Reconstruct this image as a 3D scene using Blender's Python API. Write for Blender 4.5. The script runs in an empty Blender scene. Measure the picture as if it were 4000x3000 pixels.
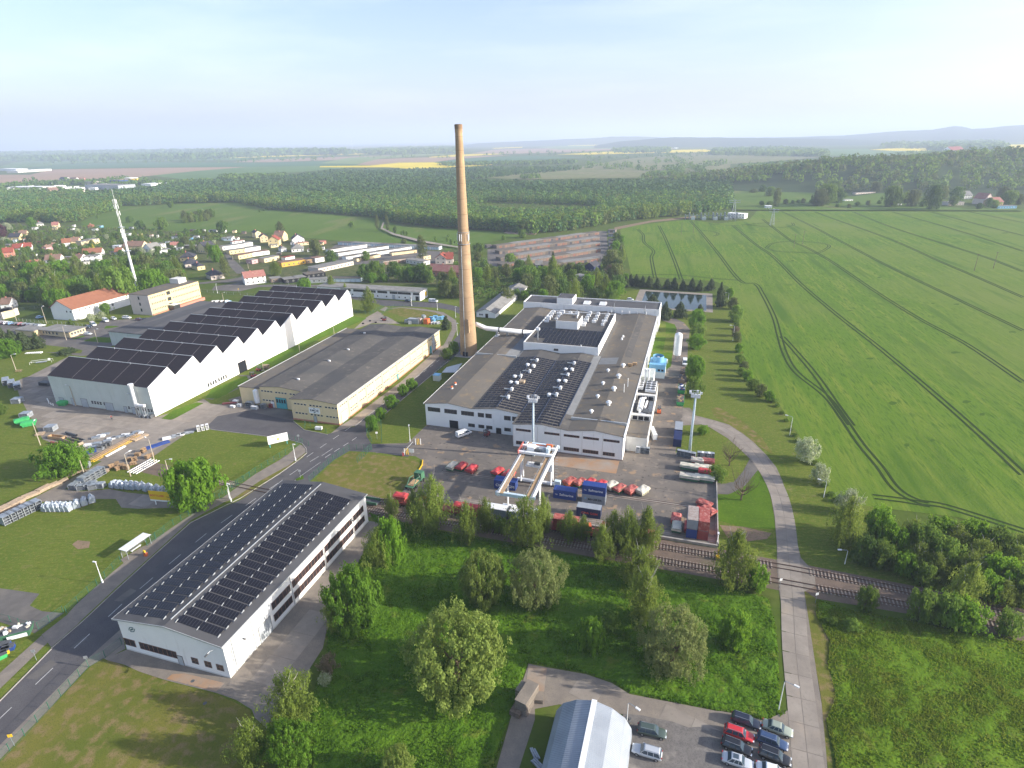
import bpy,math,random
import numpy as np
from mathutils import Vector,Matrix
rnd=random.Random(7)
rng=np.random.default_rng(11)
R=math.radians
scn=bpy.context.scene
col=scn.collection

# ------------------------------------------------------------ camera
FPX,HC=2330.0,88.0
pit,rol,yaw=R(22.35),R(1.0),R(17.2)
Fw=Vector((0,math.cos(pit),-math.sin(pit)))
R0=Vector((1,0,0)); U0=Vector((0,math.sin(pit),math.cos(pit)))
Rt=math.cos(rol)*R0 - math.sin(rol)*U0
Up=math.cos(rol)*U0 + math.sin(rol)*R0
RZ=Matrix.Rotation(yaw,3, 'Z')
Fw,Rt,Up=RZ @ Fw,RZ @ Rt,RZ @ Up
cd=bpy.data.cameras.new('camera'); cam=bpy.data.objects.new('camera',cd); col.objects.link(cam)
cd.sensor_width=36.0; cd.lens=36.0*FPX/4000.0
cd.clip_start=1.0; cd.clip_end=120000.0
cam.matrix_world=Matrix(((Rt.x,Up.x,-Fw.x,0),(Rt.y,Up.y,-Fw.y,0),(Rt.z,Up.z,-Fw.z,HC),(0,0,0,1)))
scn.camera=cam

# ------------------------------------------------------------ light
SUN_EL,SUN_AZ=R(20.5),R(7.7)          # azimuth counted from +X towards +Y
world=bpy.data.worlds.new('World'); scn.world=world; world.use_nodes=True
nt=world.node_tree; nt.nodes.clear()
def N(nt,t,**kw):
    n=nt.nodes.new(t)
    for k,v in kw.items(): setattr(n,k,v)
    return n
sky=N(nt, 'ShaderNodeTexSky',sky_type='NISHITA',sun_disc=False,sun_elevation=SUN_EL,
        sun_rotation=R(90)-SUN_AZ,altitude=100.0,air_density=1.0,dust_density=2.2,ozone_density=1.6)
bg=N(nt, 'ShaderNodeBackground'); wo=N(nt, 'ShaderNodeOutputWorld')
bg.inputs[1].default_value=0.125
# thin high cloud over the Nishita sky
tc=N(nt, 'ShaderNodeTexCoord'); mp=N(nt, 'ShaderNodeMapping'); mp.inputs['Scale'].default_value=(1.6,4.0,16.0)
mp.inputs['Rotation'].default_value=(0,0,R(25))
nz=N(nt, 'ShaderNodeTexNoise'); nz.inputs['Scale'].default_value=1.5; nz.inputs['Detail'].default_value=7; nz.inputs['Roughness'].default_value=.55
cr=N(nt, 'ShaderNodeValToRGB'); cr.color_ramp.elements[0].position=.45; cr.color_ramp.elements[1].position=.95
cr.color_ramp.elements[0].color=(0,0,0,1); cr.color_ramp.elements[1].color=(.22,.22,.22,1)
mx=N(nt, 'ShaderNodeMixRGB'); mx.inputs[2].default_value=(7.4,7.4,7.9,1)
nt.links.new(tc.outputs['Generated'],mp.inputs[0]); nt.links.new(mp.outputs[0],nz.inputs[0]); nt.links.new(nz.outputs[0],cr.inputs[0])
nt.links.new(cr.outputs[0],mx.inputs[0]); nt.links.new(sky.outputs[0],mx.inputs[1]); ml=N(nt, 'ShaderNodeMixRGB',blend_type='MULTIPLY'); ml.inputs[0].default_value=1; ml.inputs[2].default_value=(.985,.955,1.0,1); nt.links.new(mx.outputs[0],ml.inputs[1]); nt.links.new(ml.outputs[0],bg.inputs[0]); nt.links.new(bg.outputs[0],wo.inputs[0])
sl=bpy.data.lights.new('sun', 'SUN'); sl.energy=4.4; sl.angle=R(.6); sl.color=(1,.93,.82)
so=bpy.data.objects.new('sun',sl); col.objects.link(so); so.location=(0,0,400)
sd=Vector((math.cos(SUN_EL)*math.cos(SUN_AZ),math.cos(SUN_EL)*math.sin(SUN_AZ),math.sin(SUN_EL)))
so.rotation_euler=sd.to_track_quat('Z', 'Y').to_euler()
scn.view_settings.view_transform = 'Standard'; scn.view_settings.look = 'None'
scn.view_settings.exposure=1.1; scn.view_settings.gamma=1.0; scn.view_settings.use_curve_mapping=False
scn.render.engine = 'CYCLES'
cy=scn.cycles
cy.max_bounces=4; cy.diffuse_bounces=2; cy.glossy_bounces=2; cy.transparent_max_bounces=16; cy.transmission_bounces=2; cy.volume_bounces=1
cy.use_denoising=True

# ------------------------------------------------------------ picture <-> place
def ray(x,y): return Fw*FPX + (x-2000)*Rt - (y-1500)*Up
def G(x,y,z=0.0):
    d=ray(x,y); t=(z-HC)/d.z
    return Vector((d.x*t,d.y*t,z))
def AT(x,y,D):
    """the point at horizontal distance D along the sight line of a picture point"""
    d=ray(x,y); k=D/math.hypot(d.x,d.y)
    return Vector((d.x*k,d.y*k,HC+d.z*k))
def Z(x0,y0,s=2.212): return lambda a,b: (x0+a/s,y0+b/s)
Z1=Z(0,750);Z2=Z(1000,750);Z3=Z(0,1400);Z4=Z(800,1200);Z5=Z(1600,1100);Z6=Z(1500,1600);Z7=Z(2300,1500);Z8=Z(300,1800,1.8433)
ZA=Z(0,2100,1.8433);ZB=Z(1800,2250);ZC=Z(2400,2000);ZD=Z(2900,2000,2.011);Y1=Z(0,480,1.7015);Y2=Z(2600,480,1.58);Y3=Z(1300,480,1.58);Y4=Z(2400,2700,2.765)
W1=Z(0,860,4.424);W2=Z(450,860,4.424);W3=Z(850,880,4.022);W4=Z(1300,900,4.022);W5=Z(1850,860,3.687);W6=Z(2400,1080,3.687);W7=Z(2400,1400,5.53);W8=Z(0,1140,4.424)
VF=Z(2400,780,1.3825);VG=Z(2600,1900,1.58);VH=Z(800,2500,1.8433);VI=Z(1250,1900,1.7696);S=Z(0,0,1)
def gp(Zf,pts,z=0.0): return [tuple(G(*Zf(*q),z)[:2]) for q in pts]
def inpoly(x,y,P):
    c=False; j=len(P)-1
    for i in range(len(P)):
        if (P[i][1]>y) != (P[j][1]>y) and x<(P[j][0]-P[i][0])*(y-P[i][1])/(P[j][1]-P[i][1])+P[i][0]: c=not c
        j=i
    return c

# ------------------------------------------------------------ objects
def tag(o,label=None,cat=None,group=None,kind=None):
    if label: o['label']=label
    if cat: o['category']=cat
    if group: o['group']=group
    if kind: o['kind']=kind
    return o
def empty(name,loc=(0,0,0),rz=0,label=None,cat=None,group=None):
    o=bpy.data.objects.new(name,None); col.objects.link(o); o.location=loc; o.rotation_euler=(0,0,rz)
    o.empty_display_size=.2
    return tag(o,label,cat,group)
def inst(mesh,name,parent=None,loc=(0,0,0),rz=0,sc=(1,1,1),rot=None):
    o=bpy.data.objects.new(name,mesh); col.objects.link(o)
    if parent: o.parent=parent
    o.location=loc; o.rotation_euler=rot if rot else (0,0,rz); o.scale=sc
    return o
def copy_tree(o,parent=None):
    c=o.copy(); col.objects.link(c)
    if parent: c.parent=parent
    for ch in o.children: copy_tree(ch,c)
    return c

class MB:
    def __init__(s): s.v=[]; s.f=[]; s.m=[]; s.mats=[]
    def mi(s,m):
        if m not in s.mats: s.mats.append(m)
        return s.mats.index(m)
    def face(s,pts,m):
        n=len(s.v); s.v+=[tuple(p) for p in pts]; s.f.append(tuple(range(n,n+len(pts)))); s.m.append(s.mi(m)); return s
    def solid(s,pts,faces,m):
        n=len(s.v); s.v+=[tuple(p) for p in pts]
        for i,f in enumerate(faces):
            s.f.append(tuple(n+k for k in f)); s.m.append(s.mi(m[i] if isinstance(m,list) else m))
        return s
    def box(s,x0,y0,z0,x1,y1,z1,m,top=None):
        P=[(x0,y0,z0),(x1,y0,z0),(x1,y1,z0),(x0,y1,z0),(x0,y0,z1),(x1,y0,z1),(x1,y1,z1),(x0,y1,z1)]
        F=[(0,3,2,1),(4,5,6,7),(0,1,5,4),(1,2,6,5),(2,3,7,6),(3,0,4,7)]
        return s.solid(P,F,[m,top or m,m,m,m,m])
    def obox(s,c,sx,sy,z0,z1,rz,m):
        a,b=math.cos(rz),math.sin(rz)
        q=[(c[0]+u*sx/2*a-w*sy/2*b,c[1]+u*sx/2*b+w*sy/2*a) for u,w in ((-1,-1),(1,-1),(1,1),(-1,1))]
        return s.prism(q,z0,z1,m)
    def prism(s,poly,z0,z1,m,top=None):
        n=len(poly)
        P=[(x,y,z0) for x,y in poly]+[(x,y,z1) for x,y in poly]
        F=[tuple(range(n-1,-1,-1)),tuple(range(n,2*n))]+[(i,(i+1) % n,n+(i+1) % n,n+i) for i in range(n)]
        return s.solid(P,F,[m,top or m]+[m]*n)
    def profile(s,prof,a0,a1,axis,m,mt=None):
        """closed 2D profile (u,z) extruded along axis 'x' or 'y'"""
        n=len(prof)
        if axis == 'y': P=[(u,a0,z) for u,z in prof]+[(u,a1,z) for u,z in prof]
        else: P=[(a0,u,z) for u,z in prof]+[(a1,u,z) for u,z in prof]
        F=[tuple(range(n)),tuple(range(2*n-1,n-1,-1))]+[(i,n+i,n+(i+1) % n,(i+1) % n) for i in range(n)]
        return s.solid(P,F,[m,m]+(mt if mt else [m]*n))
    def tube(s,pts,rs,n,m,cap=True):
        rings=[]
        pts=[Vector(p) for p in pts]
        if not isinstance(rs,(list,tuple)): rs=[rs]*len(pts)
        base=len(s.v); mi=s.mi(m)
        for i,p in enumerate(pts):
            d=(pts[min(i+1,len(pts)-1)]-pts[max(i-1,0)]).normalized()
            a=d.orthogonal().normalized() if abs(d.z)<.99 else Vector((1,0,0))
            if abs(d.z)<.99: a=Vector((0,0,1)).cross(d).normalized()
            b=d.cross(a)
            for k in range(n):
                t=2*math.pi*k/n
                s.v.append(tuple(p+rs[i]*(math.cos(t)*a+math.sin(t)*b)))
        for i in range(len(pts)-1):
            for k in range(n):
                s.f.append((base+i*n+k,base+i*n+(k+1) % n,base+(i+1)*n+(k+1) % n,base+(i+1)*n+k)); s.m.append(mi)
        if cap:
            s.f.append(tuple(base+k for k in range(n-1,-1,-1))); s.m.append(mi)
            e=base+(len(pts)-1)*n; s.f.append(tuple(e+k for k in range(n))); s.m.append(mi)
        return s
    def mesh(s,name,smooth=False):
        me=bpy.data.meshes.new(name); me.from_pydata(s.v,[],s.f)
        for m in s.mats: me.materials.append(m)
        me.polygons.foreach_set('material_index',s.m)
        if smooth: me.polygons.foreach_set('use_smooth',[True]*len(s.f))
        me.update(); return me
    def build(s,name,parent=None,loc=(0,0,0),rz=0,smooth=False,**kw):
        return tag(inst(s.mesh(name,smooth),name,parent,loc,rz),**kw)

def npmesh(name,V,F,mats,mi=None,smooth=False):
    """V (n,3), F (m,k) equal sided faces"""
    V=np.ascontiguousarray(V,dtype=np.float32); F=np.ascontiguousarray(F,dtype=np.int32)
    me=bpy.data.meshes.new(name); m,k=F.shape
    me.vertices.add(len(V)); me.vertices.foreach_set('co',V.ravel())
    me.loops.add(m*k); me.loops.foreach_set('vertex_index',F.ravel())
    me.polygons.add(m); me.polygons.foreach_set('loop_start',np.arange(0,m*k,k,dtype=np.int32))
    try: me.polygons.foreach_set('loop_total',np.full(m,k,dtype=np.int32))
    except Exception: pass
    for x in mats: me.materials.append(x)
    if mi is not None: me.polygons.foreach_set('material_index',np.asarray(mi,dtype=np.int32))
    if smooth: me.polygons.foreach_set('use_smooth',np.ones(m,dtype=bool))
    me.update(calc_edges=True); me.validate(); return me

# ------------------------------------------------------------ materials
def mat(name,c,rough=.85,c2=None,scale=1.0,amt=None,bump=0.0,bscale=None,metal=0.0,spec=.3,stretch=None,extra=None,vary=0.0,local=False,emit=None,det=4):
    """principled; c2 (or amt = +-share of c) is mixed in by noise; extra = [(scale, lo, hi, colour, stretch)] more patches of stain or wear"""
    m=bpy.data.materials.new(name); m.use_nodes=True; t=m.node_tree; L=t.links
    b=t.nodes['Principled BSDF']; b.inputs['Roughness'].default_value=rough; b.inputs['Metallic'].default_value=metal
    b.inputs['Specular IOR Level'].default_value=spec if rough<.83 else .06
    c=(*c,1); b.inputs['Base Color'].default_value=c
    if amt and not c2: c2=tuple(v*(1-amt) for v in c[:3]); c=tuple(min(1,v*(1+amt)) for v in c[:3])+(1,)
    pos=None
    def coord(st=None):
        nonlocal pos
        if pos is None:
            if local: g=N(t, 'ShaderNodeTexCoord'); pos=g.outputs['Object']
            else: g=N(t, 'ShaderNodeNewGeometry'); pos=g.outputs['Position']
        if not st: return pos
        mp=N(t, 'ShaderNodeMapping'); mp.inputs['Scale'].default_value=st[:3]
        if len(st)>3: mp.inputs['Rotation'].default_value=(0,0,R(st[3])); mp.vector_type = 'TEXTURE'; mp.inputs['Scale'].default_value=tuple(1/v for v in st[:3])
        L.new(pos,mp.inputs[0]); return mp.outputs[0]
    def noise(sc,st=None,d=det):
        n=N(t, 'ShaderNodeTexNoise'); n.inputs['Scale'].default_value=sc; n.inputs['Detail'].default_value=d; L.new(coord(st),n.inputs['Vector']); return n.outputs[0]
    def ramp(src,lo,hi):
        r=N(t, 'ShaderNodeMapRange'); r.inputs[1].default_value=lo; r.inputs[2].default_value=hi; L.new(src,r.inputs[0]); return r.outputs[0]
    out=None
    if c2:
        x=N(t, 'ShaderNodeMixRGB'); x.inputs[1].default_value=c; x.inputs[2].default_value=(*c2,1)
        L.new(ramp(noise(scale,stretch),.32,.68),x.inputs[0]); out=x.outputs[0]
    for e in (extra or []):
        sc,lo,hi,cc=e[:4]; st=e[4] if len(e)>4 else None
        x=N(t, 'ShaderNodeMixRGB'); x.inputs[1].default_value=c; x.inputs[2].default_value=(*cc,1)
        if out: L.new(out,x.inputs[1])
        L.new(ramp(noise(sc,st),lo,hi),x.inputs[0]); out=x.outputs[0]
    if vary:
        oi=N(t, 'ShaderNodeObjectInfo'); h=N(t, 'ShaderNodeHueSaturation'); r=N(t, 'ShaderNodeMapRange')
        r.inputs[3].default_value=1-vary; r.inputs[4].default_value=1+vary; L.new(oi.outputs['Random'],r.inputs[0]); L.new(r.outputs[0],h.inputs['Value'])
        h.inputs['Color'].default_value=c
        if out: L.new(out,h.inputs['Color'])
        out=h.outputs[0]
    if out: L.new(out,b.inputs['Base Color'])
    if bump:
        bn=N(t, 'ShaderNodeBump'); bn.inputs['Strength'].default_value=1.0; bn.inputs['Distance'].default_value=bump
        L.new(noise(bscale or scale*6,stretch),bn.inputs['Height']); L.new(bn.outputs[0],b.inputs['Normal'])
    return m
MATTE=1
def leafmat(name,c,c2,vary=.18,trans=.46,scale=.5):
    m=mat(name,tuple(v*1.35 for v in c),.6,tuple(v*1.35 for v in c2),scale,vary=vary,spec=.08)
    t=m.node_tree; b=t.nodes['Principled BSDF']; o=t.nodes['Material Output']
    tr=N(t, 'ShaderNodeBsdfTranslucent'); mx=N(t, 'ShaderNodeMixShader'); mx.inputs[0].default_value=trans
    hs=N(t, 'ShaderNodeHueSaturation'); hs.inputs['Value'].default_value=1.5; hs.inputs['Hue'].default_value=.485
    src=b.inputs['Base Color'].links[0].from_socket
    t.links.new(src,hs.inputs['Color']); t.links.new(hs.outputs[0],tr.inputs[0])
    t.links.new(b.outputs[0],mx.inputs[1]); t.links.new(tr.outputs[0],mx.inputs[2]); t.links.new(mx.outputs[0],o.inputs[0])
    return m
def thin(name,c,alpha):
    m=mat(name,c,.6); t=m.node_tree; b=t.nodes['Principled BSDF']; b.inputs['Alpha'].default_value=alpha; return m

M={}
M['asphalt']=mat('asphalt',(.092,.088,.093),.9,(.118,.113,.115),.25,extra=[(6,.5,.8,(.06,.058,.062)),(.06,.55,.75,(.11,.105,.10))],bump=.004,bscale=14)
M['asphalt_old']=mat('asphalt_old',(.15,.14,.13),.95,(.12,.112,.105),.5,extra=[(.09,.5,.7,(.20,.18,.155))],bump=.01,bscale=5)
M['yard']=mat('yard_asphalt',(.205,.178,.150),.95,(.155,.138,.12),.14,extra=[(.5,.55,.72,(.26,.22,.18)),(.05,.52,.66,(.125,.115,.105)),(3,.55,.85,(.155,.135,.115)),(.25,.6,.66,(.30,.215,.14)),(.8,.62,.7,(.085,.078,.072))],bump=.006,bscale=8)
M['concrete']=mat('concrete',(.30,.265,.225),.92,(.24,.21,.18),.35,extra=[(2.2,.55,.8,(.22,.195,.165)),(.12,.58,.72,(.36,.30,.235))],bump=.006,bscale=10,vary=.08)
M['concrete_rust']=mat('concrete_rust',(.30,.265,.225),.92,(.34,.20,.11),.22,extra=[(1.5,.55,.8,(.24,.20,.165)),(.5,.66,.75,(.28,.12,.06))],vary=.06)
M['pavers']=mat('pavers',(.26,.225,.185),.92,(.20,.175,.15),.5,extra=[(5,.5,.8,(.17,.15,.13))],bump=.008,bscale=12)
M['lush']=mat('lush_patch',(.052,.105,.012),.95,(.065,.12,.012),1.5)
M['joint']=mat('joint_dirt',(.13,.115,.095),.95,(.10,.11,.06),1.5)
M['gravel']=mat('car_park_gravel',(.15,.14,.13),.95,(.20,.185,.17),.8,extra=[(5,.45,.8,(.10,.095,.09)),(.25,.56,.66,(.27,.245,.215))],bump=.02,bscale=9)
M['ballast']=mat('ballast',(.17,.125,.095),.95,(.12,.092,.075),.6,extra=[(7,.45,.8,(.22,.175,.145)),(.1,.55,.7,(.13,.12,.07))],bump=.04,bscale=9)
M['dirt']=mat('dirt',(.27,.185,.125),.95,(.20,.15,.10),.4,extra=[(2,.5,.8,(.12,.13,.05))],bump=.02)
M['sand']=mat('sand',(.36,.265,.20),.95,(.30,.22,.17),.1)
M['paint']=mat('road_paint',(.62,.61,.58),.7,(.40,.39,.37),4)
M['kerb']=mat('kerb',(.34,.32,.29),.9,amt=.15,scale=1)
GS=(1,.18,1,-17)
M['lawn']=mat('lawn',(.132,.168,.026),.95,(.092,.142,.018),.09,extra=[(1.3,.46,.70,(.178,.185,.042)),(.35,.60,.76,(.19,.175,.060)),(4,.5,.7,(.075,.105,.013)),(1.1,.52,.62,(.10,.128,.018),(.25,2.2,1,25))],bump=.05,bscale=7)
M['lawn_dry']=mat('lawn_dry',(.165,.155,.034),.95,(.110,.132,.022),.10,extra=[(.5,.48,.66,(.22,.165,.075)),(5,.5,.8,(.08,.09,.018))],bump=.05,bscale=7)
M['lawn_lush']=mat('lawn_lush',(.085,.160,.010),.95,(.062,.120,.009),.12,extra=[(1.5,.5,.75,(.115,.175,.018)),(5,.5,.8,(.045,.085,.008))],bump=.05,bscale=6)
M['meadow']=mat('meadow',(.062,.132,.009),.9,(.085,.158,.012),.16,extra=[(1.6,.48,.72,(.042,.105,.006)),(.3,.58,.72,(.14,.17,.026)),(5,.5,.8,(.09,.190,.012))],bump=.22,bscale=2.6)
M['meadow_dry']=mat('meadow_dry',(.092,.175,.010),.9,(.115,.185,.014),.07,extra=[(1.4,.5,.8,(.075,.145,.009)),(.16,.60,.72,(.145,.155,.030)),(4,.5,.8,(.105,.19,.012))],bump=.14,bscale=2.4)
M['crop']=mat('crop',(.092,.172,.010),.85,(.108,.182,.014),.02,extra=[(.35,.48,.66,(.150,.205,.022),(1,.06,1,4)),(1.4,.5,.7,(.050,.112,.006),(1,.12,1,4)),(.05,.6,.75,(.062,.128,.009)),(.008,.45,.65,(.135,.185,.028)),(.12,.56,.7,(.065,.13,.010),(1,.08,1,4))],bump=.15,bscale=1.6)
M['tram']=mat('tramline',(.022,.048,.008),.95,(.035,.055,.012),.6)  # crushed crop and soil, colour darkened for the shade of the standing crop
M['ground']=mat('wild_ground',(.085,.120,.020),.95,(.065,.105,.016),.012,extra=[(.08,.5,.75,(.115,.13,.032)),(.5,.5,.8,(.055,.08,.014))],bump=.08,bscale=1)
M['pasture']=mat('pasture',(.105,.165,.026),.95,(.080,.140,.020),.012,extra=[(.03,.55,.72,(.16,.175,.055),(1,.3,1,10)),(.3,.5,.8,(.08,.125,.018))])
M['garden']=mat('garden_ground',(.075,.10,.03),.95,(.12,.12,.05),.08,extra=[(.3,.5,.7,(.05,.075,.02)),(.5,.64,.72,(.25,.21,.15))])
M['rape']=mat('rape_blossom',(.70,.54,.02),.9,amt=.12,scale=.01)
M['fgreen']=mat('far_green_crop',(.12,.20,.06),.95,(.10,.17,.055),.004)
M['fgreen2']=mat('far_pale_crop',(.20,.26,.08),.95,(.17,.23,.08),.004)
M['fgreen3']=mat('far_blue_crop',(.085,.17,.075),.95,(.075,.15,.07),.004)
M['fbrown']=mat('far_ploughed',(.36,.24,.16),.95,(.31,.22,.14),.004)
M['heath']=mat('heath',(.16,.18,.065),.95,(.21,.19,.10),.01,extra=[(.06,.5,.7,(.11,.14,.04))])
M['farwood']=mat('far_wood',(.035,.06,.022),.95,(.05,.075,.028),.02)
M['water']=mat('pond_water',(.02,.035,.03),.06,spec=.6,bump=.01,bscale=1.5)
M['white']=mat('white_render',(.85,.85,.83),.8,(.80,.80,.78),.3,extra=[(1,.6,.8,(.68,.67,.64),(1,1,.15))])
M['white2']=mat('white_render_old',(.66,.65,.61),.85,(.58,.57,.53),.4,extra=[(1,.6,.8,(.48,.46,.42),(1,1,.15))])
M['greywhite']=mat('pale_panel',(.56,.60,.56),.85,(.50,.54,.50),.25,extra=[(1.2,.62,.78,(.42,.44,.41),(1,1,.1))])
M['cream']=mat('cream_render',(.74,.60,.36),.85,(.68,.55,.33),.3,extra=[(1.4,.6,.8,(.56,.46,.30),(1,1,.12))])
M['yellow']=mat('yellow_render',(.68,.56,.30),.85,amt=.06,scale=.3)
M['ochre']=mat('ochre_render',(.62,.38,.07),.85,amt=.08,scale=.3)
M['pinkish']=mat('pinkish_render',(.60,.52,.46),.85,amt=.06,scale=.3)
M['pink']=mat('pink_render',(.55,.33,.33),.85,amt=.06,scale=.3)
M['felt']=mat('roof_felt',(.125,.118,.108),.95,(.095,.090,.085),.12,extra=[(.5,.56,.75,(.19,.17,.14)),(3,.5,.8,(.115,.11,.10),(1,.1,1)),(.06,.55,.65,(.095,.093,.09))],bump=.004,bscale=5)
M['felt_brown']=mat('roof_felt_brown',(.155,.14,.12),.95,(.125,.115,.10),.1,extra=[(.4,.54,.72,(.21,.165,.11)),(3,.5,.8,(.13,.115,.095),(1,.1,1))],bump=.004,bscale=5)
M['felt_new']=mat('roof_felt_new',(.21,.215,.215),.9,amt=.08,scale=.5)
M['felt_dark']=mat('roof_felt_dark',(.10,.10,.105),.95,(.085,.085,.088),.3,extra=[(.12,.55,.6,(.125,.122,.12),(1,.15,1))])
M['felt_blue']=mat('felt_bluish',(.10,.12,.14),.6,amt=.1,scale=.4)  # bluish grey, smoother felt for strips on the factory roof
M['flash']=mat('metal_flashing',(.48,.50,.50),.45,amt=.1,scale=2,metal=.3)
M['pv']=mat('solar_glass',(.012,.012,.018),.22,spec=.5)
M['pvfilm']=mat('solar_film',(.026,.019,.021),.6,(.020,.016,.019),.8,extra=[(2.5,.55,.8,(.034,.024,.024))],spec=.15)
M['seam']=mat('film_seam',(.20,.18,.17),.7,amt=.2,scale=3)
M['pvframe']=mat('solar_frame',(.09,.09,.09),.6)
M['blue_tray']=mat('ballast_tray',(.035,.045,.075),.5)
M['glass']=mat('window_glass',(.03,.035,.04),.12,(.05,.05,.05),.6,spec=.5)
M['glassr']=mat('window_band_glass',(.045,.028,.028),.15,(.03,.03,.035),.5,spec=.5)
M['frame']=mat('window_frame',(.70,.70,.66),.6)
M['framer']=mat('window_frame_brown',(.20,.095,.065),.6,amt=.2,scale=1)
M['framed']=mat('window_frame_dark',(.10,.085,.07),.6)
M['door']=mat('grey_door',(.42,.45,.47),.6,amt=.06,scale=1)
M['teal']=mat('teal_door',(.07,.36,.38),.6,amt=.12,scale=1)
M['dark']=mat('dark_opening',(.02,.022,.025),.9)
M['plinth']=mat('plinth',(.30,.22,.19),.9,amt=.12,scale=1)
M['redplinth']=mat('red_plinth',(.50,.22,.16),.9,amt=.1,scale=1)
M['brick']=mat('chimney_brick',(.40,.275,.165),.9,(.34,.235,.14),.5,stretch=(1,1,6),extra=[(2.5,.5,.75,(.29,.195,.115),(1,1,5)),(.15,.58,.72,(.45,.31,.18)),(.3,.6,.8,(.30,.19,.10),(1,1,.2))],bump=.02,bscale=2)
M['sootbrick']=mat('sooty_brick',(.22,.15,.10),.95,(.30,.20,.12),1)
M['steel']=mat('galvanised',(.33,.36,.39),.45,amt=.25,scale=1.5,metal=.35)
M['steel_d']=mat('dark_steel',(.09,.095,.10),.6,amt=.2,scale=2)
M['wm']=mat('white_metal',(.76,.77,.77),.45,amt=.05,scale=1)
M['paleblue']=mat('pale_blue_metal',(.55,.66,.72),.5,amt=.05,scale=1)
M['cooler']=mat('cooler_blue',(.20,.45,.66),.5,amt=.08,scale=1)
M['coolerw']=mat('cooler_white',(.66,.74,.76),.6,amt=.05,scale=1)
M['rail']=mat('rail_steel',(.16,.10,.075),.5,amt=.2,scale=1,metal=.4)
M['sleeper']=mat('sleeper',(.27,.225,.19),.9,amt=.22,scale=1.2)
M['wood']=mat('timber',(.50,.34,.19),.85,(.38,.25,.14),2.2,bump=.02,vary=.2)
M['wood_pale']=mat('fresh_timber',(.46,.36,.26),.85,(.34,.26,.185),2.2,vary=.15)
M['wood_d']=mat('weathered_wood',(.19,.15,.12),.9,amt=.25,scale=2)
M['pole']=mat('concrete_pole',(.42,.37,.29),.9,amt=.1,scale=2)
M['lamp']=mat('lamp_head',(.72,.73,.74),.4)
M['fence']=mat('green_fence_steel',(.03,.12,.075),.6)
M['mesh']=thin('green_wire_mesh',(.03,.13,.08),.09)
M['meshg']=thin('grey_wire_mesh',(.28,.28,.26),.12)
M['red']=mat('red_tarp',(.52,.055,.06),.55,(.42,.05,.055),1.2,vary=.15,extra=[(1.5,.6,.8,(.55,.18,.16))])
M['redrust']=mat('faded_red_tarp',(.42,.11,.09),.7,(.33,.07,.06),1.2,vary=.15,extra=[(2,.5,.75,(.52,.26,.22))])
M['orange']=mat('orange_paint',(.68,.16,.05),.5,amt=.12,scale=1)
M['tarp']=mat('pale_tarp',(.62,.58,.48),.8,(.50,.46,.38),1.2,vary=.1)
M['skipg']=mat('green_skip',(.06,.16,.09),.6,amt=.2,scale=1.5)
M['brightg']=mat('bright_green_skip',(.05,.36,.11),.5,amt=.15,scale=1.2)
M['skipc']=mat('cream_skip',(.50,.48,.34),.7,amt=.15,scale=1.5)
M['cblue']=mat('container_blue',(.018,.05,.22),.5,(.025,.06,.24),.8)
M['cnavy']=mat('container_navy',(.02,.03,.10),.5,amt=.15,scale=.8)
M['cgrey']=mat('container_grey',(.30,.33,.37),.55,amt=.08,scale=.8)
M['cred']=mat('container_red',(.33,.07,.06),.6,(.26,.05,.05),.8)
M['crust']=mat('container_pale_roof',(.40,.36,.33),.8,(.30,.23,.20),1.4)
M['txt']=mat('white_lettering',(.75,.77,.80),.6)
M['txtd']=mat('dark_lettering',(.02,.03,.05),.6)
M['txtr']=mat('red_lettering',(.60,.06,.05),.6)
M['signy']=mat('sign_yellow',(.75,.48,.02),.5)
M['signw']=mat('sign_white',(.80,.80,.78),.5)
M['tgreen']=mat('logo_green',(.45,.60,.15),.6)
M['logo']=mat('logo_grey_green',(.10,.17,.17),.6)
M['poly']=mat('corrugated_roof',(.30,.335,.38),.6,(.24,.27,.31),.3)
M['tile']=mat('orange_tile',(.29,.135,.085),.85,(.23,.105,.065),.5,stretch=(1,1,1),extra=[(4,.5,.8,(.36,.13,.06))],bump=.04,bscale=3)
M['tile_r']=mat('red_tile',(.30,.085,.06),.85,(.24,.07,.05),.5,bump=.04,bscale=3)
M['tile_b']=mat('brown_tile',(.25,.16,.12),.85,(.20,.13,.10),.5,bump=.04,bscale=3)
M['tile_d']=mat('dark_tile',(.05,.05,.06),.7,amt=.15,scale=.5,bump=.04,bscale=3)
M['tile_p']=mat('rose_tile',(.32,.17,.14),.85,(.32,.13,.11),.5,extra=[(.8,.6,.7,(.45,.28,.22))])
M['eternit']=mat('grey_sheet_roof',(.27,.265,.25),.9,(.20,.195,.18),.3,extra=[(3,.5,.8,(.16,.155,.145),(1,.1,1))])
M['tyre']=mat('tyre',(.018,.018,.02),.9)
M['rim']=mat('wheel_rim',(.42,.43,.44),.35,metal=.6)
M['head']=mat('headlight',(.75,.78,.80),.1,spec=.6)
M['tail']=mat('tail_light',(.45,.02,.02),.3)
M['carglass']=mat('car_glass',(.05,.075,.10),.06,spec=.8)
M['bark']=mat('bark',(.12,.09,.065),.95,(.16,.12,.085),2)
M['birch']=mat('birch_bark',(.62,.59,.53),.85,(.28,.25,.21),2.5)
M['plastic']=mat('stretch_film',(.40,.45,.50),.25,(.27,.31,.35),2,spec=.6)
M['skin']=mat('skin',(.5,.32,.24),.7)
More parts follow.
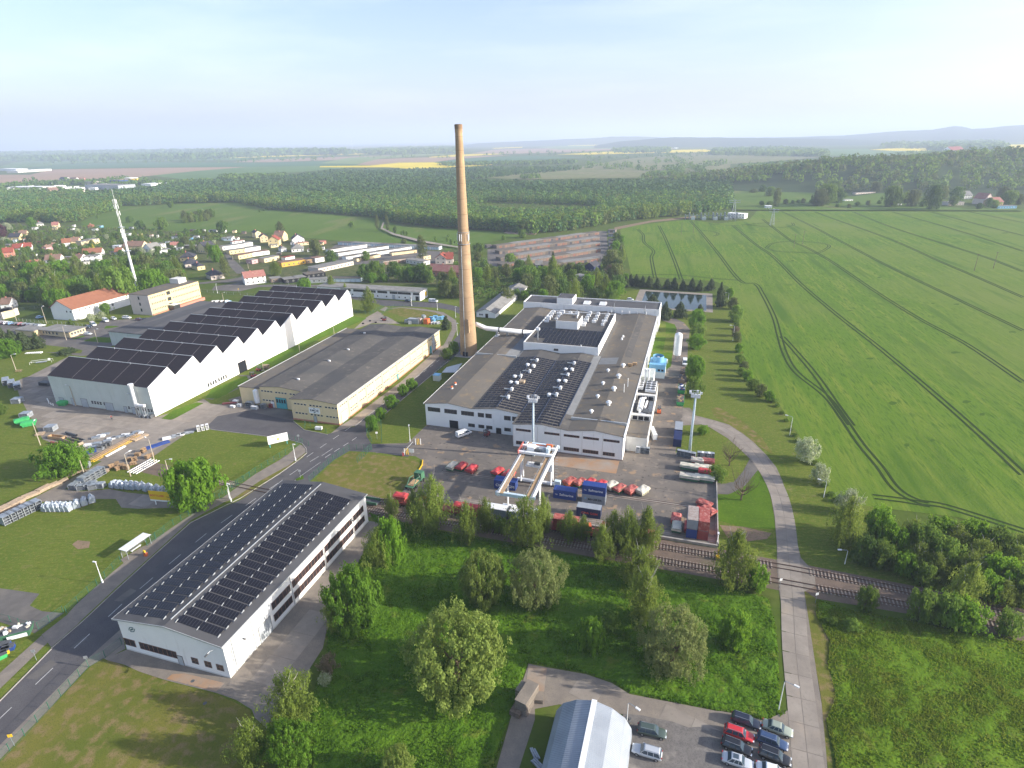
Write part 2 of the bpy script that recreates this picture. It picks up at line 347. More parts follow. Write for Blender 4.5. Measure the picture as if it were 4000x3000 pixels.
# ------------------------------------------------------------ haze: the air itself, one closed box round everything
hm=bpy.data.materials.new('haze_air'); hm.use_nodes=True; ht=hm.node_tree; ht.nodes.clear()
pv=N(ht, 'ShaderNodeVolumePrincipled'); ho=N(ht, 'ShaderNodeOutputMaterial'); ht.links.new(pv.outputs[0],ho.inputs[1])
pv.inputs['Color'].default_value=(.68,.78,1.0,1); pv.inputs['Density'].default_value=.00016; pv.inputs['Anisotropy'].default_value=.1
MB().box(-40000,-3000,-1.0,40000,61000,420,hm).build('haze',kind='stuff')
# ============================================================ the ground
def poly(*segs):
    out=[]
    for Zf,pts in segs: out+=gp(Zf,pts) if Zf else [tuple(p) for p in pts]
    return out
def sheet(name,pts,m,z,label=None,parent=None,kind='structure',skirt=0.0):
    b=MB()
    if skirt: b.prism(pts,z-skirt,z,M[m])
    else: b.face([(x,y,z) for x,y in pts],M[m])
    me=b.mesh(name)
    o=inst(me,name,parent)
    # face up whichever way the outline ran
    if me.polygons[0].normal.z<0 and not skirt: me.flip_normals()
    return tag(o,label,None,None,kind)
def smooth(pts,n=4):
    """Catmull-Rom through 2D points"""
    out=[]; P=[pts[0]]+list(pts)+[pts[-1]]
    for i in range(1,len(P)-2):
        for k in range(n):
            t=k/n; a,b,c,d=(Vector(q) for q in P[i-1:i+3])
            q=.5*((2*b)+(c-a)*t+(2*a-5*b+4*c-d)*t*t+(3*b-3*c+d-a)*t**3); out.append(tuple(q))
    out.append(tuple(pts[-1])); return out
def strip(pts,w,off=0.0):
    """left and right edge of a band along 2D points"""
    L_,R_=[],[]
    for i,p in enumerate(pts):
        a=Vector(pts[max(i-1,0)]); c=Vector(pts[min(i+1,len(pts)-1)]); d=(c-a).normalized(); n=Vector((-d.y,d.x))
        L_.append(tuple(Vector(p)+n*(off+w/2))); R_.append(tuple(Vector(p)+n*(off-w/2)))
    return L_,R_
def band(b,pts,w,z,m,h=0.0,off=0.0):
    A,B=strip(pts,w,off)
    for i in range(len(A)-1):
        if h: b.prism([B[i],B[i+1],A[i+1],A[i]],z-.02,z+h,m)
        else: b.face([(*B[i],z),(*B[i+1],z),(*A[i+1],z),(*A[i],z)],m)
    return b

sheet('ground',[(-39000,-2900),(39000,-2900),(39000,60500),(-39000,60500)], 'ground',0)
sheet('lawn_ground',[(-340,20),(-60,20),(-60,110),(60,112),(36,200),(20,345),(-30,372),(-90,330),(-230,300),(-340,262)], 'lawn',.02)
# meadow, with real relief: a tessellated sheet pushed up and down by the height of the grass
def relief(name,pts,m,z0,amp,step,seed=0):
    xs=[p[0] for p in pts]; ys=[p[1] for p in pts]
    nx=int((max(xs)-min(xs))/step)+1; ny=int((max(ys)-min(ys))/step)+1
    X=np.linspace(min(xs),max(xs),nx); Y=np.linspace(min(ys),max(ys),ny)
    gx,gy=np.meshgrid(X,Y); h=np.zeros_like(gx)
    r=np.random.default_rng(seed)
    for k in range(26):
        f=r.uniform(.15,2.6); a=r.uniform(0,6.28); h+=np.sin(gx*f*math.cos(a)+gy*f*math.sin(a)+r.uniform(0,6.28))/(1+f)
    h=h/h.std(); h+=r.normal(0,.75,h.shape)
    z=z0+np.clip(h*.35+.5,0,1.6)*amp
    P=np.array(pts); ins=np.zeros(gx.shape,bool); j=len(P)-1
    for i in range(len(P)):
        with np.errstate(divide='ignore',invalid='ignore'):
            c=((P[i,1]>gy) != (P[j,1]>gy)) & (gx<(P[j,0]-P[i,0])*(gy-P[i,1])/(P[j,1]-P[i,1])+P[i,0])
        ins ^= c; j=i
    er=ins.copy(); er[1:] &= ins[:-1]; er[:-1] &= ins[1:]; er[:,1:] &= ins[:,:-1]; er[:,:-1] &= ins[:,1:]
    z=np.where(er,z,.012)
    V=np.stack([gx,gy,z],-1).reshape(-1,3)
    idx=np.arange(nx*ny).reshape(ny,nx)
    q=ins[:-1,:-1] & ins[1:,:-1] & ins[:-1,1:] & ins[1:,1:]
    F=np.stack([idx[:-1,:-1],idx[:-1,1:],idx[1:,1:],idx[1:,:-1]],-1)[q]
    return tag(inst(npmesh(name,V,F,[M[m]],smooth=True),name),kind='stuff')
MEAD=poly((VI,[(330,180),(900,330),(2212,560)]),(ZC,[(850,620),(1330,740),(1400,1000),(1440,1659)]),(VG,[(700,1430)]),
            (Y4,[(1900,190),(1640,320),(1180,215)]),(ZB,[(2212,1165),(1460,1015),(1300,915),(1080,840),(750,780),(580,750),(430,1190),(290,1659),(270,1900)]),
            (VH,[(760,1000),(760,450),(880,100)]),(None,[(-61.5,74),(-65.8,92),(-69,108)]))
relief('meadow_grass',MEAD, 'meadow',.05,.30,.34,3)
MEAD2=poly((VG,[(930,700),(1200,780),(1500,830),(1700,880),(2230,960),(2600,1050),(2700,1900),(1075,1900),(1040,1659),(990,1450),(1050,1300),(1000,1100),(1010,950),(930,800)]))
relief('rough_meadow_grass',MEAD2, 'meadow_dry',.05,.17,.36,5)
sheet('verge',poly((VG,[(850,640),(925,690),(1010,950),(1000,1100),(1060,1300),(990,1450),(1060,1900),(1030,1900),(990,1659),(960,1300),(905,1000),(880,800)])), 'lawn_dry',.03)

# wheat field
FIELD=poly((VF,[(30,165),(60,145),(400,108),(560,130),(730,108),(770,60),(2230,52)]),(None,[(1300,1010),(1300,40)]),
             (VG,[(2300,330),(1800,190),(1300,130),(1080,100)]),(VF,[(1160,1640),(1090,1420),(980,1250),(880,1090),(720,960),(690,800),(650,620),(615,470),(540,440),(90,410),(75,330)]))
sheet('crop_field',FIELD, 'crop',.05)
TR=[[(125,160),(155,190),(160,230),(210,275),(200,310),(205,350),(220,425)],[(240,140),(275,210),(325,330),(360,430)],
      [(410,115),(470,180),(560,290),(675,435),(760,455),(800,510),(860,630),(890,735),(920,830),(980,930),(1140,1060),(1240,1190),(1330,1320),(1430,1440),(1520,1560),(1640,1630),(1800,1660),(2212,1790)],
      [(905,740),(960,800),(1080,940),(1200,1110),(1280,1220)],
      [(640,140),(760,240),(860,310),(1000,450),(1200,620),(1430,800),(1740,1060),(2000,1290),(2212,1490)],
      [(800,105),(850,145),(960,225),(1040,260),(1180,340),(1400,490),(1640,640),(1900,780),(2212,990)],
      [(900,62),(1060,140),(1250,240),(1480,360),(1750,490),(2212,710)],[(1080,65),(1200,110),(1480,210),(1750,330),(1960,420),(2212,530)],
      [(1290,66),(1500,150),(1800,245),(2000,310),(2212,390)],[(1500,66),(1800,150),(2212,280)],[(1710,66),(1950,130),(2212,195)],[(1920,66),(2212,125)],
      [(500,130),(640,140),(760,130),(900,118)],[(60,410),(300,405),(560,428),(690,437)],[(1400,1605),(1560,1625),(1700,1650)],
      [(460,165),(530,172),(560,185),(540,198)],[(720,135),(800,145),(900,150),(965,140),(960,125)],
      [(820,262),(860,235),(980,225),(1110,235),(1160,250),(1130,275),(1090,292)],[(820,262),(880,280),(1000,285),(1090,292)]]
tb=MB()
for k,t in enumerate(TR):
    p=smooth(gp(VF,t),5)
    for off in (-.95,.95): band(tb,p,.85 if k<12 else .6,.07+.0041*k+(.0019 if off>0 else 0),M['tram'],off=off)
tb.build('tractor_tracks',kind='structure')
# field track and bare spots in the crop
sheet('field_track',poly((VF,[(0,150),(200,112),(440,88),(440,98),(200,122),(0,165)])), 'dirt',.09)
for i,q in enumerate([(1500,1100,60,22),(1900,1092,55,20),(1985,1160,40,20),(1715,1300,35,15),(1380,858,50,12),(1840,825,60,15),(1850,565,40,10),(1430,420,30,6),(1270,600,30,6),(1720,560,25,6),(2150,715,50,10),(1580,1325,40,18),(2110,180,40,5),(1840,210,25,3),(960,330,25,6)]):
    p=[tuple(G(*VF(q[0]+q[2]*.5*math.cos(a)*rnd.uniform(.6,1.1),q[1]+q[3]*.5*math.sin(a)*rnd.uniform(.6,1.1)))[:2]) for a in np.linspace(0,6.28,12)[:-1]]
    sheet('bare_patch',p, 'lush',.06+.001*i)

# roads, yards, paths
ROAD=poly((ZA,[(-200,1370),(370,800),(600,600)]),(Z8,[(300,915),(820,445)]),(Z4,[(330,1655),(640,1440),(790,1335),(885,1262),(880,1225),(840,1175),(700,1135),(50,1055),
            (0,1000),(120,940),(290,860),(400,880),(760,985),(860,1060),(1050,1100),(1180,1062),(1300,1030),(1380,960),(1700,718),(2000,450),(2140,330)]),
            (Z2,[(1650,1340),(1750,1235),(1795,1130),(1780,1065),(1700,1025),(1560,1000),(1300,990),(1100,985),(1020,960),(700,900),(700,860),(1040,930),(1300,945),(1600,960),(1790,1000),(1900,1100),(1850,1300),(1720,1420)]),
            (Z4,[(2100,480),(1900,640),(1600,890),(1400,1060),(1395,1110),(1440,1183),(1760,1190),(1760,1295),(1480,1255),(1250,1243),(1110,1325),(1000,1420),(910,1500)]),
            (None,[(-98.5,109),(-98.2,80)]),(ZA,[(860,690),(600,915),(300,1215),(-200,1700)]))
sheet('road',ROAD, 'asphalt',.034)
PV1=poly((ZA,[(870,660),(600,900),(300,1200),(-200,1690),(-200,1810),(0,1610),(180,1430),(440,1140),(640,930),(760,880),(905,800)]))
sheet('paved_strip',PV1, 'pavers',.046)
sheet('pavement',poly((ZA,[(-160,1130),(0,975),(300,705),(345,755),(0,1090),(-160,1240)])), 'pavers',.046)
sheet('pavement',poly((ZA,[(300,700),(480,560)]),(Z8,[(0,1030),(260,800),(480,620),(870,358),(1010,275)]),(Z4,[(150,1650),(440,1440),(700,1290),(820,1185),(880,1215),(880,1250),(720,1370),(480,1520),(340,1610),(240,1659)]),(Z8,[(1060,300),(820,430),(300,900),(0,1180)]),(ZA,[(600,590),(370,790)])), 'pavers',.042)
sheet('walkway',poly((Z4,[(1090,1092),(1170,1025),(1240,985),(1700,640),(2035,340),(2150,300),(2140,335),(2000,450),(1700,718),(1380,960),(1300,1025),(1190,1058)])), 'concrete',.05)
sheet('footpath',poly((Z2,[(1560,1420),(1640,1290),(1690,1190),(1690,1130),(1600,1060),(1450,1025),(1250,1005),(1100,1010),(1250,995),(1450,1010),(1620,1040),(1730,1110),(1735,1190),(1690,1290),(1610,1420)])), 'pavers',.038)
sheet('hall_apron',poly((Z4,[(290,860),(200,800),(300,770),(500,840),(760,900),(770,985),(400,905)])), 'asphalt_old',.038)
sheet('hall_passage',poly((Z4,[(60,800),(140,775),(320,690),(560,600),(620,540),(420,590),(300,585),(270,590),(365,600),(370,650),(200,740),(10,790)])), 'asphalt_old',.042)
sheet('hall_back_yard',poly((Z2,[(840,1190),(960,1080),(1120,990),(1140,1000),(1090,1060),(1270,1100),(1290,1140),(1000,1135),(900,1170)])), 'concrete',.03)
YARD=poly((Z4,[(1440,1183)]),(Z6,[(205,290),(345,155)]),(None,[(-80.5,166),(-9,166),(-8.6,216),(-14.6,232)]),
            (W6,[(565,1400),(720,1370),(820,1280),(860,870),(900,760),(870,690),(700,640),(690,590),(880,605),(1000,665),(1085,760),(1060,1000),(1035,1548)]),
            (Z7,[(815,205),(870,205),(930,275),(960,350),(800,360)]),(None,[(.6,183),(0,165)]),(Z7,[(1085,700),(1090,860),(1103,950)]),(None,[(11.4,121.2),(-66,121.2)]),
            (Z6,[(140,745),(200,640),(325,490),(335,440),(270,402),(170,398),(0,372)]),(Z4,[(1480,1262)]))
sheet('factory_yard',YARD, 'yard',.03)
RR=smooth(gp(Z7,[(810,285),(900,310),(1080,345),(1230,410),(1400,560),(1520,720),(1630,920),(1690,1150)])+gp(ZC,[(1500,350),(1540,750)])+gp(VG,[(800,1000),(840,1350),(900,1900)]),5)
CROAD=poly((Z7,[(815,205),(930,275),(1070,310),(1210,352),(1330,430),(1420,500),(1530,610),(1620,720),(1670,830),(1700,930),(1730,1030),(1760,1150),(1790,1320),(1830,1500)]),
             (ZC,[(1650,440),(1725,510),(1740,640),(1640,690),(1665,850),(1700,1080),(1745,1380),(1790,1659)]),(VG,[(990,1640),(1010,1900),(795,1900),(785,1370)]),
             (ZC,[(1525,1300),(1500,1150),(1470,950),(1440,800),(1415,600),(1405,430)]),(Z7,[(1625,1400),(1605,1150),(1560,900),(1510,810),(1460,740),(1390,645),(1290,550),(1200,470),(1040,372),(960,350),(800,360)]))
sheet('concrete_road',CROAD, 'joint',.046)
sheet('spur_road',poly((Z7,[(1390,650),(1470,745),(1410,830),(1320,910),(1200,955),(1100,950),(1088,855),(1180,862),(1260,840),(1330,760)])), 'asphalt_old',.05)
CPARK=poly((ZB,[(585,760),(750,792),(1080,850),(1300,925),(1460,1022),(2212,1168)]),(Y4,[(1160,218),(1400,265),(1620,320),(1925,185)]),(VG,[(785,1372),(795,1900)]),
             (ZB,[(1500,1900),(1450,1230),(1400,1195),(850,1110),(640,1150),(640,1240),(505,1659),(500,1900),(290,1900),(310,1659),(440,1200)]))
sheet('concrete_apron',CPARK, 'joint',.042)
sheet('car_park',poly((Y4,[(90,245),(300,265),(480,305),(620,330),(800,395),(960,385),(1170,440),(1175,640),(1500,660),(1600,700),(1925,800),(1925,1100),(80,1100)])), 'gravel',.084)
WY=poly((None,[(-95.4,60.1),(-97,57.9)]),(ZA,[(760,880),(900,918),(1000,965),(1200,1030),(1560,1120),(1700,1170),(1815,1240)]),(VH,[(360,560),(450,640),(720,400),(760,200),(850,60)]),
          (None,[(-61.5,74),(-65.8,92),(-69,109),(-71.8,109),(-71.8,60)]))
sheet('warehouse_yard',WY, 'joint',.04)
SY=poly((Z3,[(130,200),(260,150),(600,-20),(640,40),(480,150),(490,385),(1355,505),(1480,470),(1760,350),(1830,400),(2212,380),(2212,440),(1880,500),(1800,575),(1600,660),(1450,760),
            (1250,900),(900,960),(700,1040),(560,1130),(700,1150),(950,1130),(1100,1160),(1300,1180),(1480,1200),(1500,1290),(1200,1300),(1050,1290),(1000,1215),(800,1215),(500,1240),(320,1240),(50,1360),(-60,1400),(-60,1300),(250,1230),(600,1050),(880,890),(760,870),(600,790),(370,700),(270,520),(170,330)]))
sheet('saw_hall_yard',SY, 'joint',.03)
sheet('entrance_yard',poly((ZA,[(-150,360),(0,365),(285,405),(215,490),(300,530),(460,545),(250,690),(-150,560)])), 'asphalt_old',.03)
NYARD=poly((W8,[(0,560),(300,590),(700,590),(800,640),(1400,600),(1700,560),(1750,500),(2300,470),(2700,430),(2800,400),(2700,700),(2060,700),(2060,880),(1700,1060),(1540,1100),(1400,1110),(740,1040),(1400,1060),(1430,1010),(1250,970),(800,920),(740,900),(620,800),(250,760),(0,700)]))
sheet('office_yard',NYARD, 'asphalt_old',.034)
sheet('parking_island',poly((W8,[(1800,640),(1830,590),(2000,590),(2060,600),(1960,620)])), 'lawn_lush',.06)
sheet('lawn_patch',poly((W8,[(1440,850),(1620,780),(1880,790),(2080,770),(2080,870),(1850,880)])), 'lawn_lush',.06)
sheet('lawn_patch',poly((W8,[(1230,815),(1430,755),(1480,770),(1300,820)])), 'lawn_lush',.06)
for nm,P,m in [('lawn_strip',[(Z4,[(770,995),(1090,1025),(1165,1030),(1060,1090),(930,1080),(830,1040)])], 'lawn'),
                 ('lawn_patch',[(Z3,[(1380,530),(1500,450),(1700,380),(1780,390),(1770,420),(1600,490),(1480,530)])], 'lawn_lush'),
                 ('lawn_strip',[(Z3,[(1770,345),(1830,270),(2130,150),(2150,190),(1960,310),(1880,350)])], 'lawn_lush'),
                 ('lawn_strip',[(Z4,[(400,540),(470,480),(760,345),(1270,75),(1400,100),(1000,270),(620,500),(440,535)])], 'lawn_lush'),
                 ('lawn_patch',[(Z2,[(1090,1055),(1130,1030),(1250,1000),(1550,1040),(1610,1075),(1300,1100),(1110,1075)])], 'lawn_dry'),
                 ('lawn_strip',[(Z2,[(1000,1000),(1560,1160),(1640,1130),(1600,1240),(1560,1200),(1280,1160)])], 'lawn'),
                 ('lawn_patch',[(ZA,[(-60,1660),(660,920),(740,870),(900,925),(1200,1035),(1560,1130),(1800,1240),(1850,1500),(1700,1800),(-60,2000)])], 'lawn_dry'),
                 ('lawn_strip',[(W6,[(500,1280),(560,1100),(840,1100),(810,1300),(700,1370),(570,1390)])], 'lawn_lush'),
                 ('lawn_patch',[(W6,[(590,870),(740,875),(700,1080),(540,1080)])], 'lawn_lush'),
                 ('lawn_patch',[(W6,[(740,660),(870,695),(900,760),(880,820),(740,820)])], 'lawn_lush'),
                 ('lawn_patch',[(Z7,[(830,365),(960,355),(1190,480),(1380,650),(1330,750),(1250,850),(1170,850),(1080,700),(760,600),(800,560)])], 'lawn'),
                 ('lawn_patch',[(Z7,[(1105,960),(1220,955),(1350,880),(1460,745),(1550,900),(1600,1150),(1610,1260),(1300,1230),(1120,1180)])], 'lawn_lush'),
                 ('bare_bank',[(Z7,[(1130,1220),(1330,1235),(1580,1290),(1540,1340),(1380,1360),(1200,1330)])], 'dirt'),
                 ('lawn_patch',[(Z4,[(960,1490),(1110,1335),(1260,1250),(1420,1270),(1760,1305),(1830,1320),(1880,1380),(1700,1590),(1560,1659),(1200,1560),(1000,1505)])], 'lawn_dry'),
                 ('verge_strip',[(ZA,[(-100,1270),(0,1160),(200,960),(340,830),(365,785),(330,790),(150,950),(-100,1190)])], 'lawn'),
                 ('verge_strip',[(ZA,[(-60,1030),(0,965),(290,700),(230,690),(60,830),(-60,950)])], 'lawn'),
                 ('verge_strip',[(Z4,[(240,1659),(480,1500),(720,1370),(870,1260),(850,1300),(640,1440),(330,1650)])], 'lawn_dry'),
                 ('worn_patch',[(VF,[(520,1130),(560,1120),(700,1200),(800,1290),(860,1380),(780,1330),(620,1220),(540,1170)])], 'lawn_dry'),
                 ('bare_spot',[(ZA,[(520,50),(560,20),(650,30),(640,75),(560,85)])], 'dirt')]:
    sheet(nm,poly(*P),m,.056 if 'strip' in nm else .053)
sheet('lawn_island',poly((Z4,[(780,1490),(850,1450),(855,1485),(800,1500)])), 'lawn_lush',.06)
# concrete slabs, each its own piece laid 4 cm proud of the joints
slab_mesh={}
def slabs(parent,P,dx,dy,z,m='concrete',name='concrete_slab',ang=0.0,lim=290,near=(0,0)):
    xs=[p[0] for p in P]; ys=[p[1] for p in P]; c,s=math.cos(ang),math.sin(ang); cells=[]
    ox,oy=sum(xs)/len(xs),sum(ys)/len(ys); n=int(max(max(xs)-min(xs),max(ys)-min(ys))/min(dx,dy))+2
    for i in range(-n,n):
        for j in range(-n,n):
            u,w=(i+.5)*dx,(j+.5)*dy; x,y=ox+u*c-w*s,oy+u*s+w*c
            if all(inpoly(x+(a*c-b*s),y+(a*s+b*c),P) for a,b in ((-dx*.48,-dy*.48),(dx*.48,-dy*.48),(dx*.48,dy*.48),(-dx*.48,dy*.48))): cells.append((math.hypot(x,y),x,y))
    cells.sort()
    key=(dx,dy,m)
    if key not in slab_mesh: slab_mesh[key]=MB().box(-dx/2+.06,-dy/2+.06,-.04,dx/2-.06,dy/2-.06,0,M[m]).mesh(name)
    for k,(_,x,y) in enumerate(cells[:lim]):
        inst(slab_mesh[key],name,parent,(x,y,z+rnd.uniform(0,.006)),ang)
    return cells
by={o.name: o for o in bpy.data.objects}
sheet('concrete_margin',WY, 'pavers',.066,parent=by['warehouse_yard'])
slabs(by['warehouse_yard'],WY,5.2,6.0,.082)
rust=poly((ZA,[(1330,980),(1620,1050),(1560,1110),(1200,1020),(1240,985)]))
sheet('rust_stain',rust, 'concrete_rust',.094,parent=by['warehouse_yard'])
sheet('concrete_margin',CPARK, 'pavers',.052,parent=by['concrete_apron']); slabs(by['concrete_apron'],CPARK,4.9,3.6,.066,ang=R(-17.2))
sheet('rust_stain',poly((ZB,[(585,775),(745,800),(720,1000),(690,1030),(560,960)])), 'concrete_rust',.078,parent=by['concrete_apron'])
sheet('concrete_margin',SY, 'pavers',.04,parent=by['saw_hall_yard']); slabs(by['saw_hall_yard'],SY,6,5,.054)
# the concrete road: two lanes of slabs laid along its curve
cr_=by['concrete_road']
sheet('concrete_margin',CROAD, 'pavers',.056,parent=cr_)
acc=0; seg=5.0; rp=[Vector(p) for p in RR]
Ls=[0]
for a,b in zip(rp,rp[1:]): Ls.append(Ls[-1]+(b-a).length)
def along(s):
    for i in range(len(Ls)-1):
        if Ls[i+1]>=s: return rp[i].lerp(rp[i+1],(s-Ls[i])/max(1e-6,Ls[i+1]-Ls[i]))
    return rp[-1]
s_=0
while s_+seg<Ls[-1]:
    a,b=along(s_+.07),along(s_+seg-.07); d=(b-a).normalized(); n=Vector((-d.y,d.x))
    for lo,hi in ((-2.25,-.06),(.06,2.25)):
        q=[a+n*lo,b+n*lo,b+n*hi,a+n*hi]
        MB().prism([tuple(v) for v in q],.04,.068+rnd.uniform(0,.006),M['concrete']).build('concrete_slab',cr_)
    s_+=seg
slabs(by['factory_yard'],YARD,6,5.5,.05,m='yard',name='yard_slab',near=(0,120))
sheet('rust_stain',[(-34,148),(-15.5,148),(-15.5,155.4),(-34,155.4)], 'concrete_rust',.064,parent=by['factory_yard'])
# road markings
for q,sc_ in (((300,960),1),((560,760),.7),((900,420),.9),((1180,190),.8)):
    c0=G(*ZA(*q)); sheet('road_patch',[(c0.x+sc_*u,c0.y+sc_*v) for u,v in ((-1.1,-2),(1.0,-1.7),(1.2,2.1),(-.9,2.4))], 'asphalt_old' if sc_>.8 else 'felt_dark',.041)
for q in ((700,1300),(1150,1240),(1330,1080),(1600,850)):
    c0=G(*Z4(*q)); sheet('road_patch',[(c0.x+u,c0.y+v) for u,v in ((-.9,-1.5),(.9,-1.2),(.8,1.6),(-1.0,1.3))], 'felt_dark',.041)
rm=MB()
def dashes(pts,on,off,w,z=.05):
    p=[Vector(q) for q in pts]; L_=[0]
    for a,b in zip(p,p[1:]): L_.append(L_[-1]+(b-a).length)
    def at(s):
        for i in range(len(L_)-1):
            if L_[i+1]>=s: return p[i].lerp(p[i+1],(s-L_[i])/(L_[i+1]-L_[i]))
        return p[-1]
    s=0
    while s+on<L_[-1]:
        a,b=at(s),at(s+on); band(rm,[tuple(a),tuple(b)],w,z,M['paint']); s+=on+off
dashes(gp(ZA,[(-60,1360),(360,960),(640,700),(895,465),(1160,240),(1340,90),(1500,-40)])+gp(Z4,[(460,1640),(830,1385),(1000,1280)]),3.6,4.6,.14)
dashes(gp(Z4,[(1010,1285),(1160,1185),(1190,1160)]),5,2,.14)
dashes(gp(Z4,[(880,1295),(1200,1078),(1530,845),(1700,705),(1970,500),(2100,400)]),3.0,3.2,.16)
dashes(gp(Z4,[(1040,1300),(1300,1135),(1345,1100)]),2.4,1.6,.18)
band(rm,gp(Z4,[(600,1659),(800,1480),(1000,1340)]),.12,.05,M['paint'])
rm.build('road_markings',kind='structure')
kb=MB()
for pts in (gp(ZA,[(370,800),(600,602)])+gp(Z8,[(300,917),(560,680),(820,447),(1180,270)])+gp(Z4,[(640,1444),(790,1338),(882,1262),(878,1225),(840,1178),(700,1138),(50,1058)]),
            gp(ZA,[(-150,1330),(370,805)]),gp(Z4,[(1300,1028),(1380,960),(1700,718),(2000,450)]),gp(Z4,[(1400,1055),(1600,888),(1900,638),(2100,470)]),
            gp(Z4,[(768,988),(860,1062),(1060,1102)]),gp(Z7,[(1100,1330),(1092,1000),(1088,860),(1075,720)])):
    band(kb,pts,.16,.03,M['kerb'],h=.12)
kb.build('kerb',kind='structure')
sheet('manhole_cover',[(-72.5+.35*math.cos(a),54.5+.35*math.sin(a)) for a in np.linspace(0,6.28,13)[:-1]], 'steel_d',.1)
sheet('manhole_cover',[(-78+.35*math.cos(a),57.6+.35*math.sin(a)) for a in np.linspace(0,6.28,13)[:-1]], 'steel_d',.1)

# railway
BAL=[(-110.5,110.8),(-80,110.6),(22.5,110.2),(30,109.6),(50,110),(75,106.5),(120,97),(120,108),(75,117),(50,119.2),(30,120.3),(22,120.5),(11.5,121),(-66,121),(-80,120.6),(-98,117),(-110.5,116)]
sheet('ballast_bed',BAL, 'ballast',.0245,kind='structure')
sheet('ballast_bed',gp(Z3,[(1230,880),(1480,930),(1420,1030),(1120,960)]), 'ballast',.0275,kind='structure')
sheet('ballast_bed',gp(Z3,[(1840,1040),(2060,1080),(2030,1120),(1810,1080)]), 'ballast',.0275,kind='structure')
sleeper_m=MB().box(-.13,-1.25,0,.13,1.25,.10,M['sleeper']).mesh('sleeper')
def track(pts,label,lo=None,skip=()):
    e=empty('railway_track',(0,0,0)); e['kind'] = 'structure'; e['label']=label
    p=[Vector(q) for q in smooth(pts,6)]
    L_=[0]
    for a,b in zip(p,p[1:]): L_.append(L_[-1]+(b-a).length)
    def at(s):
        for i in range(len(L_)-1):
            if L_[i+1]>=s: return p[i].lerp(p[i+1],(s-L_[i])/(L_[i+1]-L_[i])),(p[i+1]-p[i]).normalized()
        return p[-1],(p[-1]-p[-2]).normalized()
    for off in (-.74,.74):
        r=MB(); band(r,[tuple(q) for q in p],.09,.14,M['rail'],h=.14,off=off); r.build('rail',e)
    s=.3; n=0
    while s<L_[-1] and n<298:
        q,d=at(s)
        if not any(a<q.x<b for a,b in skip):
            inst(sleeper_m, 'sleeper',e,(q.x,q.y,.05),math.atan2(d.y,d.x)); n+=1
        s+=.72
    return e
track([(110,104.5),(90,110.5),(68,114.3),(51,116.8),(31,118),(18,118.2),(-20,118.2),(-90,117.6)], 'rusty siding track beside the loading yard platform',skip=((22.8,30.5),))
track([(110,99.5),(90,106),(66,110.6),(49,112.4),(31,112.9),(18,113.1),(-20,113.4),(-90,113.6),(-98,113.7)], 'rusty main track running behind the row of birches',skip=((22.6,31),))
track([(-97,113.8),(-110,113.9),(-128,115),(-140,116.2)], 'overgrown track crossing the main road west of the warehouse',skip=((-117,-98),))
wl=MB(); wl.box(-66,121.15,-.5,11.3,121.6,.72,M['kerb']).box(-66,121.6,-.2,11.3,122.6,.10,M['concrete'])
tag(wl.build('loading_platform_edge'), 'low concrete retaining wall along the siding track', 'wall')
cr2=MB()
for y in (136.7,124.0):
    for d in (-.45,.45): cr2.box(-63.5,y+d-.05,.05,11,y+d+.05,.22 if y>130 else .1,M['rail'])
    cr2.box(-63.5,y-.9,.03,11,y+.9,.12 if y>130 else .075,M['concrete'])
tag(cr2.build('crane_rails'), 'pair of gantry crane rails on concrete beams across the yard', 'crane rails')
yw=MB(); yw.box(11.3,121.7,0,11.6,152,.9,M['kerb']); tag(yw.build('yard_wall'), 'low grey wall closing the east side of the yard', 'wall')
# pond
PD=[(-27,334),(9,331.5),(9,367),(-27,369.5)]
sheet('pond_bank',[(-31,329),(12,328),(12,371),(-31,373)], 'concrete',.05)
sheet('pond_water',[(-27,331.5),(8.6,331),(8.6,366.5),(-27,368.5)], 'water',.075)
